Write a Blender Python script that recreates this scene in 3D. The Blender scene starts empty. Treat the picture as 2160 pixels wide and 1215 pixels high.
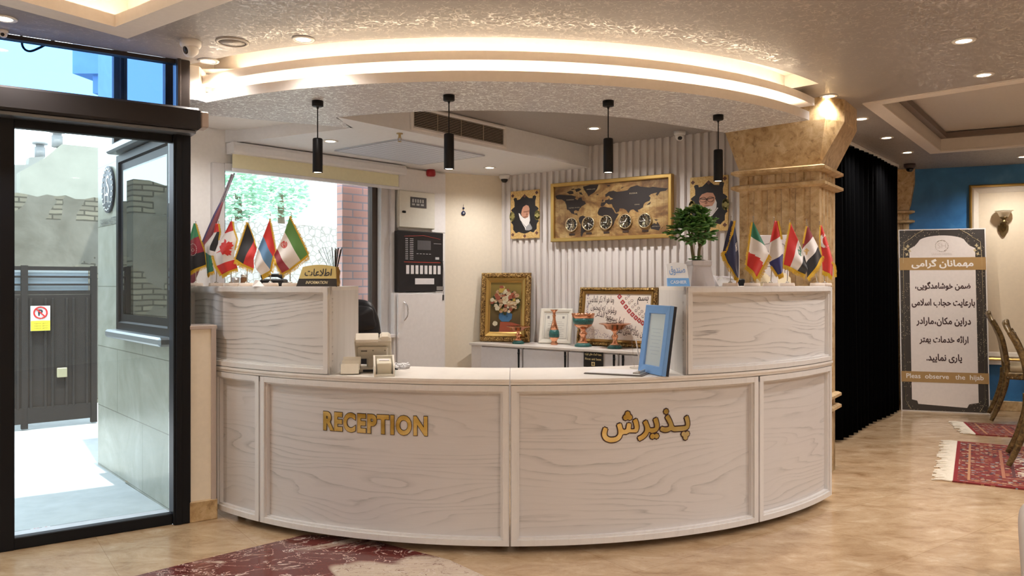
import bpy, bmesh, math, random
from mathutils import Vector, Matrix
from mathutils.geometry import tessellate_polygon
R = math.radians
scene = bpy.context.scene
COL = scene.collection

# ------------------------------------------------------------------ camera, sky, sun, exposure
FPX, HX, HY, EYE = 1650.0, 1080.0, 598.0, 1.28
cam_data = bpy.data.cameras.new('camera')
cam_data.sensor_fit = 'HORIZONTAL'
cam_data.sensor_width = 36.0
cam_data.lens = FPX / 2160.0 * 36.0
cam_data.shift_y = (HY - 607.5) / 2160.0
cam_data.clip_start = 0.05
cam_data.clip_end = 200
camera = bpy.data.objects.new('camera', cam_data)
camera.location = (0, 0, EYE)
camera.rotation_euler = (R(90), 0, 0)
COL.objects.link(camera)
scene.camera = camera

world = bpy.data.worlds.new('sky')
scene.world = world
world.use_nodes = True
bg = world.node_tree.nodes['Background']
bg.inputs['Color'].default_value = (0.76, 0.88, 1.0, 1)
bg.inputs['Strength'].default_value = 4.0

sun_data = bpy.data.lights.new('sun', 'SUN')
sun_data.energy = 5.0
sun_data.angle = R(0.6)
sun_data.color = (1.0, 0.96, 0.88)
sun = bpy.data.objects.new('sun', sun_data)
sun_dir = Vector((-0.565 * math.cos(R(72)), 0.825 * math.cos(R(72)), -math.sin(R(72))))
sun.rotation_euler = sun_dir.to_track_quat('-Z', 'Y').to_euler()
COL.objects.link(sun)

vs = scene.view_settings
vs.view_transform = 'Standard'
vs.look = 'None'
vs.exposure = 0.12
vs.gamma = 1.0
vs.use_curve_mapping = False
DOWN_W = 46.0      # each recessed downlight
LED_S = 22.0        # cove strips

# ------------------------------------------------------------------ places
def at(px, py, Y):
    return Vector(((px - HX) * Y / FPX, Y, EYE + (HY - py) * Y / FPX))

def ground(px, py, z=0.0):
    Y = FPX * (EYE - z) / (py - HY)
    return Vector(((px - HX) * Y / FPX, Y, z))

class Wall:
    """a vertical plane through (x,y) running along (dx,dy); t is metres along it"""
    def __init__(s, x, y, dx, dy):
        l = math.hypot(dx, dy)
        s.o = Vector((x, y, 0)); s.u = Vector((dx / l, dy / l, 0)); s.n = Vector((-dy / l, dx / l, 0))
        s.ang = math.atan2(dy, dx)
    def p(s, t, d=0.0, z=0.0):           # d > 0: away from the room's viewer side
        return s.o + s.u * t + s.n * d + Vector((0, 0, z))
    def t(s, px):
        r = (px - HX) / FPX
        return (r * s.o.y - s.o.x) / (s.u.x - r * s.u.y)
    def z(s, px, py):
        return EYE + (HY - py) * s.p(s.t(px)).y / FPX

DOOR = Wall(-1.734, 4.207, 0.825, 0.565)
STONE = Wall(-1.91, 4.39, -0.66, 0.75)
WIN = Wall(-2.044, 5.575, 0.681, 0.732)
YEL = Wall(-0.604, 7.12, 0.515, 0.237)
SLAT = Wall(-0.089, 7.357, 0.817, -0.577)
BLUE = Wall(4.245, 8.18, 0.92, -0.39)
CEIL, SLAB = 2.475, 2.287
CC = Vector((-0.01, 6.12, 0)); CR = 2.42           # counter circle
SC = Vector((-0.20, 6.573, 0)); SR = 2.68          # soffit circle
CT, UT = 0.827, 1.265                              # worktop and riser heights

# ------------------------------------------------------------------ materials
class NT:
    def __init__(s, name, rough=0.5, metal=0.0, col=(0.8, 0.8, 0.8)):
        s.m = bpy.data.materials.new(name); s.m.use_nodes = True
        s.t = s.m.node_tree; s.b = s.t.nodes['Principled BSDF']; s.out = s.t.nodes['Material Output']
        s.b.inputs['Roughness'].default_value = rough
        s.b.inputs['Metallic'].default_value = metal
        s.b.inputs['Base Color'].default_value = (*col, 1)
    def n(s, typ, out=0, props=None, **inp):
        nd = s.t.nodes.new('ShaderNode' + typ)
        for k, v in (props or {}).items(): setattr(nd, k, v)
        for k, v in inp.items():
            key = int(k[1:]) if k[0] == 'i' and k[1:].isdigit() else k.replace('_', ' ')
            sk = nd.inputs[key]
            if hasattr(v, 'is_output'): s.t.links.new(v, sk)
            elif isinstance(v, (tuple, list)) and len(v) == 3 and sk.type == 'RGBA': sk.default_value = (*v, 1)
            else: sk.default_value = v
        return nd.outputs[out]
    def set(s, key, v):
        if hasattr(v, 'is_output'): s.t.links.new(v, s.b.inputs[key])
        elif isinstance(v, tuple) and len(v) == 3 and key != 'Normal': s.b.inputs[key].default_value = (*v, 1)
        else: s.b.inputs[key].default_value = v
        return s
    def coord(s, which='Object', scale=(1, 1, 1), rot=(0, 0, 0), loc=(0, 0, 0)):
        c = s.n('TexCoord', which)
        return s.n('Mapping', 0, Vector=c, Scale=scale, Rotation=rot, Location=loc)
    def noise(s, vec, scale=5, detail=2, rough=0.5, dist=0.0, out='Fac'):
        return s.n('TexNoise', out, Vector=vec, Scale=scale, Detail=detail, Roughness=rough, Distortion=dist)
    def math(s, op, a, b=0.0, clamp=False):
        return s.n('Math', 0, {'operation': op, 'use_clamp': clamp}, i0=a, i1=b)
    def ramp(s, fac, *stops, mode='LINEAR'):
        nd = s.t.nodes.new('ShaderNodeValToRGB'); cr = nd.color_ramp; cr.interpolation = mode
        while len(cr.elements) < len(stops): cr.elements.new(0.5)
        for e, (p, c) in zip(cr.elements, stops):
            e.position = p; e.color = (*c, 1) if len(c) == 3 else c
        s.t.links.new(fac, nd.inputs[0]); return nd.outputs[0]
    def mix(s, fac, a, b, mode='MIX'):
        nd = s.t.nodes.new('ShaderNodeMix'); nd.data_type = 'RGBA'; nd.blend_type = mode
        for k, v in ((0, fac), (6, a), (7, b)):
            if hasattr(v, 'is_output'): s.t.links.new(v, nd.inputs[k])
            elif k == 0: nd.inputs[0].default_value = v
            else: nd.inputs[k].default_value = (*v, 1)
        return nd.outputs[2]
    def bump(s, h, strength=0.3, dist=0.01):
        s.set('Normal', s.n('Bump', 0, Height=h, Strength=strength, Distance=dist)); return s

_mc = {}
def M(name, col=(0.8, 0.8, 0.8), rough=0.5, metal=0.0, emit=0.0, ecol=None, spec=None, coat=0.0, trans=0.0):
    """a plain material with a faint surface mottling"""
    if name in _mc: return _mc[name]
    k = NT(name, rough, metal, col)
    if emit:
        k.set('Emission Color', tuple(ecol or col)).set('Emission Strength', emit)
    else:
        v = k.noise(k.coord('Object'), 35, 3)
        k.set('Base Color', k.mix(v, tuple(c * 0.94 for c in col), tuple(min(1, c * 1.06) for c in col)))
    if spec is not None: k.set('Specular IOR Level', spec)
    if coat: k.set('Coat Weight', coat)
    if trans: k.set('Transmission Weight', trans)
    _mc[name] = k.m
    return k.m

def glass_mat(name, tint=(1, 1, 1), refl=0.08):
    k = NT(name)
    tr = k.n('BsdfTransparent', 0, Color=tint)
    gl = k.n('BsdfGlossy', 0, Color=(1, 1, 1), Roughness=0.0)
    f = k.n('Fresnel', 0, IOR=1.45)
    f = k.math('ADD', k.math('MULTIPLY', f, 0.45), refl * 0.05, True)
    mx = k.n('MixShader', 0, i0=f, i1=tr, i2=gl)
    k.t.links.new(mx, k.out.inputs['Surface'])
    return k.m

def wood_mat(name, base, dark, coord='UV', seed=0.0, stretch=(0.42, 2.4, 1), lines=13.0, amount=0.9, freq=17.0):
    """whitewashed oak: grain lines as contours of a stretched noise riding on a straight ramp"""
    k = NT(name, 0.42)
    raw = k.coord(coord)
    sx = k.n('SeparateXYZ', 0, Vector=raw); nd = k.t.nodes[-1]
    across = nd.outputs[1] if coord == 'UV' else nd.outputs[0]
    v = k.n('Mapping', 0, Vector=raw, Scale=stretch, Location=(seed * 3.1, seed * 1.7, seed))
    f = k.noise(v, 1.25, 2.5, 0.5, 0.5)
    wob = k.noise(k.n('Mapping', 0, Vector=raw, Scale=tuple(x * 6 for x in stretch), Location=(seed, 2, 1)), 2.0, 3, 0.6)
    ph = k.math('ADD', k.math('MULTIPLY', across, freq), k.math('ADD', k.math('MULTIPLY', f, lines), k.math('MULTIPLY', wob, 0.35)))
    fr = k.math('FRACT', ph)
    line = k.ramp(fr, (0.0, (0, 0, 0)), (0.55, (0, 0, 0)), (0.80, (0.45, 0.45, 0.45)), (0.90, (1, 1, 1)), (0.97, (0, 0, 0)))
    fade = k.ramp(k.noise(k.n('Mapping', 0, Vector=raw, Scale=(stretch[0] * 3, stretch[1] * 1.6, 1), Location=(seed * 2, 5, 3)), 1.6, 3, 0.6), (0.36, (0.12, 0.12, 0.12)), (0.62, (1, 1, 1)))
    fine = k.noise(k.n('Mapping', 0, Vector=raw, Scale=(stretch[0] * 9, stretch[1] * 32, stretch[2] * 9), Location=(seed, seed, 0)), 2.2, 3, 0.6)
    brk = k.ramp(fine, (0.34, (0.25, 0.25, 0.25)), (0.58, (1, 1, 1)))
    pores = k.math('MULTIPLY', k.math('MULTIPLY', line, fade), k.math('MULTIPLY', brk, amount), True)
    tone = k.mix(fine, tuple(c * 0.90 for c in base), base)
    k.set('Base Color', k.mix(pores, tone, dark))
    k.bump(pores, 0.12, 0.002)
    k.set('Coat Weight', 0.12)
    return k.m

WOOD = [wood_mat('whitewashed_oak_%s' % 'abcd'[i], (0.67, 0.635, 0.62), (0.33, 0.32, 0.31), seed=i * 1.37 + 0.4, freq=24, lines=17, amount=0.75) for i in range(4)]
WOOD_RISER = [wood_mat('whitewashed_oak_riser_%s' % 'ab'[i], (0.72, 0.69, 0.67), (0.18, 0.165, 0.16), seed=i * 2.3 + 7.7, freq=30, lines=15) for i in range(2)]
WOOD_TRIM = wood_mat('white_painted_trim', (0.76, 0.73, 0.71), (0.55, 0.50, 0.46), 'Object', 3.3, (2, 2, 2), 3, 0.3)
WOOD_TOP = wood_mat('pale_worktop', (0.84, 0.79, 0.74), (0.62, 0.56, 0.51), 'Object', 5.1, (0.5, 2.5, 1), 4, 0.35, 6)
WOOD_SIDE = wood_mat('whitewashed_oak_upright', (0.76, 0.73, 0.71), (0.50, 0.45, 0.42), 'Object', 9.4, (7, 7, 0.8), 3, 0.6)

def wallpaper(name, base, worm, rough, wrough, scale=38.0, thick=0.045, metal=0.0):
    k = NT(name, rough)
    v = k.coord('Object')
    f = k.noise(v, scale, 0.3, 0.4, 0.9)
    w = k.math('LESS_THAN', k.math('ABSOLUTE', k.math('SUBTRACT', f, 0.5)), thick)
    blot = k.noise(v, 2.2, 2)
    wv = k.math('MULTIPLY', w, k.math('MULTIPLY_ADD', blot, 0.6), True)
    k.set('Base Color', k.mix(w, base, worm))
    k.set('Roughness', k.math('SUBTRACT', rough, k.math('MULTIPLY', w, rough - wrough)))
    k.set('Metallic', k.math('MULTIPLY', w, metal))
    k.bump(w, 0.35, 0.004)
    return k.m
PAPER = wallpaper('ceiling_wallpaper', (0.31, 0.285, 0.27), (0.58, 0.54, 0.51), 0.5, 0.2, 30.0, 0.034)
PAPER_SLAB = wallpaper('soffit_wallpaper', (0.54, 0.53, 0.55), (0.86, 0.89, 0.90), 0.5, 0.3, 30.0, 0.05)
PLASTER = M('white_plaster', (0.82, 0.80, 0.78), 0.7)
PLASTER_WARM = M('fascia_plaster', (0.80, 0.74, 0.68), 0.6)
CREAM = M('cream_wall_paint', (0.86, 0.78, 0.64), 0.7)
WHITE = M('white_lacquer', (0.83, 0.81, 0.81), 0.35)
BLACKM = M('black_metal', (0.006, 0.006, 0.007), 0.45, spec=0.25)
FRAME = M('anodised_dark_frame', (0.006, 0.007, 0.010), 0.42, 0.0, spec=0.22)
GLASS = glass_mat('clear_glass', (0.93, 0.97, 0.96), 0.08)

def marble_floor():
    k = NT('beige_marble_tiles', 0.16)
    v = k.coord('Object', (1, 1, 1), (0, 0, R(-36)))
    nv = k.noise(k.coord('Object', (1, 1.8, 1), (0, 0, R(18))), 4.6, 8, 0.70, 0.5)
    n2 = k.noise(k.coord('Object', (2.2, 5.0, 1), (0, 0, R(12))), 17.0, 4, 0.7, 0.8)
    c = k.ramp(nv, (0.30, (0.32, 0.195, 0.10)), (0.45, (0.45, 0.305, 0.178)), (0.58, (0.53, 0.38, 0.235)), (0.74, (0.66, 0.53, 0.38)))
    c = k.mix(k.math('MULTIPLY', k.ramp(n2, (0.30, (1, 1, 1)), (0.43, (0, 0, 0))), 0.6), c, (0.36, 0.21, 0.10))
    br = k.t.nodes.new('ShaderNodeTexBrick')
    k.t.links.new(v, br.inputs['Vector'])
    br.offset = 0.0
    for kk, vv in (('Scale', 1.0), ('Mortar Size', 0.0018), ('Brick Width', 0.62), ('Row Height', 0.62), ('Bias', 0.0)): br.inputs[kk].default_value = vv
    br.inputs['Color1'].default_value = (0.93, 0.91, 0.89, 1); br.inputs['Color2'].default_value = (1.03, 1.03, 1.03, 1)
    br.inputs['Mortar'].default_value = (0.80, 0.75, 0.69, 1)
    k.set('Base Color', k.mix(1.0, c, br.outputs['Color'], 'MULTIPLY'))
    k.set('Roughness', k.math('MULTIPLY_ADD', n2, 0.12)); k.b.inputs['Roughness'].default_value = 0.16
    for l in list(k.b.inputs['Roughness'].links): k.t.links.remove(l)
    return k.m
FLOOR = marble_floor()

def red_marble():
    k = NT('burgundy_veined_marble', 0.15)
    v = k.coord('Object', (1, 1.5, 1), (0, 0, R(-25)))
    big = k.noise(v, 1.0, 3, 0.55, 1.0)
    c = k.ramp(big, (0.30, (0.10, 0.018, 0.016)), (0.52, (0.15, 0.03, 0.026)), (0.55, (0.58, 0.46, 0.36)), (0.70, (0.66, 0.55, 0.42)))
    w = k.noise(v, 3.1, 5, 0.6, 2.2)
    vein = k.math('LESS_THAN', k.math('ABSOLUTE', k.math('SUBTRACT', w, 0.5)), 0.007)
    w2 = k.noise(k.coord('Object', (1, 2.5, 1), (0, 0, R(-20)), (3, 1, 0)), 4.5, 4, 0.6, 2.0)
    vein2 = k.math('LESS_THAN', k.math('ABSOLUTE', k.math('SUBTRACT', w2, 0.52)), 0.005)
    c = k.mix(vein, c, (0.70, 0.60, 0.52))
    c = k.mix(vein2, c, (0.16, 0.05, 0.04))
    k.set('Base Color', c)
    return k.m

def travertine():
    k = NT('gold_travertine', 0.38)
    v = k.coord('Object')
    n1 = k.noise(v, 13, 7, 0.7, 0.5)
    n2 = k.noise(v, 26, 4, 0.6, 0.6)
    c = k.ramp(n1, (0.3, (0.34, 0.21, 0.085)), (0.5, (0.54, 0.375, 0.19)), (0.70, (0.70, 0.55, 0.33)))
    pit = k.ramp(n2, (0.33, (1, 1, 1)), (0.42, (0, 0, 0)))
    k.set('Base Color', k.mix(k.math('MULTIPLY', pit, 0.55), c, (0.20, 0.11, 0.04)))
    k.bump(n2, 0.2, 0.004)
    return k.m
TRAV = travertine()
GOLD = NT('gilded_frame', 0.35, 0.9, (0.62, 0.42, 0.14)).m
GOLDDULL = M('antique_gold', (0.36, 0.22, 0.07), 0.38, 0.75)

# ------------------------------------------------------------------ mesh builder
class MB:
    def __init__(s): s.v = []; s.f = []; s.mi = []; s.sm = []; s.uv = {}
    def add(s, vs, fs, mi=0, smooth=False, uvs=None, mx=None):
        o = len(s.v)
        s.v += [Vector(v) if mx is None else mx @ Vector(v) for v in vs]
        for f in fs:
            s.f.append(tuple(i + o for i in f)); s.mi.append(mi); s.sm.append(smooth)
        if uvs:
            for i, u in enumerate(uvs): s.uv[i + o] = u
        return s
    def box(s, c, size, bev=0.0, mi=0, rz=0.0, mx=None, seg=1):
        bm = bmesh.new(); bmesh.ops.create_cube(bm, size=1.0)
        for v in bm.verts: v.co = Vector((v.co.x * size[0], v.co.y * size[1], v.co.z * size[2]))
        if bev > 0: bmesh.ops.bevel(bm, geom=bm.edges[:], offset=bev, segments=seg, affect='EDGES', profile=0.5)
        m = Matrix.Translation(Vector(c)) @ Matrix.Rotation(rz, 4, 'Z')
        if mx is not None: m = mx @ m
        bm.verts.index_update()
        s.add([v.co.copy() for v in bm.verts], [tuple(v.index for v in f.verts) for f in bm.faces], mi, False, None, m)
        bm.free(); return s
    def prism(s, poly, z0, z1, mi=0, mx=None, smooth=False):
        n = len(poly)
        vs = [(p[0], p[1], z0) for p in poly] + [(p[0], p[1], z1) for p in poly]
        fs = [tuple(range(n - 1, -1, -1)), tuple(range(n, 2 * n))]
        fs += [(i, (i + 1) % n, n + (i + 1) % n, n + i) for i in range(n)]
        return s.add(vs, fs, mi, smooth, None, mx)
    def lathe(s, prof, n=24, mi=0, mx=None, smooth=True, sx=1.0, sy=1.0):
        vs = []; fs = []
        for r, z in prof:
            for k in range(n):
                a = 2 * math.pi * k / n
                vs.append((r * math.cos(a) * sx, r * math.sin(a) * sy, z))
        for j in range(len(prof) - 1):
            for k in range(n):
                a, b = j * n + k, j * n + (k + 1) % n
                fs.append((a, b, b + n, a + n))
        if prof[0][0] > 1e-6: fs.append(tuple(range(n - 1, -1, -1)))
        if prof[-1][0] > 1e-6: fs.append(tuple(range((len(prof) - 1) * n, len(prof) * n)))
        return s.add(vs, fs, mi, smooth, None, mx)
    def cyl(s, p0, p1, r, r1=None, n=16, mi=0, mx=None):
        return s.tube([p0, p1], [r, r if r1 is None else r1], n, mi, mx)
    def tube(s, pts, r, n=10, mi=0, mx=None, cap=True):
        pts = [Vector(p) for p in pts]; m = len(pts)
        rs = r if isinstance(r, (list, tuple)) else [r] * m
        vs = []; fs = []; up = None
        for i, p in enumerate(pts):
            d = (pts[min(i + 1, m - 1)] - pts[max(i - 1, 0)]).normalized()
            if up is None:
                up = Vector((0, 0, 1)) if abs(d.z) < 0.9 else Vector((1, 0, 0))
            a = d.cross(up)
            if a.length < 1e-5: a = d.cross(Vector((0.3, 1, 0.2)))
            a.normalize(); b = d.cross(a).normalized(); up = -b if False else up
            for k in range(n):
                t = 2 * math.pi * k / n
                vs.append(p + a * (math.cos(t) * rs[i]) + b * (math.sin(t) * rs[i]))
        for i in range(m - 1):
            for k in range(n):
                fs.append((i * n + k, i * n + (k + 1) % n, (i + 1) * n + (k + 1) % n, (i + 1) * n + k))
        s.add(vs, fs, mi, True, None, mx)
        if cap: s.add(vs[:n], [tuple(range(n))], mi, False, None, mx); s.add(vs[-n:], [tuple(range(n - 1, -1, -1))], mi, False, None, mx)
        return s
    def ball(s, c, r, n=14, m=8, mi=0, mx=None):
        c = Vector(c); rr = r if isinstance(r, (tuple, list)) else (r, r, r)
        vs = []; fs = []
        for j in range(m + 1):
            ph = math.pi * j / m
            for k in range(n):
                t = 2 * math.pi * k / n
                vs.append(c + Vector((rr[0] * math.sin(ph) * math.cos(t), rr[1] * math.sin(ph) * math.sin(t), -rr[2] * math.cos(ph))))
        for j in range(m):
            for k in range(n):
                a, b = j * n + k, j * n + (k + 1) % n
                fs.append((a, b, b + n, a + n))
        return s.add(vs, fs, mi, True, None, mx)
    def frame(s, w, h, prof, mi=0, mx=None, smooth=False):
        """mitred picture frame in the XZ plane, centred; prof = [(inset from outer edge, depth towards viewer)]"""
        vs = []; fs = []; n = len(prof)
        for cx, cz in ((-1, -1), (1, -1), (1, 1), (-1, 1)):
            for d, y in prof: vs.append((cx * (w / 2 - d), -y, cz * (h / 2 - d)))
        for c in range(4):
            e = (c + 1) % 4
            for j in range(n - 1): fs.append((c * n + j, e * n + j, e * n + j + 1, c * n + j + 1))
        return s.add(vs, fs, mi, smooth, None, mx)
    def arc(s, c, a0, a1, r0, r1, z0, z1, n=24, mi=0, uv=True):
        """a solid arc; angles in degrees from -Y towards +X, r1 the outer radius facing the viewer"""
        vs = []; uvs = []; fs = []
        for i in range(n + 1):
            a = R(a0 + (a1 - a0) * i / n)
            for r, z in ((r1, z0), (r1, z1), (r0, z1), (r0, z0)):
                vs.append((c.x + r * math.sin(a), c.y - r * math.cos(a), z)); uvs.append((a * r1, z))
        for i in range(n):
            for k in range(4):
                fs.append((i * 4 + k, (i + 1) * 4 + k, (i + 1) * 4 + (k + 1) % 4, i * 4 + (k + 1) % 4))
        fs += [(0, 1, 2, 3), (n * 4 + 3, n * 4 + 2, n * 4 + 1, n * 4)]
        return s.add(vs, fs, mi, False, uvs if uv else None)
    def quad(s, a, b, c, d, mi=0): return s.add([a, b, c, d], [(0, 1, 2, 3)], mi)
    def build(s, name, mats, parent=None, loc=None, rz=None, recalc=True):
        me = bpy.data.meshes.new(name)
        me.from_pydata([tuple(v) for v in s.v], [], s.f)
        mats = mats if isinstance(mats, (list, tuple)) else [mats]
        for m in mats: me.materials.append(m)
        me.polygons.foreach_set('material_index', s.mi)
        me.polygons.foreach_set('use_smooth', s.sm)
        if s.uv:
            l = me.uv_layers.new(name='UVMap')
            for lp in me.loops: l.data[lp.index].uv = s.uv.get(lp.vertex_index, (0, 0))
        if recalc:
            bm = bmesh.new(); bm.from_mesh(me); bmesh.ops.recalc_face_normals(bm, faces=bm.faces[:]); bm.to_mesh(me); bm.free()
        me.update()
        o = bpy.data.objects.new(name, me); COL.objects.link(o)
        if parent is not None: o.parent = parent
        if loc is not None: o.location = loc
        if rz is not None: o.rotation_euler = (0, 0, rz)
        return o

def tag(o, label, cat, group=None, kind=None):
    o['label'] = label; o['category'] = cat
    if group: o['group'] = group
    if kind: o['kind'] = kind
    return o
def thing(name, label, cat, loc=(0, 0, 0), rz=0.0, group=None, rot=None):
    o = bpy.data.objects.new(name, None); COL.objects.link(o)
    o.empty_display_size = 0.05
    o.location = loc; o.rotation_euler = rot if rot else (0, 0, rz)
    return tag(o, label, cat, group)
def struct(o, label=None, cat=None):
    o['kind'] = 'structure'
    if label: o['label'] = label
    if cat: o['category'] = cat
    return o
def copy_tree(o, parent=None):
    c = o.copy(); COL.objects.link(c)
    if parent is not None: c.parent = parent
    for ch in list(o.children): copy_tree(ch, c)
    return c
def rotm(rx=0, ry=0, rz=0, loc=(0, 0, 0)):
    return Matrix.Translation(Vector(loc)) @ Matrix.Rotation(rz, 4, 'Z') @ Matrix.Rotation(ry, 4, 'Y') @ Matrix.Rotation(rx, 4, 'X')
def smooth_pts(pts, n=6, closed=False):
    """Catmull-Rom through points"""
    P = [Vector(p) for p in pts]; m = len(P); out = []
    for i in range(m if closed else m - 1):
        if closed: a, b, c, d = P[(i - 1) % m], P[i], P[(i + 1) % m], P[(i + 2) % m]
        else: a, b, c, d = P[max(i - 1, 0)], P[i], P[i + 1], P[min(i + 2, m - 1)]
        for k in range(n):
            t = k / n
            out.append(0.5 * ((2 * b) + (c - a) * t + (2 * a - 5 * b + 4 * c - d) * t * t + (3 * b - a - 3 * c + d) * t ** 3))
    if not closed: out.append(P[-1])
    return out

# ------------------------------------------------------------------ lettering
_FA = {'ا': 'FE8D FE8E', 'آ': 'FE81 FE82', 'ب': 'FE8F FE90 FE91 FE92', 'پ': 'FB56 FB57 FB58 FB59', 'ت': 'FE95 FE96 FE97 FE98',
       'ج': 'FE9D FE9E FE9F FEA0', 'ح': 'FEA1 FEA2 FEA3 FEA4', 'خ': 'FEA5 FEA6 FEA7 FEA8', 'د': 'FEA9 FEAA', 'ذ': 'FEAB FEAC',
       'ر': 'FEAD FEAE', 'ز': 'FEAF FEB0', 'س': 'FEB1 FEB2 FEB3 FEB4', 'ش': 'FEB5 FEB6 FEB7 FEB8', 'ص': 'FEB9 FEBA FEBB FEBC',
       'ض': 'FEBD FEBE FEBF FEC0', 'ط': 'FEC1 FEC2 FEC3 FEC4', 'ع': 'FEC9 FECA FECB FECC', 'ف': 'FED1 FED2 FED3 FED4',
       'ق': 'FED5 FED6 FED7 FED8', 'ک': 'FB8E FB8F FB90 FB91', 'گ': 'FB92 FB93 FB94 FB95', 'ل': 'FEDD FEDE FEDF FEE0',
       'م': 'FEE1 FEE2 FEE3 FEE4', 'ن': 'FEE5 FEE6 FEE7 FEE8', 'و': 'FEED FEEE', 'ه': 'FEE9 FEEA FEEB FEEC',
       'ی': 'FBFC FBFD FBFE FBFF', 'ئ': 'FE89 FE8A FE8B FE8C', 'لا': 'FEFB FEFC', 'ـ': '0640 0640 0640 0640'}
def fa(text):
    words = []
    for w in text.split(' '):
        g = []; i = 0
        while i < len(w):
            if w[i:i + 2] == 'لا': g.append('لا'); i += 2
            else: g.append(w[i]); i += 1
        out = []
        joined = False
        for j, ch in enumerate(g):
            if ch not in _FA: out.append(ch); joined = False; continue
            fm = [chr(int(x, 16)) for x in _FA[ch].split()]
            nxt = j + 1 < len(g) and g[j + 1] in _FA
            if len(fm) == 2: out.append(fm[1] if joined else fm[0]); joined = False
            else:
                out.append(fm[3 if joined and nxt else 1 if joined else 2 if nxt else 0]); joined = nxt
        words.append(''.join(reversed(out)))
    return ' '.join(reversed(words))

def text2d(body, bold=0.0, res=3, shear=0.0, spacing=1.0):
    if any(ord(ch) > 0x600 for ch in body):        # joined script: embolden by striking the outline several times
        vs, fs = _text2d(body, 0.0, 2, shear, spacing); b = max(0.0, bold) * 1.3
        if b == 0: return vs, fs
        V, F = [], []
        for dx, dy in [(0, 0)] + [(b * math.cos(i * math.pi / 4), b * math.sin(i * math.pi / 4)) for i in range(8)]:
            o = len(V); V += [(x + dx, y + dy, len(V) / len(vs) * 3e-5) for x, y, _ in vs]; F += [tuple(i + o for i in f) for f in fs]
        return V, F
    return _text2d(body, bold, res, shear, spacing)
def _text2d(body, bold, res, shear, spacing):
    c = bpy.data.curves.new('lettering', 'FONT'); c.body = body; c.offset = bold; c.resolution_u = res; c.shear = shear
    c.space_character = spacing
    o = bpy.data.objects.new('lettering', c); COL.objects.link(o)
    bpy.context.view_layer.update()
    m = o.evaluated_get(bpy.context.evaluated_depsgraph_get()).to_mesh()
    vs = [(v.co.x, v.co.y, 0.0) for v in m.vertices]; fs = [tuple(p.vertices) for p in m.polygons]
    bpy.data.objects.remove(o); bpy.data.curves.remove(c)
    return vs, fs
def fit(t2, w=None, h=None):
    """centre 2-D lettering and scale it to a width and/or height"""
    vs, fs = t2
    x0, x1 = min(v[0] for v in vs), max(v[0] for v in vs); y0, y1 = min(v[1] for v in vs), max(v[1] for v in vs)
    sx = w / (x1 - x0) if w else None; sy = h / (y1 - y0) if h else None
    sx = sx or sy; sy = sy or sx
    return [((x - (x0 + x1) / 2) * sx, (y - (y0 + y1) / 2) * sy, d) for x, y, d in vs], fs
def letters(mb, t2, x=0.0, z=0.0, y=0.0, mi=0, mx=None):
    """lettering laid in the XZ plane facing -Y"""
    vs, fs = t2
    return mb.add([(a + x, y - d, b + z) for a, b, d in vs], fs, mi, False, None, mx)
# ------------------------------------------------------------------ the setting: floor, walls, ceilings
def poly_obj(name, loops, z, mat, flip=False, extra=None):
    """a horizontal sheet with holes"""
    mb = MB()
    P = [[Vector((p[0], p[1], z)) for p in l] for l in loops]
    tris = tessellate_polygon(P)
    flat = [v for l in P for v in l]
    mb.add(flat, [tuple(t) for t in tris])
    if extra: extra(mb)
    return struct(mb.build(name, mat, recalc=False))

ROOM = [DOOR.p(-7), DOOR.p(0.0), (-1.80, 4.36), (-2.51, 5.07), WIN.p(2.115), YEL.p(0.567), SLAT.p(2.45), (2.2, 6.1), (2.2, 8.6), (3.4, 8.75),
        BLUE.p(-0.7), BLUE.p(3.9), (7.9, -3.5), (-7.5, -3.5)]
ROOM = [(p[0], p[1]) for p in ROOM]
poly_obj('floor', [ROOM], 0.0, FLOOR)

# medallion of dark red marble let into the floor
med = [(-1.65, 3.42), (-1.46, 3.604), (-1.05, 3.985), (-0.75, 3.93), (-0.29, 3.62), (-0.12, 3.42), (-0.05, 3.05), (-0.4, 2.5), (-1.0, 2.3), (-1.7, 2.6), (-1.95, 3.1)]
struct(MB().prism(med, -0.02, 0.0016).build('floor_inlay', red_marble()))

def wall_box(name, W, t0, t1, z0, z1, mat, th=0.12, d0=0.0):
    return struct(MB().box(((t0 + t1) / 2, d0 + th / 2, (z0 + z1) / 2), (t1 - t0, th, z1 - z0)).build(name, mat, None, W.o, W.ang))

# window wall with its opening
W0, W1, WZ0, WZ1 = -0.02, 1.36, 0.86, 2.10
wall_box('wall_rear', WIN, -0.66, W0, 0, CEIL, PLASTER, 0.14)
wall_box('wall_rear.001', WIN, W1, 2.13, 0, CEIL, PLASTER, 0.14)
wall_box('wall_rear.002', WIN, W0, W1, 0, WZ0, PLASTER, 0.14)
wall_box('wall_rear.003', WIN, W0, W1, WZ1, CEIL, PLASTER, 0.14)
wall_box('wall_yellow', YEL, -0.02, 0.60, 0, CEIL, CREAM)
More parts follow.
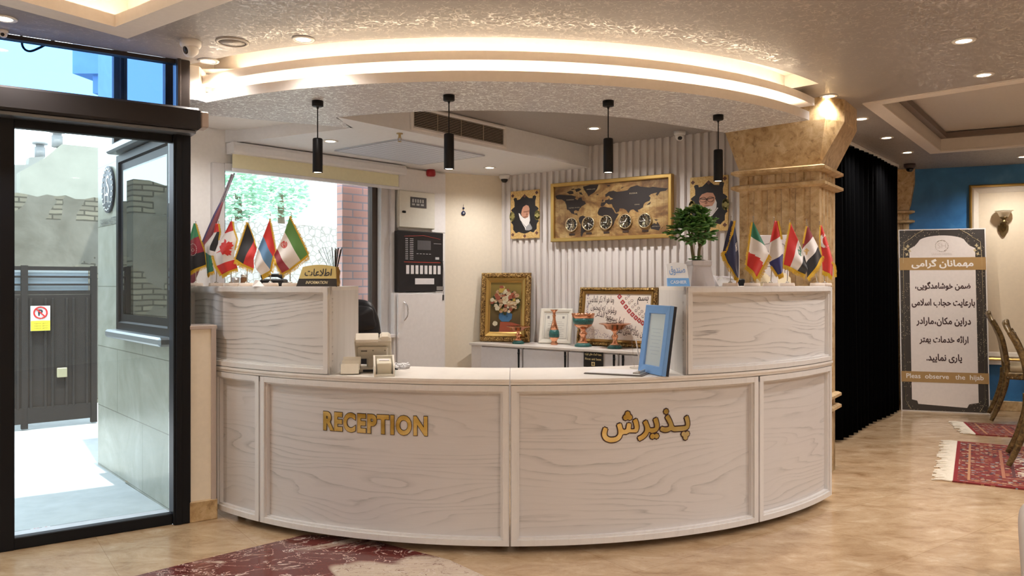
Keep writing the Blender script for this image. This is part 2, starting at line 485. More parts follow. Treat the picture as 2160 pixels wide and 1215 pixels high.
# ribbed wall of whitewashed slats
def slat_wall():
    mb = MB(); per = 0.066; n = int(2.5 / per); prof = []
    for i in range(n):
        t = i * per
        prof += [(t, 0.0), (t + 0.006, -0.022), (t + 0.038, -0.022), (t + 0.044, 0.0)]
    prof.append((n * per, 0.0))
    vs = []; fs = []
    for t, d in prof: vs += [(t, d, 0), (t, d, CEIL)]
    for i in range(len(prof) - 1): fs.append((2 * i, 2 * i + 2, 2 * i + 3, 2 * i + 1))
    mb.add(vs, fs); mb.box((1.25, 0.07, CEIL / 2), (2.5, 0.12, CEIL))
    return struct(mb.build('wall_slatted', wood_mat('whitewashed_slats', (0.74, 0.70, 0.68), (0.52, 0.48, 0.46), 'Object', 2.2, (16, 16, 0.7), 3, 0.55), None, SLAT.o, SLAT.ang))
slat_wall()
wall_box('wall_hall', Wall(2.45, 6.0, 1.29, 1.62), -0.6, 3.6, 0, CEIL, PLASTER, 0.1, 0.3)

def blue_paint():
    k = NT('blue_stucco', 0.35)
    n = k.noise(k.coord('Object'), 3.0, 5, 0.6, 0.5)
    k.set('Base Color', k.ramp(n, (0.3, (0.02, 0.13, 0.34)), (0.55, (0.035, 0.20, 0.48)), (0.75, (0.09, 0.31, 0.62))))
    return k.m
BLUEM = blue_paint()
wall_box('wall_far', BLUE, -0.8, 4.2, 0, CEIL, BLUEM)
wall_box('wall_right', Wall(7.9, 6.9, 0, -1), -0.6, 10.6, 0, CEIL, CREAM, 0.1, -0.1)
wall_box('wall_behind', Wall(7.9, -3.5, -1, 0), -0.1, 15.6, 0, CEIL, CREAM, 0.1)
wall_box('wall_left', Wall(-7.5, -3.6, 0, 1), 0, 4.0, 0, CEIL, CREAM, 0.1, 0.0)
wall_box('wall_left.001', DOOR, -7.1, -3.4, 0, CEIL, PLASTER, 0.12)

# ceiling
def arc_pts(c, r, a0, a1, n=32):
    return [(c.x + r * math.sin(R(a0 + (a1 - a0) * i / n)), c.y - r * math.cos(R(a0 + (a1 - a0) * i / n))) for i in range(n + 1)]
RA0, RA1 = -36.0, 51.0
gap_out = arc_pts(SC, SR + 0.10, RA0, RA1 - 4.0)
gap_in = arc_pts(SC, SR - 0.16, RA0, RA1 - 4.0)
hole_ring = gap_out + gap_in[::-1]
rec_r = [Vector((2.453, 5.19)), Vector((3.86, 7.04)), Vector((6.46, 5.55)), Vector((4.80, 2.87))]
K = Vector((-1.822, 3.706)); Ka = Vector((0.564, 0.826)); Kb = Vector((0.804, -0.595))
rec_l = [K, K - Ka * 2.5, K - Ka * 2.5 + Kb * 2.4, K + Kb * 2.4]
rec_r = [(p.x, p.y) for p in rec_r]; rec_l = [(p.x, p.y) for p in rec_l]
poly_obj('ceiling', [ROOM, hole_ring, rec_r, rec_l], CEIL, PAPER)
def recess(name, poly, depth, mat):
    mb = MB(); n = len(poly)
    for i in range(n):
        a, b = poly[i], poly[(i + 1) % n]
        mb.quad((*a, CEIL), (*b, CEIL), (*b, CEIL + depth), (*a, CEIL + depth))
    mb.add([(*p, CEIL + depth) for p in poly], [tuple(range(n))])
    return struct(mb.build(name, mat, recalc=False))
def inset(poly, d):
    P = [Vector(p) for p in poly]; n = len(P); c = sum(P, Vector((0, 0))) / n; out = []
    for i in range(n):
        e0 = (P[i] - P[i - 1]).normalized(); e1 = (P[(i + 1) % n] - P[i]).normalized()
        n0 = Vector((-e0.y, e0.x)); n1 = Vector((-e1.y, e1.x))
        if n0.dot(c - P[i]) < 0: n0 = -n0
        if n1.dot(c - P[i]) < 0: n1 = -n1
        out.append(P[i] + (n0 + n1) * (d / (1 + n0.dot(n1))))
    return [(p.x, p.y) for p in out]
recess('ceiling_recess', rec_r, 0.16, M('recess_paint', (0.62, 0.57, 0.52), 0.5))
recess('ceiling_recess.001', rec_l, 0.17, PLASTER_WARM)
def ring_strip(name, outer, inner, z0, z1, mat):
    mb = MB(); n = len(outer)
    for i in range(n):
        j = (i + 1) % n; a, b, c, d = outer[i], outer[j], inner[j], inner[i]
        mb.add([(*p, z) for z in (z0, z1) for p in (a, b, c, d)],
               [(0, 1, 2, 3), (4, 5, 6, 7), (0, 1, 5, 4), (2, 3, 7, 6), (1, 2, 6, 5), (3, 0, 4, 7)])
    return struct(mb.build(name, mat))
ring_strip('trim_1', rec_l, inset(rec_l, 0.12), CEIL - 0.035, CEIL + 0.02, PLASTER_WARM)
DARKTRIM = M('dark_recess_moulding', (0.16, 0.12, 0.10), 0.5)
ring_strip('trim_2', inset(rec_r, 0.001), inset(rec_r, 0.05), CEIL + 0.105, CEIL + 0.15, DARKTRIM)
ring_strip('trim_3', rec_r, inset(rec_r, -0.10), CEIL - 0.008, CEIL + 0.005, PLASTER_WARM)

LED = NT('warm_led', 0.5).set('Emission Color', (1.0, 0.80, 0.56)).set('Emission Strength', LED_S).m
def led_arc(name, r, z, a0, a1, label):
    return tag(MB().arc(SC, a0, a1, r - 0.012, r, z, z + 0.006, 40).build(name, LED), label, 'light strip', 'cove light strips')
# cap of the ring-shaped cut above the soffit
mb = MB()
n = len(gap_out)
for i in range(n - 1):
    a, b, c, d = gap_out[i], gap_out[i + 1], gap_in[i + 1], gap_in[i]
    mb.quad((*a, 2.56), (*b, 2.56), (*c, 2.56), (*d, 2.56))
    mb.quad((*a, CEIL), (*b, CEIL), (*b, 2.56), (*a, 2.56))
for e in (0, n - 1): mb.quad((*gap_out[e], CEIL), (*gap_in[e], CEIL), (*gap_in[e], 2.56), (*gap_out[e], 2.56))
struct(mb.build('ceiling_cut', PLASTER_WARM, recalc=False))

# curved soffit: lower board, upper board, and the recessed faces the hidden light falls on
left_tail = [(-1.03, 5.07), (-1.95, 4.62), (-1.84, 4.27)]
outer = [(-1.72, 4.30)] + arc_pts(SC, SR, -34.0, RA1 - 1.8, 48)
inner = arc_pts(SC, 2.02, 36.5, -25.5, 30)
slab = outer + [(1.425, 5.225)] + inner + left_tail
struct(MB().prism(slab, SLAB, 2.339).build('ceiling_soffit', PAPER_SLAB))
mb = MB().arc(SC, RA0, RA1 - 1.8, SR, SR + 0.004, SLAB - 0.001, 2.339, 56).arc(SC, RA0, RA1 + 0.2, SR - 0.3, SR + 0.004, 2.393, 2.438, 56)
struct(mb.build('trim_4', PLASTER_WARM))
mb = MB().arc(SC, RA0, RA1 - 1.8, SR - 0.14, SR - 0.09, 2.335, 2.40, 56).arc(SC, RA0, RA1 - 2.5, SR - 0.16, SR - 0.11, 2.43, 2.56, 56)
struct(mb.build('trim_5', PLASTER_WARM))
led_arc('led_strip', SR - 0.045, 2.340, RA0 + 1, RA1 - 3, 'warm light strip glowing inside the lower gap of the curved soffit')
led_arc('led_strip', SR - 0.045, 2.439, RA0 + 1, RA1 - 5, 'warm light strip glowing above the upper board of the curved soffit')
il = inset(rec_l, 0.05)
mb = MB()
for i in range(4):
    a, b = Vector((*il[i], CEIL + 0.022)), Vector((*il[(i + 1) % 4], CEIL + 0.022))
    mb.tube([a, b], 0.005, 6)
tag(mb.build('led_strip', LED), 'warm light strip hidden in the square ceiling recess over the entrance', 'light strip', 'cove light strips')
# left end of the soffit returns to the door post
struct(MB().prism([(-1.72, 4.30), (-1.80, 4.27), (-1.86, 4.42), (-1.74, 4.45)], SLAB + 0.002, CEIL).build('trim_6', PLASTER_WARM))

low = [(-1.044, 5.066), (-1.96, 5.576), WIN.p(0.0, -0.0), WIN.p(2.115), YEL.p(0.567), (0.720, 6.858), (-1.06, 4.733)]
low = [(p[0], p[1]) for p in low]
struct(MB().prism(low, SLAB, CEIL - 0.002).build('ceiling_low', M('ceiling_paint', (0.80, 0.80, 0.82), 0.6)))
side = [(-1.78, 4.42), (-1.03, 5.07), (-1.96, 5.576), (-2.05, 5.56), (-2.5, 5.07)]
struct(MB().prism(side, 2.372, CEIL - 0.003).build('ceiling_side', PLASTER))
cap_side = [(1.0, 5.5)]

# ------------------------------------------------------------------ entrance glazing
def door_leaf(name, x0, x1, z1, rail, label=None):
    o = struct(MB().box((x0 + 0.0, 0.02, z1 / 2), (0.062, 0.06, z1), 0.004).build(name, FRAME, None, DOOR.o, DOOR.ang))
    MB().box(((x0 + x1) / 2, 0.02, rail / 2), (x1 - x0, 0.05, rail), 0.004).box(((x0 + x1) / 2, 0.02, z1 - 0.03), (x1 - x0, 0.05, 0.06), 0.004).build('door_frame', FRAME, o)
    MB().box(((x0 + x1) / 2, 0.02, (z1 + rail) / 2), (x1 - x0 - 0.03, 0.008, z1 - rail - 0.05)).build('door_glass', GLASS, o)
    return o
door_leaf('door_1', -0.826, -0.085, 2.09, 0.058)
door_leaf('door_2', -1.66, -0.857, 2.09, 0.058)
door_leaf('door_3', -2.50, -1.69, 2.09, 0.058)
door_leaf('door_4', -3.36, -2.53, 2.09, 0.058)
o = struct(MB().box((-0.043, 0.03, 1.045), (0.086, 0.12, 2.09), 0.005).box((-0.060, -0.034, 1.045), (0.03, 0.012, 2.08), 0.003).build('door_frame_1', FRAME, None, DOOR.o, DOOR.ang))
TINT = glass_mat('blue_film_glass', (0.45, 0.68, 1.0), 0.06)
o = struct(MB().box((-1.7, 0.03, 2.465), (3.4, 0.05, 0.02)).box((-0.035, 0.03, 2.335), (0.07, 0.09, 0.28), 0.004).box((-0.058, -0.02, 2.335), (0.018, 0.02, 0.28), 0.003).build('window_1', M('bronze_profile', (0.035, 0.026, 0.022), 0.35, 0.3), None, DOOR.o, DOOR.ang))
MB().box((-1.73, 0.03, 2.335), (3.34, 0.008, 0.25)).build('window_pane', TINT, o)
op = thing('door_operator', 'dark aluminium operator box across the top of the glass sliding door', 'door operator', DOOR.o, DOOR.ang)
MB().box((-1.68, -0.055, 2.145), (3.42, 0.15, 0.115), 0.012).build('housing', M('dark_bronze_housing', (0.016, 0.013, 0.013), 0.45, 0.0, spec=0.3), op)
MB().box((-1.68, -0.055, 2.078), (3.38, 0.10, 0.018), 0.003).build('track', M('steel_track', (0.16, 0.17, 0.19), 0.35, 0.7), op)
MB().box((0.055, -0.05, 2.15), (0.04, 0.11, 0.085), 0.006).build('end_cap', M('beige_end_cap', (0.42, 0.34, 0.29), 0.5), op)
# low half wall between door and counter
o = struct(MB().box((0.063, 0.06, 0.52), (0.126, 0.16, 1.04)).build('wall_half', CREAM, None, DOOR.o, DOOR.ang))
struct(MB().box((0.066, 0.058, 1.043), (0.14, 0.18, 0.022), 0.003).box((0.118, -0.025, 0.55), (0.026, 0.016, 0.98), 0.003).build('trim_7', M('taupe_edge_trim', (0.50, 0.42, 0.37), 0.45), None, DOOR.o, DOOR.ang))
struct(MB().box((0.066, 0.05, 0.055), (0.142, 0.17, 0.11), 0.004).build('baseboard_half', TRAV, None, DOOR.o, DOOR.ang))

# ------------------------------------------------------------------ outside the entrance
def stone_mat():
    k = NT('pale_stone_cladding', 0.25)
    v = k.coord('Object', (1, 1, 1))
    n = k.noise(v, 2.4, 6, 0.65, 0.8)
    c = k.ramp(n, (0.3, (0.27, 0.27, 0.215)), (0.6, (0.37, 0.37, 0.315)), (0.8, (0.47, 0.47, 0.42)))
    sep = k.n('SeparateXYZ', 0, Vector=v); 
    cmb = k.n('CombineXYZ', 0, X=k.t.nodes[-1].outputs[0], Y=k.t.nodes[-1].outputs[2])
    br = k.t.nodes.new('ShaderNodeTexBrick'); k.t.links.new(cmb, br.inputs['Vector'])
    for kk, vv in (('Scale', 1.0), ('Mortar Size', 0.003), ('Brick Width', 1.1), ('Row Height', 0.42)): br.inputs[kk].default_value = vv
    br.inputs['Color1'].default_value = (0.95, 0.95, 0.95, 1); br.inputs['Color2'].default_value = (1, 1, 1, 1); br.inputs['Mortar'].default_value = (0.5, 0.5, 0.47, 1)
    k.set('Base Color', k.mix(1.0, c, br.outputs['Color'], 'MULTIPLY'))
    return k.m
STONEM = stone_mat()
struct(MB().prism([(-0.03, -0.005), (1.59, -0.005), (1.59, -0.14), (0.15, -0.14), (-0.03, -0.02)], -0.3, 3.3).build('wall_entrance', STONEM, None, STONE.o, STONE.ang))
struct(MB().box((0.62, -0.148, 1.2), (0.92, 0.012, 2.38)).build('wall_left_inner', PLASTER, None, STONE.o, STONE.ang))
# STONE.n points away from the alley? outward face is at local y = +: decide by sign
SGN = 1.0
def mirror_pane():
    k = NT('reflecting_window_glass', 0.02, 0.0, (0.012, 0.016, 0.02))
    gl = k.n('BsdfGlossy', 0, Color=(0.36, 0.38, 0.37), Roughness=0.0)
    mx = k.n('MixShader', 0, i0=0.85, i1=k.b.outputs[0], i2=gl)
    k.t.links.new(mx, k.out.inputs['Surface']); return k.m
x0, x1 = -0.10, 0.955
w2 = struct(MB().frame(x1 - x0, 1.12, [(0, 0), (0, 0.035), (0.045, 0.035), (0.055, 0.02), (0.11, 0.02), (0.11, 0)], 0, Matrix.Rotation(math.pi, 4, 'Z') @ Matrix.Translation((0, 0, 0))).build('window_2', FRAME, None, STONE.p((x0 + x1) / 2, 0.005, 1.545), STONE.ang))
MB().box((0, 0.015, 0), (x1 - x0 - 0.2, 0.01, 0.92)).build('window_pane', mirror_pane(), w2)
MB().box((0, 0.05, -0.585), (x1 - x0 + 0.03, 0.10, 0.05), 0.012).build('window_sill', M('silver_sill', (0.35, 0.38, 0.42), 0.3, 0.7), w2)
w3 = struct(MB().frame(x1 - x0, 0.72, [(0, 0), (0, 0.06), (0.045, 0.06), (0.055, 0.03), (0.09, 0.03), (0.09, 0)], 0, Matrix.Rotation(math.pi, 4, 'Z')).build('window_3', FRAME, None, STONE.p((x0 + x1) / 2, 0.005, 2.50), STONE.ang))
MB().box((0, 0.015, 0), (x1 - x0 - 0.16, 0.01, 0.56)).build('window_pane', bpy.data.materials['reflecting_window_glass'], w3)
MB().box((0, 0.05, -0.36), (x1 - x0 + 0.03, 0.09, 0.05), 0.012).build('window_rail', M('silver_sill', (0.35, 0.38, 0.42), 0.3, 0.7), w3)

# emblem and name on the stone
sg = thing('wall_sign', 'oval dark hotel emblem and name lettering on the pale stone wall outside the glass door', 'sign', STONE.p(STONE.t(230), 0.0, 0), STONE.ang)
FLIP = Matrix.Rotation(math.pi, 4, 'Z')
DKSTEEL = M('dark_steel_plate', (0.05, 0.055, 0.07), 0.35, 0.5); PALE = M('pale_steel', (0.75, 0.76, 0.74), 0.4, 0.2)
zc = 1.28 + (598 - 398) * 5.3 / 1650; rx_, rz_ = 0.140, 0.160
ov = [(rx_ * math.cos(2 * math.pi * i / 48), rz_ * math.sin(2 * math.pi * i / 48)) for i in range(48)]
MB().prism([(a, b) for a, b in ov], 0.0, 0.012, 0, Matrix.Translation((0, 0, zc)) @ FLIP @ Matrix.Rotation(R(90), 4, 'X')).build('emblem', DKSTEEL, sg)
mb = MB()
for i in range(22):
    a = 2 * math.pi * (i + 0.5) / 22
    mb.box((rx_ * 0.86 * math.cos(a), 0.014, zc + rz_ * 0.88 * math.sin(a)), (0.020, 0.004, 0.010), 0, 0, 0, None) if i % 1 == 0 else None
letters(mb, fit(text2d('S', 0.0), h=0.14), 0.012, zc + 0.025, -0.0135, 0, FLIP)
letters(mb, fit(text2d('H', -0.012), h=0.12), -0.014, zc - 0.035, -0.0137, 0, FLIP)
mb.build('emblem_marks', PALE, sg)
mb = MB(); letters(mb, fit(text2d('SARAN HOTEL', 0.0), w=STONE.t(211) - STONE.t(247), h=0.05), 0, 1.28 + (598 - 466) * 5.3 / 1650, -0.004, 0, FLIP)
mb.build('lettering', DKSTEEL, sg)

def concrete(name, c, sc=6):
    k = NT(name, 0.8); n = k.noise(k.coord('Object'), sc, 5, 0.6)
    k.set('Base Color', k.ramp(n, (0.3, tuple(x * 0.82 for x in c)), (0.7, c))); return k.m
pav = [DOOR.p(-9, 0.05), DOOR.p(0, 0.05), (-1.9, 4.39), (-2.51, 5.07), (-1.0, 6.85), (3, 9), (3, 30), (-30, 30), (-30, -5)]
struct(MB().prism([(p[0], p[1]) for p in pav], -0.12, -0.012).build('pavement', concrete('light_paving', (0.55, 0.57, 0.58))))
roof = [DOOR.p(-9, 0.12), DOOR.p(0.0, 0.12), (-1.86, 4.5), (-2.55, 5.15), WIN.p(2.1, 0.2), (-0.5, 7.5), (0.2, 7.7), (2.2, 9), (9, 9), (9, -4), (-9, -4)]
struct(MB().prism([(p[0], p[1]) for p in roof], 2.66, 3.08).build('roof', concrete('roof_concrete', (0.5, 0.5, 0.5))))  # unseen slab, added and sized to block the sun and shade the doorstep

def old_wall(name, brick=0.5):
    k = NT(name, 0.9)
    v = k.coord('Object')
    sx = k.n('SeparateXYZ', 0, Vector=v); nd = k.t.nodes[-1]
    wob = k.noise(v, 3.0, 3)
    cmb = k.n('CombineXYZ', 0, X=nd.outputs[0], Y=k.math('ADD', nd.outputs[2], k.math('MULTIPLY', wob, 0.04)))
    br = k.t.nodes.new('ShaderNodeTexBrick'); k.t.links.new(cmb, br.inputs['Vector'])
    for kk, vv in (('Scale', 1.0), ('Mortar Size', 0.008), ('Brick Width', 0.20), ('Row Height', 0.052)): br.inputs[kk].default_value = vv
    br.inputs['Color1'].default_value = (0.27, 0.245, 0.185, 1); br.inputs['Color2'].default_value = (0.20, 0.18, 0.14, 1); br.inputs['Mortar'].default_value = (0.10, 0.09, 0.07, 1)
    n = k.noise(v, 2.0, 5, 0.6, 0.4)
    pl = k.ramp(n, (0.25, (0.12, 0.108, 0.084)), (0.5, (0.20, 0.185, 0.152)), (0.75, (0.28, 0.26, 0.22)))
    mask = k.noise(k.coord('Object', (1, 1, 1), loc=(4, 0, 2)), 1.1, 4, 0.55, 0.3)
    hm = k.ramp(nd.outputs[2], (0.0, (0, 0, 0)), (0.75, (0, 0, 0)), (1.0, (0.14, 0.14, 0.14)))
    ramped = k.math('GREATER_THAN', k.math('ADD', mask, k.math('MULTIPLY', k.math('GREATER_THAN', nd.outputs[2], 1.95), 0.2)), brick)
    k.set('Base Color', k.mix(ramped, pl, br.outputs['Color']))
    k.bump(k.math('ADD', n, k.math('MULTIPLY', ramped, br.outputs['Fac'])), 0.6, 0.02)
    return k.m
OLD = old_wall('crumbling_brick_and_plaster', 0.60)
GATE = Wall(-3.85, 7.26, -0.51, -0.43)
ga = GATE.ang
def alley_wall(name, W, t0, t1, z1, label, seed=1):
    rnd = random.Random(seed); n = 40
    top = [(t0 + (t1 - t0) * i / n, z1 + rnd.uniform(-0.02, 0.02)) for i in range(n + 1)]
    pl = [(t0, -0.05)] + [(t1, -0.05)] + top[::-1]
    return tag(MB().prism(pl, -0.1, 0.1, 0, Matrix.Rotation(R(90), 4, 'X')).build(name, OLD, None, W.o, W.ang), label, 'wall')
FARW = Wall(-4.5, 8.6, -0.51, -0.43)
alley_wall('boundary_wall', FARW, -0.5, 3.0, 2.2, 'crumbling old brick and plaster wall rising behind the brown metal gate')
alley_wall('boundary_wall', GATE, 1.22, 7.0, 2.25, 'old plastered wall beside the gate, mirrored in the black framed window', 2)
# plastered gable and flat roofs beyond
GAB = Wall(-6.2, 12.0, 0.765, 0.645); FLAT = Wall(-7.2, 12.6, 0.765, 0.645)
RZ90 = Matrix.Rotation(R(90), 4, 'X')
def gp(W, pts): return [(W.t(px), W.z(px, py)) for px, py in pts]
tag(MB().prism([(GAB.t(42), 0), (GAB.t(260), 0)] + gp(GAB, [(260, 318), (205, 311), (131, 304), (95, 333), (42, 362)]), -0.3, 0.0, 0, RZ90).build('gable_house', concrete('pale_render', (0.33, 0.325, 0.275), 2.5), None, GAB.o, GAB.ang), 'pale rendered gable end of the house above the old brick wall', 'house')
tag(MB().prism([(FLAT.t(-120), 0), (FLAT.t(95), 0)] + gp(FLAT, [(95, 330), (62, 332), (60, 347), (-120, 350)]), -0.3, 0.0, 0, RZ90).build('flat_house', concrete('grey_render', (0.30, 0.30, 0.28), 3), None, FLAT.o, FLAT.ang), 'low flat-roofed house beside the gable, seen past the door stile', 'house')
for i, (px, py, hh) in enumerate(((88, 308, 0.24), (125, 288, 0.25))):
    c = thing('chimney_pot', ('squat grey roof vent standing lower on the flat roof', 'taller grey roof vent at the peak of the gable')[i], 'chimney', (FLAT.p(FLAT.t(88), 0.15, FLAT.z(88, 330)), GAB.p(GAB.t(125), 0.15, GAB.z(125, 308)))[i], 0)
    MB().lathe([(0.075, 0.002), (0.075, hh - 0.08), (0.06, hh - 0.08), (0.06, hh - 0.03)], 12).build('pipe', concrete('vent_grey', (0.3, 0.3, 0.3)), c)
    MB().lathe([(0.11, hh - 0.03), (0.11, hh), (0.03, hh + 0.04)], 12).build('cap', bpy.data.materials['vent_grey'], c)

# brown ribbed gate
gt = thing('metal_gate', 'dark brown ribbed metal gate with rails on top across the alley', 'gate', GATE.o, GATE.ang)
BROWN = concrete('scuffed_brown_steel', (0.022, 0.019, 0.019), 30)
mb = MB()
for i in range(2):
    xa, xb = (0.06, 0.56) if i == 0 else (0.60, 1.18)
    mb = MB().box(((xa + xb) / 2, 0.0, 0.62), (xb - xa, 0.03, 1.12))
    nb = 9
    for j in range(nb):
        xx = xa + (j + 0.5) * (xb - xa) / nb
        if j % 3 != 1: mb.box((xx, 0.022, 0.66), (0.022, 0.02, 0.98), 0.004)
    mb.box(((xa + xb) / 2, 0.02, 0.115), (xb - xa, 0.02, 0.14))
    mb.build('leaf', BROWN, gt)
mb = MB()
for xx in (0.03, 0.58, 1.2): mb.box((xx, 0, 0.72), (0.05, 0.05, 1.44))
for zz in (1.20, 1.27, 1.34, 1.415): mb.box((0.62, 0, zz), (1.2, 0.022, 0.018 if 1.2 < zz < 1.4 else 0.035))
mb.build('frame', BROWN, gt)
MB().box((GATE.t(129), 0.035, GATE.z(129, 785)), (0.08, 0.03, 0.085), 0.004).build('lock_box', M('brass_lock', (0.5, 0.45, 0.3), 0.4, 0.5), gt)
MB().box((0.62, -0.03, 1.305), (1.1, 0.004, 0.19)).build('backing_panel', M('pale_blue_panel', (0.62, 0.74, 0.85), 0.5), gt)
ns = thing('notice_plate', 'white and yellow no parking notice with red ring on the brown gate', 'notice', GATE.p(GATE.t(83), 0.05, GATE.z(83, 671)), GATE.ang + math.pi)
MB().box((0, 0, 0), (0.15, 0.008, 0.22)).build('plate', [M('white_plate', (0.85, 0.85, 0.85), 0.4)], ns)
MB().box((0, -0.006, -0.065), (0.148, 0.004, 0.088)).build('yellow_band', M('sign_yellow', (0.85, 0.70, 0.05), 0.5), ns)
RED = M('sign_red', (0.7, 0.02, 0.02), 0.5)
mb = MB(); mb.tube([(0.05 * math.cos(a), -0.007, 0.05 + 0.05 * math.sin(a)) for a in [2 * math.pi * i / 24 for i in range(25)]], 0.007, 6); mb.tube([(-0.036, -0.008, 0.086), (0.036, -0.008, 0.014)], 0.006, 6)
mb.build('ring', RED, ns)
mb = MB(); letters(mb, fit(text2d('P', 0.03), h=0.055), 0, 0.05, -0.0065)
for zz in (-0.045, -0.066, -0.087): letters(mb, fit(text2d(fa('مانع نشوید'), 0.0), w=0.11, h=0.014), 0, zz, -0.0095)
mb.build('marks', M('sign_black', (0.03, 0.03, 0.04), 0.5), ns)
# balcony of the building next door, and a wire outside the transom
bl = thing('balcony', 'concrete balcony jutting from the building above the stone wall, seen through the transom', 'balcony', (0, 0, 0))
BC = concrete('balcony_concrete', (0.42, 0.47, 0.55), 3)
a, b = at(153, 95, 7.6), at(205, 105, 7.6)
MB().prism([(-4.27, 7.6), (-3.5, 7.6), (-2.9, 9.0), (-4.0, 9.2)], 3.32, 3.62).build('parapet', BC, bl)
MB().prism([(-4.10, 7.65), (-3.4, 7.65), (-2.9, 9.0), (-3.9, 9.2)], 3.14, 3.32).build('floor_slab', BC, bl)
MB().box((-3.05, 7.3, 1.7), (0.9, 0.3, 4.4), 0, 0, R(-48)).build('return_wall', STONEM, bl)
tag(MB().tube(smooth_pts([at(45, 72, 3.95), at(48, 98, 4.0), at(62, 108, 4.02), at(85, 100, 4.05), at(118, 82, 4.1)], 8), 0.006, 8).build('hanging_cable', BLACKM), 'loop of black cable hanging down outside the transom glass', 'cable')
# ------------------------------------------------------------------ reception counter
secs = [(-42.4, -32.6, 'narrow whitewashed oak counter section ending at the half wall beside the door'),
        (-32.5, -0.05, 'wide whitewashed oak counter section with gold RECEPTION lettering'),
        (0.05, 32.2, 'wide whitewashed oak counter section with gold Persian lettering'),
        (32.3, 51.2, 'narrow whitewashed oak counter section at the curtain end, without lettering')]
def panel_frame(mb, a0, a1, r, z0, z1, wide=0.042, n=24):
    """raised stepped moulding round a curved panel"""
    da = math.degrees(wide / r); d2 = math.degrees(0.012 / r)
    for (k, dr) in ((0, 0.020), (1, 0.031)):
        w = wide if k == 0 else wide - 0.014; o = 0.0 if k == 0 else 0.004
        da_ = math.degrees(w / r); oa = math.degrees(o / r)
        mb.arc(CC, a0 + oa, a1 - oa, r, r + dr, z0 + o, z0 + o + w, n)
        mb.arc(CC, a0 + oa, a1 - oa, r, r + dr, z1 - o - w, z1 - o, n)
        mb.arc(CC, a0 + oa, a0 + oa + da_, r, r + dr + 0.0005, z0 + o, z1 - o, 2)
        mb.arc(CC, a1 - oa - da_, a1 - oa, r, r + dr + 0.0005, z0 + o, z1 - o, 2)
PR = CR - 0.024
sections = []
for i, (a0, a1, lab) in enumerate(secs):
    t = thing('counter_section', lab, 'reception counter', (0, 0, 0), 0, 'reception counter sections')
    MB().arc(CC, a0, a1, PR - 0.03, PR, 0.05, CT - 0.026, 28).build('front_panel', WOOD[i], t)
    mb = MB(); panel_frame(mb, a0, a1, PR, 0.035, CT - 0.026); mb.build('moulding', WOOD_TRIM, t)
    MB().arc(CC, a0 + 0.3, a1 - 0.3, PR - 0.40, PR - 0.031, 0.06, CT - 0.03, 20).build('carcass', WHITE, t)
    for a in (a0 + 1.5, (a0 + a1) / 2, a1 - 1.5):
        p = Vector((CC.x + (PR - 0.1) * math.sin(R(a)), CC.y - (PR - 0.1) * math.cos(R(a)), 0))
        MB().cyl(p, p + Vector((0, 0, 0.06)), 0.022).build('foot', BLACKM, t)
    sections.append(t)
for a0, a1, lab in ((-43.0, -0.04, 'pale worktop of the counter left of the middle seam'), (0.04, 51.2, 'pale worktop of the counter right of the middle seam')):
    tag(MB().arc(CC, a0, a1, CR - 0.50, CR + 0.006, CT - 0.026, CT - 0.012, 48).arc(CC, a0, a1, CR - 0.50, CR + 0.012, CT - 0.012, CT, 48).build('worktop', WOOD_TOP), lab, 'worktop', 'counter worktops')
# risers
def riser(a0, a1, inner_pt, side, label, wood):
    t = thing('counter_riser', label, 'reception counter', (0, 0, 0), 0, 'raised counter ends')
    n = 20
    out = [(CC.x + (PR) * math.sin(R(a0 + (a1 - a0) * i / n)), CC.y - PR * math.cos(R(a0 + (a1 - a0) * i / n))) for i in range(n + 1)]
    rin = CR - 0.48
    inn = [(CC.x + rin * math.sin(R(a0 + (a1 - a0) * i / n)), CC.y - rin * math.cos(R(a0 + (a1 - a0) * i / n))) for i in range(n + 1)]
    if side == 'L': inn = [p for p in inn if p[0] < inner_pt[0] - 0.03] + [inner_pt]
    else: inn = [inner_pt] + [p for p in inn if p[0] > inner_pt[0] + 0.03]
    MB().prism(out + inn[::-1], CT, UT - 0.02).build('body', WOOD_SIDE, t)
    MB().arc(CC, a0, a1, PR - 0.01, PR + 0.002, CT + 0.002, UT - 0.02, 28).build('front_panel', wood, t)
    mb = MB(); panel_frame(mb, a0, a1, PR + 0.002, CT + 0.001, UT - 0.001, 0.038); mb.build('moulding', WOOD_TRIM, t)
    MB().prism([(x, y) for x, y in out] + inn[::-1], UT - 0.02, UT).build('top', WOOD_TOP, t)
    return t
riser(-51.5, -21.7, (-0.86, 4.38), 'L', 'raised whitewashed oak counter end under the information sign', WOOD_RISER[0])
riser(21.1, 51.2, (0.823, 4.38), 'R', 'raised whitewashed oak counter end under the cashier sign', WOOD_RISER[1])

# gold lettering bent to the panel
def gold_mat():
    k = NT('brushed_gold_letters', 0.25, 0.85)
    sz = k.n('SeparateXYZ', 0, Vector=k.coord('Object')); nd = k.t.nodes[-1]
    n = k.noise(k.coord('Object', (2.0, 2.0, 4.0)), 3.0, 2)
    k.set('Base Color', k.ramp(n, (0.3, (0.40, 0.26, 0.06)), (0.5, (0.62, 0.44, 0.13)), (0.7, (0.78, 0.62, 0.30))))
    return k.m
LG = gold_mat(); LD = M('dark_maroon_outline', (0.035, 0.008, 0.008), 0.35)
def bend(mb, t2, px0, px1, zc, dr, mi, ang=None):
    vs, fs = t2; a0 = ang
    mb.add([(CC.x + (PR + dr + d) * math.sin(a0 + x / PR), CC.y - (PR + dr + d) * math.cos(a0 + x / PR), zc + y) for x, y, d in vs], fs, mi)
def ang_of(px):
    a = 0.0
    for _ in range(40):
        x = CC.x + PR * math.sin(a); y = CC.y - PR * math.cos(a)
        a += ((px - HX) / FPX - x / y) * 1.2
    return a
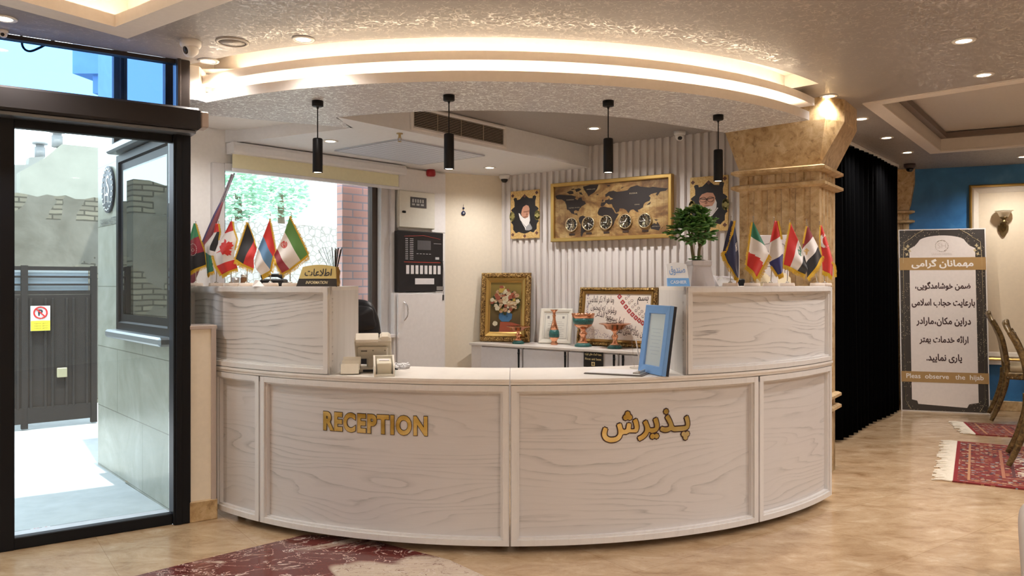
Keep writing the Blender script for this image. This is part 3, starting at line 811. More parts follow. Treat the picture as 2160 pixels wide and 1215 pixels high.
for sec, body, b0, b1, p0, p1, y0, y1 in ((sections[1], 'RECEPTION', 0.072, 0.046, 682, 903, 872, 916), (sections[2], fa('پـذیرش'), 0.052, 0.024, 1267, 1456, 862, 936)):
    am = (ang_of(p0) + ang_of(p1)) / 2; wdt = (ang_of(p1) - ang_of(p0)) * PR
    Y = CC.y - PR * math.cos(am); zc = EYE + (HY - (y0 + y1) / 2) * Y / FPX; hh = (y1 - y0) * Y / FPX
    sp = 1.16 if body.isascii() else 1.0; big = text2d(body, b0, 4, 0, sp); small = text2d(body, b1, 4, 0, sp)
    bx0, bx1 = min(v[0] for v in big[0]), max(v[0] for v in big[0]); by0, by1 = min(v[1] for v in big[0]), max(v[1] for v in big[0])
    sx, sy = wdt / (bx1 - bx0), hh / (by1 - by0)
    fn = lambda t2: ([((x - (bx0 + bx1) / 2) * sx, (y - (by0 + by1) / 2) * sy, d) for x, y, d in t2[0]], t2[1])
    mb = MB(); bend(mb, fn(big), 0, 0, zc, 0.0022, 0, am); bend(mb, fn(small), 0, 0, zc, 0.0040, 1, am)
    o = mb.build('lettering', [LD, LG], sec, recalc=False); o['label'] = 'gold lettering with dark outline'
# ------------------------------------------------------------------ travertine columns
def column(name, label, w, d, loc, rz):
    t = thing(name, label, 'column', loc, rz)
    h = 2.03
    mb = MB()
    n = 7; fw = (w - 0.10) / n                       # fluted shaft on its four sides: plain corner strips, shallow grooves between
    poly = []
    def side(p0, p1, count):
        p0 = Vector(p0); p1 = Vector(p1); e = (p1 - p0); L = e.length; e.normalize(); nn = Vector((e.y, -e.x))
        c = 0.055; g = (L - 2 * c) / (2 * count - 1)
        poly.append(p0)
        for i in range(count):
            s0 = c + i * 2 * g
            if i > 0:
                pass
            poly.extend([p0 + e * (s0), p0 + e * (s0 + 0.006) - nn * 0.014, p0 + e * (s0 + g - 0.006) - nn * 0.014, p0 + e * (s0 + g)])
    side((0, 0), (w, 0), 5); side((w, 0), (w, d), 4); side((w, d), (0, d), 5); side((0, d), (0, 0), 4)
    mb.prism([(p.x, p.y) for p in poly], 0.0, h)
    mb.build('shaft', TRAV, t)
    def ledge(z0, z1, o):
        zs = [(z0, o * 0.35), (z0 + (z1 - z0) * 0.3, o), (z0 + (z1 - z0) * 0.75, o), (z1, o * 0.5)]
        vs = []; fs = []
        for z, k in zs: vs += [(-k, -k, z), (w + k, -k, z), (w + k, d + k, z), (-k, d + k, z)]
        for j in range(3):
            for i in range(4): fs.append((j * 4 + i, j * 4 + (i + 1) % 4, (j + 1) * 4 + (i + 1) % 4, (j + 1) * 4 + i))
        fs += [(3, 2, 1, 0), (12, 13, 14, 15)]
        return MB().add(vs, fs)
    ledge(1.905, 1.945, 0.045).build('moulding', TRAV, t)
    ledge(2.005, 2.045, 0.045).build('moulding', TRAV, t)
    ledge(0.42, 0.46, 0.035).build('moulding', TRAV, t)
    ledge(0.50, 0.54, 0.035).build('moulding', TRAV, t)
    MB().box((w / 2, d / 2, 0.2), (w, d, 0.40), 0.003).build('base', TRAV, t)
    o = 0.10
    lo = [(0, 0), (w, 0), (w, d), (0, d)]; hi = [(-o, -0.02), (w + o * 0.4, -0.02), (w + o * 1.2, d * 0.35), (w + o * 1.2, d + o), (-o, d + o)]
    z0, z1 = 2.04, 2.33
    vs = [(*p, z0) for p in lo] + [(*p, z1) for p in hi] + [(*p, CEIL) for p in hi]
    vs[9] = (-o, -0.02, CEIL)
    fs = [(0, 1, 5, 4), (1, 6, 5), (1, 2, 7, 6), (2, 3, 8, 7), (3, 0, 4, 8), (0, 3, 2, 1)] + [(4 + i, 4 + (i + 1) % 5, 9 + (i + 1) % 5, 9 + i) for i in range(5)] + [(9, 10, 11, 12, 13)]
    MB().add(vs, fs).build('capital', TRAV, t)
    return t
column('stone_column', 'gold travertine fluted column behind the right end of the counter', 0.522, 0.42, (1.55, 5.33, 0), SLAT.ang)
column('stone_column', 'second travertine column in the far corner, mostly behind the black curtain', 0.45, 0.40, (3.72, 8.30, 0), R(-15))

# ------------------------------------------------------------------ black curtain
def curtain():
    p0, p1 = Vector((2.60, 6.30, 0)), Vector((3.84, 7.84, 0)); e = (p1 - p0); L = e.length; e.normalize(); nn = Vector((e.y, -e.x, 0))
    n = 150; rows = 12; vs = []; fs = []; rnd = random.Random(4)
    ph = [rnd.uniform(-0.5, 0.5) for _ in range(40)]
    for j in range(rows + 1):
        z = 0.02 + (CEIL - 0.055) * j / rows
        for i in range(n + 1):
            s = L * i / n; k = s / 0.135
            a = 0.052 * (0.75 + 0.25 * (1 - j / rows)) * math.sin(2 * math.pi * k + ph[int(k) % 40] * 0.6) 
            vs.append(p0 + e * s + nn * (a + 0.01 * math.sin(5 * s + z)) + Vector((0, 0, z)))
    for j in range(rows):
        for i in range(n):
            a = j * (n + 1) + i; fs.append((a, a + 1, a + n + 2, a + n + 1))
    mb = MB().add(vs, fs, 0, True)
    k = NT('black_velvet', 0.9, 0, (0.0012, 0.0012, 0.0014)); k.set('Specular IOR Level', 0.02)
    o = mb.build('curtain', k.m); m = o.modifiers.new('thick', 'SOLIDIFY'); m.thickness = 0.004
    tag(o, 'full height pleated black curtain hanging beside the gold column', 'curtain')
    tag(MB().box(((p0.x + p1.x) / 2, (p0.y + p1.y) / 2, CEIL - 0.015), (L + 0.1, 0.05, 0.03), 0.003, 0, math.atan2(e.y, e.x)).build('curtain_track', M('white_track', (0.8, 0.8, 0.8), 0.4)), 'white ceiling track carrying the black curtain', 'curtain track')
curtain()

# ------------------------------------------------------------------ lights
GLOW = NT('lamp_glow', 0.5).set('Emission Color', (1.0, 0.80, 0.55)).set('Emission Strength', 14.0).m
WHITE_RING = M('white_lamp_ring', (0.85, 0.83, 0.80), 0.4)
def lamp(loc, watts, col=(1.0, 0.945, 0.90), spot=150, rad=0.03):
    l = bpy.data.lights.new('lamp', 'SPOT'); l.energy = watts; l.color = col; l.spot_size = R(spot); l.spot_blend = 0.9; l.shadow_soft_size = rad
    o = bpy.data.objects.new('lamp', l); COL.objects.link(o); o.location = loc; return o
def downlight(x, y, z, label, group='recessed downlights', watts=None):
    t = thing('recessed_downlight', label, 'downlight', (x, y, z), 0, group)
    MB().lathe([(0.036, -0.001), (0.036, -0.006), (0.052, -0.006), (0.055, -0.001)], 24).build('ring', WHITE_RING, t)
    MB().lathe([(0.0, -0.0035), (0.036, -0.0035)], 24).build('diffuser', GLOW, t)
    o = lamp((0, 0, -0.03), watts or DOWN_W); o.parent = t
    return t
def cz(px, py, z):
    Y = FPX * (z - EYE) / (HY - py); return ((px - HX) * Y / FPX, Y)
for px, py, z, lab in ((2033, 85, CEIL, 'lit downlight in the papered ceiling, nearest the top right corner'),
                       (2075, 157, CEIL, 'lit downlight in the papered ceiling, second from the top right corner'),
                       (1748, 202, CEIL, 'lit downlight between the curved soffit end and the gold column capital'),
                       (1817, 250, CEIL, 'lit downlight beside the gold column capital, first of the row along the black curtain'),
                       (1870, 290, CEIL, 'lit downlight in the middle of the row along the black curtain'),
                       (1914, 321, CEIL, 'lit downlight at the far end of the row along the black curtain'),
                       (2158, 330, CEIL, 'lit downlight before the blue wall at the right edge'),
                       (640, 82, CEIL, 'lit downlight in the ceiling next to the round speaker'),
                       (440, 128, CEIL, 'lit downlight at the left tip of the curved soffit'),
                       (8, 38, CEIL, 'lit downlight over the sliding door, at the left edge'),
                       (475, 238, 2.372, 'lit downlight in the small raised ceiling above the left wall'),
                       (697, 297, SLAB, 'lit downlight in the low ceiling near the roller blind'),
                       (1033, 353, SLAB, 'lit downlight in the low ceiling above the yellow wall'),
                       (1253, 270, CEIL, 'lit downlight in the raised ceiling above the world map')):
    x, y = cz(px, py, z); downlight(x, y, z, lab, watts=DOWN_W * (0.4 if px in (475, 697, 440, 640) else 0.55 if px == 1033 else 1.35 if px == 1253 else 1.0))
# unseen fill downlights behind and beside the camera, added to brighten the lobby evenly
k = 0
for x in (-5.4, -3.2, -0.6, 1.4, 3.4, 5.6):
    for y in (-2.2, -0.4, 1.4, 3.0):
        if y > 2 and (x < -3 or -2 < x < 3.2): continue
        if y > 1 and x < -3: continue
        downlight(x, y, CEIL, 'added fill downlight in the unseen lobby ceiling behind the viewpoint', 'added fill downlights behind the viewpoint', DOWN_W * 2.1)

# four black cylinder pendants
def pendant(px, py, Y, label):
    x = (px - HX) * Y / FPX
    t = thing('pendant_lamp', label, 'pendant lamp', (x, Y, SLAB), 0, 'black cylinder pendants')
    MB().lathe([(0.031, 0.0), (0.031, -0.028), (0.027, -0.031), (0.006, -0.032)], 24).build('ceiling_rose', BLACKM, t)
    MB().tube([(0, 0, -0.03), (0, 0, -0.045)], [0.009, 0.004], 10).tube([(0, 0, -0.04), (0, 0, -0.21)], 0.0032, 8).build('cord', BLACKM, t)
    MB().lathe([(0.004, -0.205), (0.024, -0.207), (0.027, -0.212), (0.0275, -0.395), (0.0245, -0.396), (0.0235, -0.378)], 28).build('shade', BLACKM, t)
    MB().lathe([(0.0, -0.3925), (0.0240, -0.3925)], 24).build('bulb', GLOW, t)
    o = lamp((0, 0, -0.402), 20.0, (1.0, 0.9, 0.78), 90, 0.02); o.parent = t
pendant(670, 213, 4.316, 'black cylinder pendant lamp nearest the entrance, in front of the window')
pendant(947, 200, 4.185, 'black cylinder pendant lamp in front of the air grille')
pendant(1283, 213, 4.316, 'black cylinder pendant lamp in front of the world map')
pendant(1515, 243, 4.68, 'black cylinder pendant lamp nearest the gold column')
# ------------------------------------------------------------------ rear window, blind, things beyond the glass
DKBROWN = M('brown_window_frame', (0.10, 0.075, 0.065), 0.4, 0.3)
GREYF = M('grey_white_casing', (0.62, 0.60, 0.60), 0.4)
wc, ww, wz, wh = (W0 + W1) / 2, W1 - W0, (WZ0 + WZ1) / 2, WZ1 - WZ0
w4 = struct(MB().box((ww / 2 - 0.025, 0.03, 0), (0.06, 0.06, wh)).box((-ww / 2 + 0.015, 0.03, 0), (0.03, 0.06, wh)).box((0, 0.03, -wh / 2 + 0.02), (ww, 0.06, 0.04)).build('window_4', DKBROWN, None, WIN.p(wc, 0.02, wz), WIN.ang))
MB().box((-ww / 2 - 0.045, -0.03, 0), (0.09, 0.05, wh + 0.06), 0.004).box((ww / 2 + 0.07, -0.03, 0), (0.15, 0.05, wh + 0.06), 0.004).box((ww / 2 + 0.105, -0.06, 0), (0.045, 0.03, wh + 0.06), 0.004).box((0, -0.03, wh / 2 + 0.01), (ww, 0.05, 0.05), 0.004).build('window_frame', GREYF, w4)
MB().box((0, 0.03, 0), (ww - 0.08, 0.008, wh - 0.08)).build('window_pane', GLASS, w4)
MB().box((0, -0.05, -wh / 2 - 0.02), (ww + 0.2, 0.14, 0.03), 0.004).build('window_sill', WHITE, w4)
t0, t1 = WIN.t(476), WIN.t(839); tc, tw = (t0 + t1) / 2, t1 - t0
bl = thing('roller_blind', 'mostly raised pale yellow roller blind in a white cassette over the rear window', 'roller blind', WIN.p(tc, -0.06, 0), WIN.ang)
prof = [(-0.055, 2.20), (-0.062, 2.215), (-0.062, 2.255), (-0.050, 2.278), (0.05, 2.278), (0.05, 2.20)]
MB().prism(prof, -tw / 2, tw / 2, 0, Matrix(((0, 0, 1, 0), (1, 0, 0, 0), (0, 1, 0, 0), (0, 0, 0, 1)))).build('cassette', M('blind_cassette', (0.80, 0.80, 0.82), 0.35), bl)
MB().box((-0.01, 0.0, 2.15), (tw - 0.06, 0.003, 0.12)).build('fabric', M('pale_yellow_blind_cloth', (0.86, 0.82, 0.58), 0.8), bl)
MB().box((-0.01, -0.002, 2.088), (tw - 0.05, 0.018, 0.026), 0.005).build('bottom_rail', bpy.data.materials['blind_cassette'], bl)

def pier_mat():
    k = NT('red_pier_brick', 0.8)
    v = k.coord('Object'); sx = k.n('SeparateXYZ', 0, Vector=v); nd = k.t.nodes[-1]
    cmb = k.n('CombineXYZ', 0, X=k.math('ADD', nd.outputs[0], nd.outputs[1]), Y=nd.outputs[2])
    br = k.t.nodes.new('ShaderNodeTexBrick'); k.t.links.new(cmb, br.inputs['Vector'])
    for kk, vv in (('Scale', 1.0), ('Mortar Size', 0.006), ('Brick Width', 0.21), ('Row Height', 0.066)): br.inputs[kk].default_value = vv
    br.inputs['Color1'].default_value = (0.82, 0.47, 0.41, 1); br.inputs['Color2'].default_value = (0.74, 0.40, 0.34, 1); br.inputs['Mortar'].default_value = (0.42, 0.36, 0.40, 1)
    k.set('Base Color', br.outputs['Color']); return k.m
PV = Wall(*WIN.p(0, 0.28)[:2], WIN.u.x, WIN.u.y); t0, t1 = PV.t(722), PV.t(800)
tag(MB().box(((t0 + t1) / 2, 0.32, 1.3), (t1 - t0, 0.08, 2.6)).build('brick_pier', pier_mat(), None, WIN.o, WIN.ang), 'red brick pier standing outside the right part of the rear window', 'brick pier')
def rubble():
    k = NT('pale_rubble_stone', 0.9)
    v = k.coord('Object', (1, 1, 1)); wv = k.noise(v, 2, 3)
    vo = k.n('TexVoronoi', 0, {'feature': 'DISTANCE_TO_EDGE'}, Vector=v, Scale=13.0)
    k.set('Base Color', k.mix(k.ramp(vo, (0.02, (0, 0, 0)), (0.07, (1, 1, 1))), (0.28, 0.25, 0.22), k.mix(wv, (0.40, 0.37, 0.34), (0.52, 0.50, 0.47))))
    return k.m
tag(MB().box((4.2, 3.4, 0.98), (5.2, 0.3, 2.06)).build('stone_wall', rubble(), None, WIN.o, WIN.ang), 'sunlit rubble stone wall across the yard, seen through the rear window', 'wall')
LEAFG = M('sunlit_leaf', (0.46, 0.66, 0.50), 0.6); BARK = M('bark', (0.20, 0.14, 0.09), 0.9)
def tree(px, py, Y, rx, rz, label, seed):
    c = at(px, py, Y); rnd = random.Random(seed)
    t = thing('yard_tree', label, 'tree', (c.x, c.y, 0), 0, 'trees in the yard')
    MB().tube([(0, 0, 0), (0.05, 0, c.z * 0.6), (0, 0.03, c.z)], [0.10, 0.08, 0.04], 10).build('trunk', BARK, t)
    mb = MB()
    for i in range(1000):
        while True:
            p = Vector((rnd.uniform(-1, 1), rnd.uniform(-1, 1), rnd.uniform(-1, 1)))
            if p.length < 1: break
        if rnd.random() < 0.35 and p.length < 0.5: continue
        q = Vector((p.x * rx, p.y * rx, c.z + p.z * rz)); s = rnd.uniform(0.035, 0.07)
        m = Matrix.Translation(q) @ Matrix.Rotation(rnd.uniform(0, 6.28), 4, 'Z') @ Matrix.Rotation(rnd.uniform(-1.2, 1.2), 4, 'X')
        mb.add([(-s, 0, 0), (0, -s * 0.5, 0.01), (s, 0, 0), (0, s * 0.5, 0.01)], [(0, 1, 2, 3)], 0, False, None, m)
    mb.build('foliage', LEAFG, t, recalc=False)
tree(500, 405, 11.0, 0.42, 0.55, 'leafy tree above the stone wall, at the left of the rear window', 3)
tree(590, 405, 12.6, 0.48, 0.50, 'leafy tree above the stone wall, in the middle of the rear window', 5)

# furled flags leaning in the window corner
for k_, (top, bot, col, lab) in enumerate(((at(494, 366, 5.30), at(400, 601, 4.80), (0.12, 0.012, 0.02), 'dark red furled flag pole leaning in the window corner, the outer of the pair'),
                                          (at(489, 368, 5.36), at(397, 600, 4.88), (0.02, 0.015, 0.07), 'dark blue furled flag pole leaning in the window corner, nearer the wall'))):
    d = bot - top
    t = thing('furled_flag', lab, 'flag pole', bot, 0, 'furled flags leaning in the window corner')
    MB().tube([top - bot, Vector((0, 0, 0))], 0.006, 8).build('pole', M('dark_pole', (0.05, 0.03, 0.04), 0.4), t)
    pts = [(top - bot) * f for f in (0.72, 0.6, 0.45, 0.3, 0.15, 0.0)]
    MB().tube(pts, [0.006, 0.014, 0.018, 0.02, 0.022, 0.022], 10).build('cloth', M('furled_cloth_%d' % k_, col, 0.7), t)

# ------------------------------------------------------------------ panels and cabinet right of the window
def onwall(W, px0, py0, px1, py1, d=0.0):
    """t/z box on a wall from two image corners, with the wall shifted d towards the viewer"""
    V = Wall(*(W.o + W.n * -d)[:2], W.u.x, W.u.y)
    a, b = V.t(px0), V.t(px1); tm = (px0 + px1) / 2
    return V, (a + b) / 2, b - a, (V.z(tm, py0) + V.z(tm, py1)) / 2, V.z(tm, py0) - V.z(tm, py1)
V, tc, w, zc, h = onwall(WIN, 832, 617, 936, 775, 0.10)
top = zc + h / 2
c = thing('tall_cabinet', 'white cabinet with a curved handle under the black alarm panel', 'cabinet', V.p(tc, 0.0, 0), V.ang)
MB().box((0, 0.05, top / 2), (w, 0.085, top), 0.003).build('body', WHITE, c)
dr = MB().box((0.01, -0.009, top / 2), (w - 0.03, 0.018, top - 0.02), 0.003).build('door', WHITE, c)
hx = V.t(850) - tc
MB().tube(smooth_pts([(hx, -0.018, top - 0.08), (hx + 0.01, -0.045, top - 0.11), (hx + 0.012, -0.05, top - 0.16), (hx + 0.01, -0.045, top - 0.20), (hx, -0.018, top - 0.235)], 4), 0.006, 8).build('handle', M('chrome', (0.7, 0.7, 0.72), 0.2, 0.9), dr)
MB().cyl((-w / 2 + 0.035, -0.018, top - 0.36), (-w / 2 + 0.035, -0.024, top - 0.36), 0.022, None, 20).build('cable_cap', WHITE, dr)
V, tc, w, zc, h = onwall(WIN, 841, 365, 940, 484, 0.03)
cv = tag(MB().box((0, 0.014, 0), (w, 0.028, h + 0.04), 0.003).build('wall_cover', WHITE, None, V.p(tc, 0, zc), V.ang), 'large white cover board behind the beige electrical panel', 'cover board')
V, tc, w, zc, h = onwall(WIN, 840, 404, 917, 482, 0.06)
c = thing('electrical_panel', 'beige metal electrical panel with small window and black latch', 'electrical panel', V.p(tc, 0, zc), V.ang)
BEIGE = M('beige_enamel', (0.72, 0.70, 0.62), 0.4)
MB().box((0, 0.014, 0), (w, 0.028, h), 0.003).build('body', BEIGE, c)
MB().box((0, -0.004, 0), (w - 0.012, 0.008, h - 0.012), 0.002).build('door', BEIGE, c)
pw = MB().box((0.01, -0.010, h * 0.20), (w * 0.44, 0.004, h * 0.28), 0.001).build('viewing_window', M('smoked_window', (0.10, 0.10, 0.11), 0.15), c)
mb = MB()
for i in range(5): mb.box((-0.055 + i * 0.028, -0.0135, h * 0.24), (0.017, 0.003, 0.03))
for i in range(3): mb.box((-0.05 + i * 0.05, -0.0135, h * 0.14), (0.035, 0.003, 0.016))
mb.build('breakers', M('grey_breaker', (0.42, 0.42, 0.42), 0.5), pw)
MB().box((-w * 0.36, -0.013, -h * 0.08), (0.026, 0.012, 0.020), 0.003).cyl((-w * 0.36 - 0.012, -0.008, -h * 0.08), (-w * 0.36 - 0.012, -0.016, -h * 0.08), 0.010).build('latch', BLACKM, c)
V, tc, w, zc, h = onwall(WIN, 839, 491, 935, 617, 0.10)
c = thing('fire_alarm_controller', 'black fire alarm panel with screen and a row of white label strips', 'fire alarm', V.p(tc, 0, zc + 0.008), V.ang)
PANEL = M('black_panel', (0.012, 0.011, 0.013), 0.35); PALEL = M('white_label', (0.78, 0.76, 0.78), 0.5); REDL = M('red_line', (0.45, 0.05, 0.03), 0.5)
MB().box((0, 0.045, 0), (w, 0.09, h), 0.004).build('housing', PANEL, c)
fx = lambda zx: (zx - 340) / 480.0 * w            # zoomed layout, x from 100 to 580
fz = lambda zy: (832 - zy) / 640.0 * h            # y from 512 to 1152
MB().box((fx(370), -0.002, fz(655)), (0.30 * w, 0.004, 0.16 * h), 0.001).build('screen', M('grey_screen', (0.10, 0.10, 0.11), 0.2), c)
mb = MB()
for i in range(12):
    yy = 592 + i * 19.5
    mb.box((fx(190), -0.001, fz(yy)), (0.055 * w, 0.002, 0.008 * h)).box((fx(240), -0.001, fz(yy)), (0.075 * w, 0.002, 0.008 * h))
for i in range(5): mb.box((fx(302 + i * 33), -0.001, fz(748)), (0.04 * w, 0.002, 0.006 * h))
mb.box((fx(515), -0.001, fz(632)), (0.17 * w, 0.002, 0.004 * h))
mb.build('legend', PALEL, c)
mb = MB().box((fx(355), -0.001, fz(838)), (0.80 * w, 0.002, 0.010 * h))
mb.tube([(fx(165), -0.001, fz(568)), (fx(365), -0.001, fz(550)), (fx(548), -0.001, fz(582))], 0.002, 6)
mb.build('red_lines', REDL, c)
for i in range(8): MB().box((fx(198 + i * 47.5), -0.003, fz(918)), (0.063 * w, 0.004, 0.145 * h)).build('label_strip', PALEL, c)
MB().box((fx(375), -0.003, fz(1042)), (0.42 * w, 0.004, 0.10 * h)).build('label_card', PALEL, c)
MB().box((fx(510), -0.003, fz(792)), (0.085 * w, 0.004, 0.04 * h)).build('button', M('grey_button', (0.45, 0.46, 0.48), 0.5), c)
MB().box((fx(540), -0.003, fz(1118)), (0.15 * w, 0.004, 0.065 * h)).build('maker_plate', M('grey_plate', (0.28, 0.27, 0.26), 0.5), c)
MB().cyl((fx(556), 0, fz(825)), (fx(556), -0.02, fz(825)), 0.008).tube([(fx(558), -0.02, fz(825)), (fx(566), -0.022, fz(1000)), (fx(564), -0.022, fz(1195))], 0.002, 6).tube([(fx(562), -0.022, fz(1190)), (fx(560), -0.022, fz(1250))], 0.008, 8).build('hanging_key', M('dark_key', (0.08, 0.08, 0.08), 0.4, 0.4), c)
p = WIN.p(WIN.t(901), -0.05, 0)
c = thing('alarm_siren', 'small red alarm siren under the low ceiling above the white cover board', 'alarm siren', (p.x, p.y, SLAB), WIN.ang)
MB().lathe([(0.036, 0), (0.038, -0.012), (0.042, -0.02), (0.042, -0.045), (0.034, -0.058), (0, -0.06)], 20).build('body', M('siren_red', (0.35, 0.012, 0.02), 0.35), c)
c = thing('evil_eye_charm', 'small blue eye charm hanging on the yellow wall', 'wall charm', YEL.p(YEL.t(977), -0.008, YEL.z(977, 443)), YEL.ang)
MB().tube([(0, 0, 0.05), (0, 0, -0.03)], 0.0015, 6).build('thread', BLACKM, c)
MB().ball((0, 0, 0.015), 0.010).build('bead', M('dark_blue_glass', (0.02, 0.03, 0.10), 0.1), c)
b_ = MB().lathe([(0, -0.004), (0.019, -0.003), (0.021, 0), (0.019, 0.004), (0, 0.006)], 20, 0, Matrix.Translation((0, 0, -0.03)) @ Matrix.Rotation(R(90), 4, 'X')).build('eye_disc', bpy.data.materials['dark_blue_glass'], c)
MB().lathe([(0, 0.0065), (0.010, 0.0062)], 16, 0, Matrix.Translation((0, 0, -0.03)) @ Matrix.Rotation(R(90), 4, 'X')).build('eye_white', M('eye_white', (0.8, 0.85, 0.9), 0.2), b_)

# ------------------------------------------------------------------ fittings on the ceilings
BULK = Wall(-1.06, 4.733, 0.705 + 1.06, 6.84 - 4.733)
V, tc, w, zc, h = onwall(BULK, 868, 240, 1062, 300, 0.0)
z0_, z1_ = 2.318, 2.452
c = thing('air_grille', 'white framed return air grille with dark louvres in the bulkhead', 'air grille', BULK.p(tc, -0.002, (z0_ + z1_) / 2), BULK.ang)
MB().frame(w + 0.03, z1_ - z0_ + 0.035, [(0, 0), (0, 0.014), (0.012, 0.018), (0.026, 0.012), (0.026, 0)]).build('frame', WHITE, c)
MB().box((0, -0.001, 0), (w - 0.02, 0.002, z1_ - z0_ - 0.01)).build('backing', M('grille_shadow', (0.006, 0.005, 0.005), 0.9), c)
mb = MB(); nl = 12
for i in range(nl): mb.box((0, -0.009, -0.062 + i * 0.124 / (nl - 1)), (w - 0.024, 0.003, 0.0030), 0, 0, 0, None)
for i in range(1, 4): mb.box((-w / 2 + i * w / 4, -0.006, 0), (0.003, 0.006, z1_ - z0_ - 0.02))
mb.build('louvres', M('louvre_tan', (0.50, 0.42, 0.34), 0.5), c)
qa, qb, qc, qd = [Vector((*cz(px, py, SLAB), 0)) for px, py in ((704, 316), (843, 292), (1025, 327), (886, 345))]
ctr = (qa + qb + qc + qd) / 4; ex = ((qd - qa) + (qc - qb)) / 2; ey = ((qb - qa) + (qc - qd)) / 2
c = thing('linear_diffuser', 'large square pale blue linear air diffuser flush in the low ceiling', 'air diffuser', (ctr.x, ctr.y, SLAB), math.atan2(ex.y, ex.x))
lx, ly = ex.length, ey.length
DIFF = M('diffuser_enamel', (0.66, 0.70, 0.80), 0.45)
MB().box((0, 0, -0.0052), (lx, ly, 0.008), 0.002).build('plate', DIFF, c)
mb = MB()
for i in range(11): mb.box((0, -ly / 2 + 0.05 + i * (ly - 0.1) / 10, -0.0085), (lx - 0.06, 0.004, 0.002))
mb.build('slots', M('slot_shadow', (0.20, 0.23, 0.33), 0.8), c)
MB().frame(lx, ly, [(0, 0.008), (0, 0.0105), (0.006, 0.0105), (0.006, 0.008)], 0, Matrix.Rotation(R(90), 4, 'X')).build('rim', M('rim_grey', (0.30, 0.32, 0.38), 0.5), c)
x, y = cz(843, 281, SLAB)
c = thing('sprinkler', 'small fire sprinkler head hanging from the low ceiling beside the bulkhead', 'sprinkler', (x, y, SLAB))
MB().lathe([(0.022, 0), (0.022, -0.006), (0.009, -0.008), (0.009, -0.03), (0.006, -0.032)], 14).build('body', M('brass', (0.45, 0.33, 0.16), 0.3, 0.8), c)
MB().tube([(-0.009, 0, -0.028), (-0.011, 0, -0.045), (0, 0, -0.055), (0.011, 0, -0.045), (0.009, 0, -0.028)], 0.0022, 6).lathe([(0, -0.056), (0.014, -0.056), (0.014, -0.058)], 12).build('deflector', bpy.data.materials['brass'], c)
x, y = cz(490, 88, CEIL)
c = thing('ceiling_speaker', 'round flush speaker in the ceiling by the curved soffit', 'ceiling speaker', (x, y, CEIL))
GR = M('speaker_grey', (0.42, 0.38, 0.35), 0.5)
MB().lathe([(0.079, 0), (0.079, -0.005), (0.066, -0.008), (0.066, -0.004)], 32).build('rim', M('speaker_rim', (0.55, 0.50, 0.46), 0.5), c)
MB().lathe([(0.066, -0.004), (0.0, -0.007)], 32).build('mesh_cover', GR, c)
MB().lathe([(0.003, -0.007), (0.0, -0.009)], 8).build('led', PALEL, c)
CAMW = M('camera_white', (0.80, 0.78, 0.76), 0.35); CAMB = M('camera_lens', (0.01, 0.01, 0.012), 0.12)
def turret(x, y, z, r, aim, label):
    t = thing('security_camera', label, 'security camera', (x, y, z))
    MB().lathe([(r, 0), (r, -r * 0.45), (r * 0.92, -r * 0.62), (r * 0.8, -r * 0.7)], 24).build('base', CAMW, t)
    d = Vector(aim).normalized(); c_ = Vector((0, 0, -r * 0.85))
    q = d.to_track_quat('Z', 'Y').to_matrix().to_4x4()
    e = MB().lathe([(0, -r * 0.75), (r * 0.6, -r * 0.5), (r * 0.78, 0), (r * 0.70, r * 0.45), (r * 0.42, r * 0.64), (r * 0.38, r * 0.60)], 24, 0, Matrix.Translation(c_) @ q).build('eyeball', CAMW, t)
    MB().lathe([(r * 0.38, r * 0.605), (0, r * 0.62)], 20, 0, Matrix.Translation(c_) @ q).build('lens', CAMB, e)
def dome(x, y, z, r, label, mat=None):
    t = thing('security_camera', label, 'security camera', (x, y, z))
    MB().lathe([(r, 0), (r, -r * 0.5), (r * 0.8, -r * 0.75), (r * 0.66, -r * 0.8)], 24).build('base', mat or CAMW, t)
    MB().lathe([(r * 0.66, -r * 0.78), (r * 0.58, -r * 1.15), (r * 0.35, -r * 1.38), (0, -r * 1.45)], 24).build('dome', CAMB, t)
x, y = cz(402, 86, CEIL); turret(x, y, CEIL, 0.050, (-0.5, -0.75, -0.35), 'white turret security camera on the ceiling above the entrance post')
x, y = cz(1434, 277, CEIL); turret(x, y, CEIL, 0.046, (-0.1, -0.75, -0.65), 'white turret security camera above the right hand portrait')
x, y = cz(1064, 369, SLAB); dome(x, y, SLAB, 0.050, 'white dome security camera in the corner above the smaller portrait')
x, y = cz(1919, 346, CEIL); dome(x, y, CEIL, 0.055, 'dark dome security camera in front of the far column', M('camera_dark', (0.06, 0.04, 0.04), 0.4))
x, y = cz(7, 64, CEIL); turret(x, y, CEIL, 0.022, (0.3, -0.9, -0.3), 'tiny grey ceiling camera over the sliding door at the left edge')
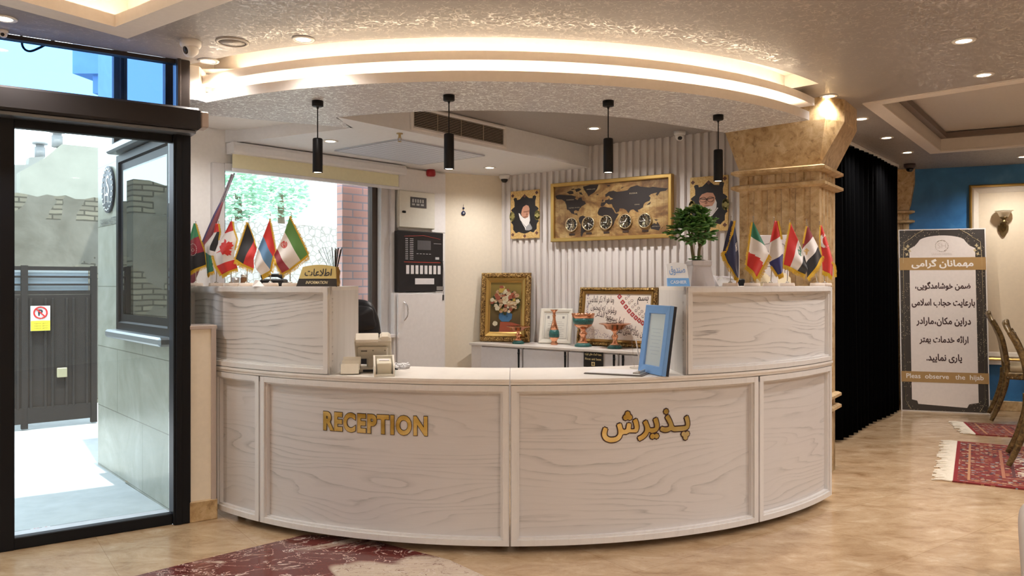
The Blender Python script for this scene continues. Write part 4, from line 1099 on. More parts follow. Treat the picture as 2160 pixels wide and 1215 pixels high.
# ------------------------------------------------------------------ pictures on the slatted wall
SF = 0.024   # pictures hang just off the slats
INK = M('printed_black', (0.012, 0.011, 0.013), 0.4); SKIN = M('printed_skin', (0.55, 0.28, 0.18), 0.5); SKIN2 = M('printed_skin_dark', (0.30, 0.13, 0.08), 0.5)
GREYP = M('printed_grey', (0.30, 0.30, 0.31), 0.5); BEARD = M('printed_white', (0.78, 0.76, 0.74), 0.5)
def gold_leaf_mat():
    k = NT('ornamented_gold_board', 0.4, 0.25)
    f = k.noise(k.coord('Object'), 55, 1.5, 0.5, 1.0)
    w = k.math('LESS_THAN', k.math('ABSOLUTE', k.math('SUBTRACT', f, 0.5)), 0.05)
    k.set('Base Color', k.mix(w, (0.62, 0.40, 0.14), (0.74, 0.54, 0.24))); return k.m
GBOARD = gold_leaf_mat()
def portrait(px0, py0, px1, py1, label, kind):
    V, tc, w, zc, h = onwall(SLAT, px0, py0, px1, py1, SF)
    t = thing('portrait_plaque', label, 'portrait', V.p(tc, -0.014, zc), V.ang)
    MB().box((0, 0.007, 0), (w, 0.014, h), 0.001).build('board', GBOARD, t)
    f = lambda zx, zy: ((zx - 462) / 545.0 * w, (582 - zy) / 955.0 * h)
    shape = [(460, 175), (500, 222), (540, 262), (610, 272), (615, 232), (650, 215), (682, 240), (672, 290), (662, 330), (664, 420), (700, 448), (728, 482), (700, 520), (690, 560), (690, 650), (730, 730), (700, 765), (690, 800), (690, 880), (660, 905), (630, 948), (600, 940), (570, 925), (520, 948), (460, 965), (400, 948), (350, 925), (320, 940), (290, 948), (262, 905), (240, 880), (240, 800), (228, 765), (198, 730), (238, 650), (238, 560), (228, 520), (198, 482), (230, 448), (266, 420), (266, 330), (256, 290), (245, 262), (275, 235), (310, 245), (318, 285), (370, 275), (410, 232)]
    def flat(name, pts, y, mat, parent=t):
        return MB().add([(f(*p)[0], y, f(*p)[1]) for p in pts], [tuple(range(len(pts)))]).build(name, mat, parent)
    flat('medallion', shape, -0.0008, INK)
    ox, oy, s = (0, 0, 1.0) if kind == 0 else (-10, 10, 1.06)
    g = lambda pts: [((x - 462) * s + 462 + ox, (y - 560) * s + 560 + oy) for x, y in pts]
    if kind == 0:
        face = [(395, 560), (410, 490), (432, 432), (490, 395), (535, 415), (556, 470), (552, 560), (540, 640), (470, 660), (405, 610)]
        beard = [(345, 548), (372, 560), (392, 600), (430, 640), (470, 665), (530, 640), (552, 560), (566, 700), (545, 780), (490, 832), (430, 760), (380, 690), (360, 620)]
        brows = [(440, 520), (500, 515), (552, 508), (552, 535), (500, 545), (440, 545)]
    else:
        face = [(340, 520), (350, 450), (380, 410), (450, 385), (530, 400), (560, 470), (555, 560), (520, 640), (430, 650), (360, 590)]
        beard = [(560, 500), (580, 560), (575, 650), (530, 740), (440, 800), (400, 740), (380, 640), (430, 620), (520, 610), (548, 560)]
        brows = [(352, 478), (450, 490), (545, 470), (545, 482), (450, 502), (352, 490)]
    flat('face', g(face), -0.0014, SKIN)
    flat('beard', g(beard), -0.0020, BEARD if kind == 0 else M('printed_grey_beard', (0.62, 0.60, 0.58), 0.5))
    flat('brow', g(brows), -0.0024, SKIN2 if kind == 0 else INK)
    nose = [(505, 540), (525, 590), (510, 612), (488, 605)] if kind == 0 else [(440, 495), (458, 560), (440, 580), (415, 570)]
    flat('nose', g(nose), -0.0024, SKIN2)
    mouth = [(440, 628), (490, 618), (530, 622), (520, 640), (480, 648), (445, 645)] if kind == 0 else [(400, 600), (450, 592), (500, 602), (460, 618), (420, 616)]
    flat('mouth', g(mouth), -0.0026, SKIN2)
    if kind == 1:
        mb = MB()
        for cx in (395, 495):
            pts = [f(*g([(cx + 46 * math.cos(a), 500 + 40 * math.sin(a))])[0]) for a in [2 * math.pi * i / 20 for i in range(21)]]
            mb.tube([(x, -0.003, z) for x, z in pts], 0.0014, 5)
        mb.build('spectacles', INK, t)
    collar = [(490, 832), (545, 780), (560, 760), (605, 850), (600, 885), (545, 905), (485, 900), (470, 850)] if kind == 0 else [(440, 800), (530, 740), (590, 640), (600, 650), (480, 830), (430, 880)]
    flat('collar', g(collar), -0.0016, GREYP if kind == 0 else BEARD)
    robe = [(395, 720), (490, 845), (480, 900), (470, 850)] if kind == 0 else []
    if robe: flat('lapel', g(robe), -0.0028, BEARD)
    for cx, cy in ((232, 195), (690, 165), (232, 978), (690, 960), (462, 1012), (462, 215)):
        x, z = f(cx, cy); MB().add([(x - 0.018, -0.0012, z), (x, -0.0012, z - 0.018), (x + 0.018, -0.0012, z), (x, -0.0012, z + 0.018)], [(0, 1, 2, 3)]).build('corner_ornament', M('printed_brown', (0.14, 0.06, 0.04), 0.5), t)
    for cx in (212, 712):
        x, z = f(cx, 612); MB().lathe([(0.0, 0.0), (0.030, 0.0)], 16, 0, Matrix.Translation((x * 0.96, -0.0030, z)) @ Matrix.Rotation(R(90), 4, 'X') @ Matrix.Scale(1.5, 4, (0, 1, 0))).build('rosette', M('printed_olive', (0.50, 0.45, 0.16), 0.5), t)
portrait(1079, 402, 1139, 503, 'gold bordered portrait plaque of a bearded man, left of the world map', 0)
portrait(1457, 372, 1537, 488, 'gold bordered portrait plaque of a man in glasses, partly behind the plant', 1)

def old_map_mat():
    k = NT('aged_map_paper', 0.45)
    n = k.noise(k.coord('Object', (1, 1, 1.6)), 4.5, 6, 0.65, 0.6)
    sp = k.noise(k.coord('Object', (1.5, 1, 6)), 9.0, 4, 0.7, 0.5)
    c = k.ramp(n, (0.32, (0.07, 0.032, 0.012)), (0.45, (0.20, 0.105, 0.035)), (0.57, (0.38, 0.25, 0.095)), (0.74, (0.52, 0.40, 0.20)))
    c = k.mix(k.math('MULTIPLY', k.ramp(sp, (0.50, (0, 0, 0)), (0.62, (1, 1, 1))), 0.45), c, (0.20, 0.09, 0.03))
    sx = k.n('SeparateXYZ', 0, Vector=k.coord('Object')); nd = k.t.nodes[-1]
    gr = k.math('LESS_THAN', k.math('FRACT', k.math('MULTIPLY', nd.outputs[0], 16.0)), 0.06)
    c = k.mix(k.math('MULTIPLY', gr, 0.5), c, (0.12, 0.07, 0.03))
    k.set('Base Color', c); return k.m
V, tc, w, zc, h = onwall(SLAT, 1163, 377, 1418, 506, SF + 0.035)
mp = thing('world_map', 'large gold framed antique style world map with five clocks', 'world map', V.p(tc, 0.0, zc), V.ang)
fwd = 0.032
MB().frame(w, h, [(0, -0.035), (0, 0.012), (0.004, 0.016), (fwd - 0.006, 0.016), (fwd, 0.010), (fwd, -0.01)]).build('frame', GOLD, mp)
MB().box((0, 0.012, 0), (w - 2 * fwd + 0.004, 0.014, h - 2 * fwd + 0.004)).build('map_sheet', old_map_mat(), mp)
iw, ih = w - 2 * fwd, h - 2 * fwd
def mapuv(zx, zy):
    u = (zx - 190) / 1620.0; a = 265 - 140 * u; b = 1100 - 40 * u
    return ((u - 0.5) * iw, ((b - zy) / (b - a) - 0.5) * ih)
lands = [[(205, 400), (260, 385), (330, 390), (440, 395), (480, 405), (520, 420), (500, 450), (540, 475), (560, 440), (600, 430), (610, 480), (650, 500), (665, 540), (600, 580), (565, 630), (555, 660), (510, 640), (485, 660), (492, 700), (530, 690), (545, 730), (580, 745), (520, 718), (450, 695), (410, 640), (380, 630), (370, 560), (350, 500), (300, 465), (230, 460), (205, 430)],
         [(620, 255), (720, 228), (850, 222), (830, 290), (790, 350), (730, 390), (705, 420), (680, 370), (640, 310)],
         [(375, 345), (430, 320), (475, 330), (480, 372), (420, 382)], [(500, 300), (560, 280), (600, 300), (560, 330), (520, 342)], [(560, 350), (600, 350), (620, 395), (580, 382)], [(440, 300), (480, 285), (500, 298), (460, 312)],
         [(560, 770), (585, 745), (620, 732), (655, 752), (690, 800), (730, 850), (722, 890), (700, 930), (655, 990), (625, 1020), (607, 1085), (585, 1060), (590, 960), (592, 880), (558, 820)],
         [(878, 570), (890, 520), (940, 512), (945, 482), (990, 470), (1003, 440), (1012, 480), (1060, 460), (1020, 440), (1000, 410), (950, 432), (945, 390), (1000, 340), (1060, 325), (1110, 345), (1200, 335), (1260, 320), (1300, 270), (1390, 240), (1440, 265), (1560, 280), (1600, 268), (1680, 285), (1800, 300), (1770, 340), (1700, 352), (1660, 422), (1640, 400), (1660, 365), (1580, 390), (1550, 420), (1572, 450), (1560, 500), (1500, 530), (1480, 560), (1470, 610), (1430, 640), (1400, 650), (1410, 690), (1380, 680), (1340, 640), (1300, 652), (1272, 705), (1240, 650), (1200, 625), (1150, 622), (1140, 670), (1100, 692), (1070, 622), (1050, 590), (1040, 548), (990, 552), (960, 527), (930, 572), (895, 590)],
         [(870, 602), (920, 586), (980, 602), (1040, 612), (1060, 642), (1090, 702), (1140, 712), (1110, 770), (1080, 830), (1062, 900), (1010, 930), (970, 860), (950, 760), (900, 745), (850, 730), (835, 690), (850, 640)],
         [(1570, 920), (1620, 872), (1650, 892), (1660, 852), (1692, 912), (1702, 952), (1680, 1000), (1620, 980), (1575, 970)], [(1718, 955), (1745, 932), (1712, 982)], [(1620, 812), (1680, 822), (1640, 838)],
         [(1535, 552), (1580, 512), (1562, 562), (1520, 576)], [(900, 482), (916, 460), (922, 500), (896, 506)], [(820, 385), (850, 380), (845, 396), (822, 398)], [(1160, 300), (1180, 270), (1220, 258), (1185, 285)], [(965, 240), (1005, 232), (1020, 245), (990, 258)]]
mb = MB()
for L in lands:
    q = [mapuv(*p) for p in L]
    mb.add([(x, 0.0045, z) for x, z in q], [tuple(range(len(q)))])
mb.build('continents', M('dark_brown_land', (0.016, 0.010, 0.009), 0.6), mp)
mb = MB()
for txt, zx, zy, hh in (('RUSSIA', 1340, 372, 0.012), ('CANADA', 430, 470, 0.010), ('UNITED STATES', 490, 602, 0.008), ('GREENLAND', 740, 298, 0.008), ('CHINA', 1390, 560, 0.008), ('AUSTRALIA', 1640, 930, 0.007)):
    x, z = mapuv(zx, zy); letters(mb, fit(text2d(txt, spacing=1.4), h=hh), x, z, 0.0035)
mb.build('place_names', M('map_cream', (0.55, 0.45, 0.30), 0.5), mp)
CDIAL = M('clock_dial', (0.03, 0.025, 0.025), 0.25); CRIM = NT('pale_gold_rim', 0.25, 0.9, (0.80, 0.68, 0.45)).m; CHAND = M('clock_hand_white', (0.85, 0.83, 0.80), 0.4)
RX = Matrix.Rotation(R(90), 4, 'X')
for zx, zy, ha, ma in ((458, 880, 285, 205), (710, 865, 165, 115), (965, 850, 270, 15), (1235, 838, 30, 260), (1502, 830, 325, 262)):
    x, z = mapuv(zx, zy); r = 0.060
    ck = MB().lathe([(0, 0.0), (r * 0.93, 0.0)], 32, 0, Matrix.Translation((x, -0.004, z)) @ RX).lathe([(r * 0.93, -0.008), (r * 0.93, 0.0)], 32, 0, Matrix.Translation((x, -0.004, z)) @ RX).build('clock', CDIAL, mp)
    MB().lathe([(r * 1.02, -0.008), (r * 1.02, 0.008), (r * 0.96, 0.010), (r * 0.90, 0.007), (r * 0.90, 0.0)], 36, 0, Matrix.Translation((x, -0.004, z)) @ RX).build('rim', CRIM, ck)
    mb = MB()
    for i in range(12):
        a = R(30 * i); mb.box((x + r * 0.76 * math.sin(a), -0.0045, z + r * 0.76 * math.cos(a)), (0.0028, 0.001, 0.0028 if i % 3 else 0.012))
    mb.build('hour_marks', CHAND, ck)
    for nm, a, L, wd in (('hour_hand', ha, r * 0.48, 0.004), ('minute_hand', ma, r * 0.74, 0.003)):
        a = R(a); MB().tube([(x - 0.15 * L * math.sin(a), -0.007, z - 0.15 * L * math.cos(a)), (x + L * math.sin(a), -0.007, z + L * math.cos(a))], [wd * 0.7, wd * 0.35], 6).build(nm, CHAND, ck)
    MB().box((x, 0.003, z - r * 1.42), (r * 0.95, 0.004, 0.017), 0.001).build('city_plate', M('city_plate_dark', (0.04, 0.022, 0.015), 0.4), mp)

# ------------------------------------------------------------------ low white cabinets below
CRED = Wall(-0.279, 6.98, 0.817, -0.577)
CZ = 0.747
ta, tb = CRED.t(990), 2.05
tag(MB().box(((ta + tb) / 2, 0.195, CZ - 0.01), (tb - ta, 0.40, 0.02), 0.002).build('cabinet_top', WOOD_TOP, None, CRED.o, CRED.ang), 'long pale top of the low white cabinets under the slatted wall', 'cabinet top')
edges = [(990, 1013, None), (1013, 1100, 1093), (1102, 1196, 1191), (1198, 1303, 1294), (1305, 1372, 1313), (1373, 1440, 1380)]
labs = ['plain white filler cabinet at the yellow wall end of the low row', 'low white cabinet unit below the flower painting', 'low white cabinet unit below the copper vase', 'low white cabinet unit carrying the first aid sign', 'low white cabinet unit right of the first aid sign', 'low white cabinet unit behind the blue photo frame']
for (p0, p1, ph), lab in zip(edges, labs):
    a, b = CRED.t(p0), CRED.t(p1); b = b - 0.003
    c = thing('low_cabinet', lab, 'cabinet', CRED.p((a + b) / 2, 0, 0), CRED.ang, 'low white cabinet units')
    MB().box((0, 0.21 if ph else 0.08, 0.363), (b - a, 0.36 if ph else 0.10, 0.725), 0.001).build('body', WHITE, c)
    if ph:
        d_ = MB().box((0, 0.018, 0.385), (b - a - 0.004, 0.018, 0.66), 0.002).build('door', M('pale_grey_door', (0.74, 0.74, 0.78), 0.35), c)
        hx = CRED.t(ph) - (a + b) / 2
        MB().prism([(hx - 0.010, 0.715), (hx + 0.010, 0.715), (hx + 0.006, 0.42), (hx - 0.006, 0.42)], -0.012, 0.0, 0, Matrix.Rotation(R(90), 4, 'X') @ Matrix.Translation((0, 0, -0.006))).box((hx + 0.006, -0.002, 0.68), (0.014, 0.02, 0.014), 0.002).box((hx + 0.004, -0.002, 0.46), (0.014, 0.02, 0.014), 0.002).build('handle', BLACKM, d_)
V, tc, w, zc, h = onwall(CRED, 1231, 740, 1272, 775, 0.002)
c = thing('first_aid_sign', 'small black First aid box sign stuck on the low cabinet door', 'sign', V.p(tc, 0, zc), V.ang)
MB().box((0, 0.002, 0), (w, 0.004, h), 0.0005).build('plate', M('sign_plate_black', (0.012, 0.011, 0.010), 0.35), c)
SG = M('sign_gold_print', (0.72, 0.60, 0.30), 0.45)
mb = MB(); letters(mb, fit(text2d(fa('جعبه کمک‌های اولیه'.replace('\u200c', ' ')), 0.02), w=w * 0.86, h=h * 0.17), 0, h * 0.28, -0.0012)
letters(mb, fit(text2d('First aid box', 0.02), w=w * 0.84, h=h * 0.13), 0, 0.0, -0.0012); mb.build('lettering', SG, c)
mb = MB().box((0, -0.0012, -h * 0.29), (h * 0.24, 0.001, h * 0.24)); mb.build('cross_badge', SG, c)
MB().box((0, -0.0022, -h * 0.29), (h * 0.16, 0.001, h * 0.04)).box((0, -0.0022, -h * 0.29), (h * 0.04, 0.001, h * 0.16)).build('cross', bpy.data.materials['sign_plate_black'], c)

# ------------------------------------------------------------------ on the low cabinets
def ornate(name, seed=1):
    k = NT(name, 0.35, 0.75)
    v = k.coord('Object'); f = k.noise(v, 70, 2, 0.5, 1.5)
    k.set('Base Color', k.ramp(f, (0.38, (0.06, 0.025, 0.008)), (0.52, (0.34, 0.20, 0.06)), (0.68, (0.72, 0.52, 0.22))))
    k.bump(f, 0.8, 0.01); return k.m
ORN = ornate('carved_gilt'); ORN2 = ornate('carved_dark_gilt')
# flower still life
Yp = 7.10
c = thing('flower_painting', 'gilt framed painting of a flower bouquet in a blue vase leaning by the yellow wall', 'painting', at(1065, 718, Yp).xy.to_3d() + Vector((0, 0, CZ + 0.004)), 0, None, (R(-6), 0, R(-14)))
w, h = 108 * Yp / FPX, 0.628
up = Matrix.Translation((0, 0, h / 2))
MB().frame(w, h, [(0, -0.01), (0, 0.02), (0.012, 0.034), (0.035, 0.034), (0.045, 0.024)], 0, up).build('outer_frame', ORN2, c)
MB().frame(w - 0.088, h - 0.088, [(0, 0.022), (0.006, 0.03), (0.03, 0.022), (0.034, 0.016), (0.045, 0.008)], 0, up).build('inner_frame', GOLD, c)
iw, ih = w - 0.17, h - 0.17
k = NT('painted_ground', 0.4); sz = k.n('SeparateXYZ', 0, Vector=k.coord('Object')); nd = k.t.nodes[-1]
nz = k.noise(k.coord('Object'), 8, 3)
k.set('Base Color', k.mix(k.ramp(k.math('ADD', nd.outputs[2], k.math('MULTIPLY', nz, 0.15)), (0.15, (0, 0, 0)), (0.62, (1, 1, 1))), (0.035, 0.018, 0.010), (0.24, 0.17, 0.035)))
MB().box((0, 0.0, h / 2), (iw + 0.01, 0.008, ih + 0.01)).build('canvas', k.m, c)
rnd = random.Random(11)
PC = [M('paint_%d' % i, col, 0.5) for i, col in enumerate(((0.40, 0.20, 0.11), (0.50, 0.34, 0.18), (0.62, 0.55, 0.38), (0.30, 0.08, 0.04), (0.45, 0.32, 0.06), (0.05, 0.065, 0.02), (0.02, 0.08, 0.20), (0.05, 0.16, 0.32), (0.32, 0.07, 0.03), (0.45, 0.30, 0.08)))]
mb = MB(); n_ = 0
def bloom(cx, cz_, r, mi, petals=7):
    global n_
    for ring in range(3):
        rr = r * (1 - 0.3 * ring)
        for i in range(petals):
            a = 2 * math.pi * i / petals + ring * 0.5 + rnd.uniform(-0.2, 0.2); n_ += 1
            px_, pz_ = cx + rr * 0.55 * math.cos(a), cz_ + rr * 0.55 * math.sin(a); s_ = rr * 0.42
            pts = [(px_ + s_ * math.cos(a + b) * (1.15 if abs(math.cos(b)) > .5 else 0.9), -0.005 - n_ * 0.000012, pz_ + s_ * math.sin(a + b)) for b in [2 * math.pi * j / 8 for j in range(8)]]
            mb.add(pts, [tuple(range(8))], mi if (i + ring) % 3 else min(mi + 1, 2) if mi < 2 else mi)
zb = h / 2 - ih / 2
for i in range(70):
    a = rnd.uniform(0, 6.28); rr = rnd.uniform(0.2, 1.0)
    bloom(0.45 * iw * rr * math.cos(a), zb + ih * 0.62 + 0.26 * ih * rr * math.sin(a), 0.018, 5, 4)
for i in range(85):
    a = rnd.uniform(0, 6.28); rr = rnd.random() ** 0.6
    bloom(0.43 * iw * rr * math.cos(a), zb + ih * 0.64 + 0.27 * ih * rr * math.sin(a) , rnd.uniform(0.011, 0.025), rnd.choice([0, 0, 1, 1, 2, 2, 3, 4]), rnd.choice([5, 6, 7]))
bloom(-0.30 * iw, zb + ih * 0.17, 0.024, 2, 8)
mb.build('painted_flowers', PC, c, recalc=False)
vs_ = [(-0.10, 0.40), (-0.16, 0.36), (-0.15, 0.27), (-0.08, 0.215), (0.08, 0.215), (0.15, 0.27), (0.16, 0.36), (0.10, 0.40)]
MB().add([(x * iw * 1.35, -0.0062, zb + z * ih) for x, z in vs_], [tuple(range(8))]).build('painted_vase', PC[7], c)
MB().add([(x * iw, -0.0045, zb + z * ih) for x, z in ((-0.2, 0.0), (0.42, 0.0), (0.48, 0.15), (0.2, 0.2), (-0.16, 0.21))], [(0, 1, 2, 3, 4)]).build('painted_cloth', PC[8], c)
# white certificate frame
Yp = 6.90
c = thing('certificate_frame', 'white framed certificate leaning behind the copper vase', 'framed certificate', at(1170, 727, Yp).xy.to_3d() + Vector((0, 0, CZ + 0.004)), 0, None, (R(-12), 0, R(-24)))
w, h = 72 * Yp / FPX, 0.31; up = Matrix.Translation((0, 0, h / 2))
MB().frame(w, h, [(0, -0.008), (0, 0.012), (0.006, 0.016), (0.026, 0.012), (0.034, 0.006)], 0, up).build('frame', M('ivory_frame', (0.80, 0.77, 0.68), 0.4), c)
MB().box((0, 0, h / 2), (w - 0.06, 0.006, h - 0.06)).build('certificate', M('ivory_paper', (0.78, 0.76, 0.68), 0.6), c)
mb = MB().frame(w - 0.09, h - 0.09, [(0, 0.0036), (0.003, 0.0036)], 0, up)
for i in range(9): mb.box((0, -0.0036, h * 0.62 - i * 0.016), ((w - 0.14) * (0.95 if i % 3 else 0.7), 0.0004, 0.0022))
mb.box((-w * 0.25, -0.0036, h * 0.75), (0.02, 0.0004, 0.025)).box((w * 0.22, -0.0036, h * 0.75), (0.02, 0.0004, 0.02))
mb.build('printed_lines', M('print_grey', (0.30, 0.28, 0.27), 0.6), c)
# calligraphy picture
V = Wall(*(CRED.o + CRED.n * 0.318)[:2], CRED.u.x, CRED.u.y)
a, b = V.t(1217), V.t(1381)
c = thing('calligraphy_picture', 'gilt framed calligraphy picture with a red floral band leaning on the slatted wall', 'framed picture', V.p((a + b) / 2, 0, CZ + 0.004), 0, None, (R(-8), 0, V.ang))
w = b - a; h = 0.50; up = Matrix.Translation((0, 0, h / 2))
MB().frame(w, h, [(0, -0.012), (0, 0.012), (0.008, 0.026), (0.022, 0.028), (0.030, 0.016)], 0, up).build('outer_frame', ORN, c)
MB().frame(w - 0.058, h - 0.058, [(0, 0.014), (0.006, 0.022), (0.020, 0.016), (0.028, 0.006)], 0, up).build('inner_frame', GOLDDULL, c)
iw, ih = w - 0.11, h - 0.11
MB().box((0, 0, h / 2), (iw + 0.006, 0.008, ih + 0.006)).build('sheet', M('cream_weave', (0.80, 0.72, 0.64), 0.7), c)
fx = lambda u: (u - 0.5) * iw
fz = lambda v: h / 2 + (v - 0.5) * ih
CALL = M('ink_brown', (0.05, 0.028, 0.022), 0.6)
for txt, u, v, ww_, hh_, rot in (('وما هو الا ذکر للعالمین', 0.25, 0.86, 0.40, 0.20, 0), ('ویقولون انه لمجنون', 0.30, 0.66, 0.40, 0.18, -8), ('لما سمعوا الذکر', 0.40, 0.48, 0.44, 0.17, -14), ('لیزلقونک بابصارهم', 0.58, 0.33, 0.44, 0.16, -16), ('وان یکاد الذین کفروا', 0.72, 0.17, 0.46, 0.16, -6)):
    letters(MB(), fit(text2d(fa(txt), 0.008), w=iw * ww_, h=ih * hh_), 0, 0, 0, 0, Matrix.Translation((fx(u), -0.0046, fz(v))) @ Matrix.Rotation(R(-rot), 4, 'Y')).build('calligraphy_line', CALL, c, recalc=False)
letters(MB(), fit(text2d(fa('بسم'), 0.008), w=iw * 0.16, h=ih * 0.18), fx(0.88), fz(0.86), -0.0046).build('calligraphy_line', CALL, c, recalc=False)
mb = MB(); mb2 = MB()
for i in range(9):
    s_ = i / 8.0; u = 0.53 + 0.42 * s_; v = 0.94 - 0.60 * s_ ** 0.85 + 0.05 * math.sin(s_ * 3.1) * -1
    x, z = fx(u), fz(v); q = 0.024
    mb.add([(x - q, -0.0048, z), (x, -0.0048, z - q), (x + q, -0.0048, z), (x, -0.0048, z + q)], [(0, 1, 2, 3)])
    q = 0.011; mb2.add([(x - q, -0.0054, z), (x, -0.0054, z - q), (x + q, -0.0054, z), (x, -0.0054, z + q)], [(0, 1, 2, 3)])
    for k_ in range(2):
        x2, z2 = x + 0.03 + 0.022 * k_, z + 0.035 + 0.02 * k_
        if x2 < fx(0.98) and z2 < fz(0.97): mb2.tube([(x2 + 0.010 * math.cos(t_), -0.005, z2 + 0.010 * math.sin(t_)) for t_ in [2 * math.pi * j / 10 for j in range(11)]], 0.0022, 4)
mb.build('red_band', M('band_red', (0.42, 0.03, 0.03), 0.6), c); mb2.build('band_pattern', M('band_grey', (0.48, 0.38, 0.36), 0.6), c)
mb = MB(); rnd = random.Random(8)
for i in range(230):
    if i < 110: x, z = fx(0.03 + rnd.random() * 0.025), fz(rnd.random())
    else:
        u, v = rnd.random() * 0.5, rnd.random() * 0.26
        if u * 0.55 + v > 0.30: continue
        x, z = fx(u + 0.03), fz(v + 0.02)
    mb.box((x, -0.0046, z), (0.006, 0.0004, 0.006), 0, 0, 0, None)
mb.build('lilac_border', M('border_lilac', (0.33, 0.26, 0.30), 0.6), c)

COPPER = NT('polished_copper', 0.22, 1.0, (0.80, 0.38, 0.22)).m
def teal_mat():
    k = NT('turquoise_inlay', 0.35); vo = k.n('TexVoronoi', 0, {'feature': 'DISTANCE_TO_EDGE'}, Vector=k.coord('Object'), Scale=150)
    k.set('Base Color', k.mix(k.ramp(vo, (0.05, (0, 0, 0)), (0.14, (1, 1, 1))), (0.025, 0.03, 0.03), (0.03, 0.22, 0.20))); return k.m
TEAL = teal_mat()
def onc(px, py):
    return ground(px, py, CZ)
def tazza(px, py, pr, hgt, label, rimteal=True):
    p = onc(px, py); c = thing('copper_stand', label, 'cake stand', p, 0, 'copper footed stands')
    s = hgt
    MB().lathe([(0.34 * pr * 1.35, 0), (0.34 * pr * 1.45, 0.012), (0.25 * pr * 1.3, 0.03)], 28).build('foot', TEAL, c)
    MB().lathe([(0.25 * pr * 1.3, 0.03), (0.16 * pr, 0.05), (0.11 * pr, 0.35 * s), (0.20 * pr, 0.45 * s), (0.20 * pr, 0.52 * s), (0.10 * pr, 0.58 * s), (0.13 * pr, 0.66 * s), (0.24 * pr, 0.72 * s), (0.22 * pr, 0.74 * s)], 28).build('stem', COPPER, c)
    MB().lathe([(0.12 * pr, 0.72 * s), (0.55 * pr, 0.78 * s), (0.72 * pr, 0.93 * s), (1.0 * pr, 0.985 * s), (1.02 * pr, s), (0.7 * pr, 0.95 * s), (0, 0.85 * s)], 36).build('plate', COPPER, c)
tazza(1093, 725, 0.110, 0.155, 'copper footed stand in front of the flower painting')
tazza(1297, 735, 0.130, 0.205, 'copper footed stand in front of the calligraphy picture')
c = thing('copper_vase', 'slender copper vase with a turquoise band before the white certificate', 'vase', onc(1169, 727), 0)
MB().lathe([(0.030, 0), (0.034, 0.008), (0.022, 0.03), (0.030, 0.045), (0.042, 0.06), (0.043, 0.065)], 28).build('foot', COPPER, c)
MB().lathe([(0.043, 0.065), (0.046, 0.085), (0.044, 0.11), (0.038, 0.13)], 28).build('band', TEAL, c)
MB().lathe([(0.038, 0.13), (0.024, 0.175), (0.013, 0.22), (0.012, 0.245), (0.017, 0.252), (0.012, 0.26), (0.014, 0.285), (0.034, 0.302), (0.034, 0.305), (0.012, 0.29)], 28).build('neck', COPPER, c)
c = thing('copper_goblet', 'large copper goblet bowl with scalloped rim and turquoise band', 'goblet', onc(1230, 731), 0)
MB().lathe([(0.070, 0), (0.074, 0.012), (0.05, 0.032)], 28).build('foot', TEAL, c)
MB().lathe([(0.05, 0.032), (0.028, 0.055), (0.022, 0.09), (0.035, 0.105), (0.035, 0.115), (0.020, 0.13), (0.026, 0.15), (0.05, 0.16), (0.073, 0.178), (0.078, 0.19)], 28).build('stem', COPPER, c)
MB().lathe([(0.078, 0.19), (0.088, 0.215), (0.091, 0.24)], 32).build('band', TEAL, c)
mb = MB(); n = 96; vs_ = []; fs_ = []
for j, (r0, z0) in enumerate(((0.091, 0.24), (0.095, 0.265), (0.098, 0.272))):
    for i in range(n):
        a = 2 * math.pi * i / n; dz = 0 if j < 2 else 0.010 * abs(math.cos(8 * a))
        vs_.append((r0 * math.cos(a), r0 * math.sin(a), z0 + dz))
for j in range(2):
    for i in range(n): fs_.append((j * n + i, j * n + (i + 1) % n, (j + 1) * n + (i + 1) % n, (j + 1) * n + i))
o = mb.add(vs_, fs_, 0, True).build('rim', COPPER, c); m = o.modifiers.new('thick', 'SOLIDIFY'); m.thickness = 0.003
# ------------------------------------------------------------------ table flags on the raised counter ends
FRINGE = NT('gold_fringe', 0.55, 0.15, (0.62, 0.38, 0.02)).m
CH = M('flag_pole_steel', (0.55, 0.52, 0.48), 0.25, 0.9)
BASEM = M('pale_marble_base', (0.72, 0.62, 0.54), 0.35)
def cloth(name, c, sheen=0.3):
    if name in _mc: return _mc[name]
    k = NT(name, 0.6, 0, c); v = k.noise(k.coord('Object'), 260, 2)
    k.set('Base Color', k.mix(v, tuple(x * 0.9 for x in c), c)); k.set('Sheen Weight', sheen); _mc[name] = k.m; return k.m
FC = dict(G=cloth('flag_green', (0.03, 0.22, 0.09)), R=cloth('flag_red', (0.62, 0.025, 0.02)), D=cloth('flag_dark_red', (0.30, 0.012, 0.03)), K=cloth('flag_black', (0.010, 0.010, 0.014)),
          W=cloth('flag_white', (0.80, 0.76, 0.74)), B=cloth('flag_blue', (0.10, 0.24, 0.44)), N=cloth('flag_navy', (0.012, 0.018, 0.075)), L=cloth('flag_leaf_green', (0.10, 0.26, 0.06)),
          E=cloth('flag_sea_green', (0.02, 0.20, 0.12)), M=cloth('flag_maroon', (0.25, 0.02, 0.03)), P=cloth('flag_royal', (0.02, 0.025, 0.16)))
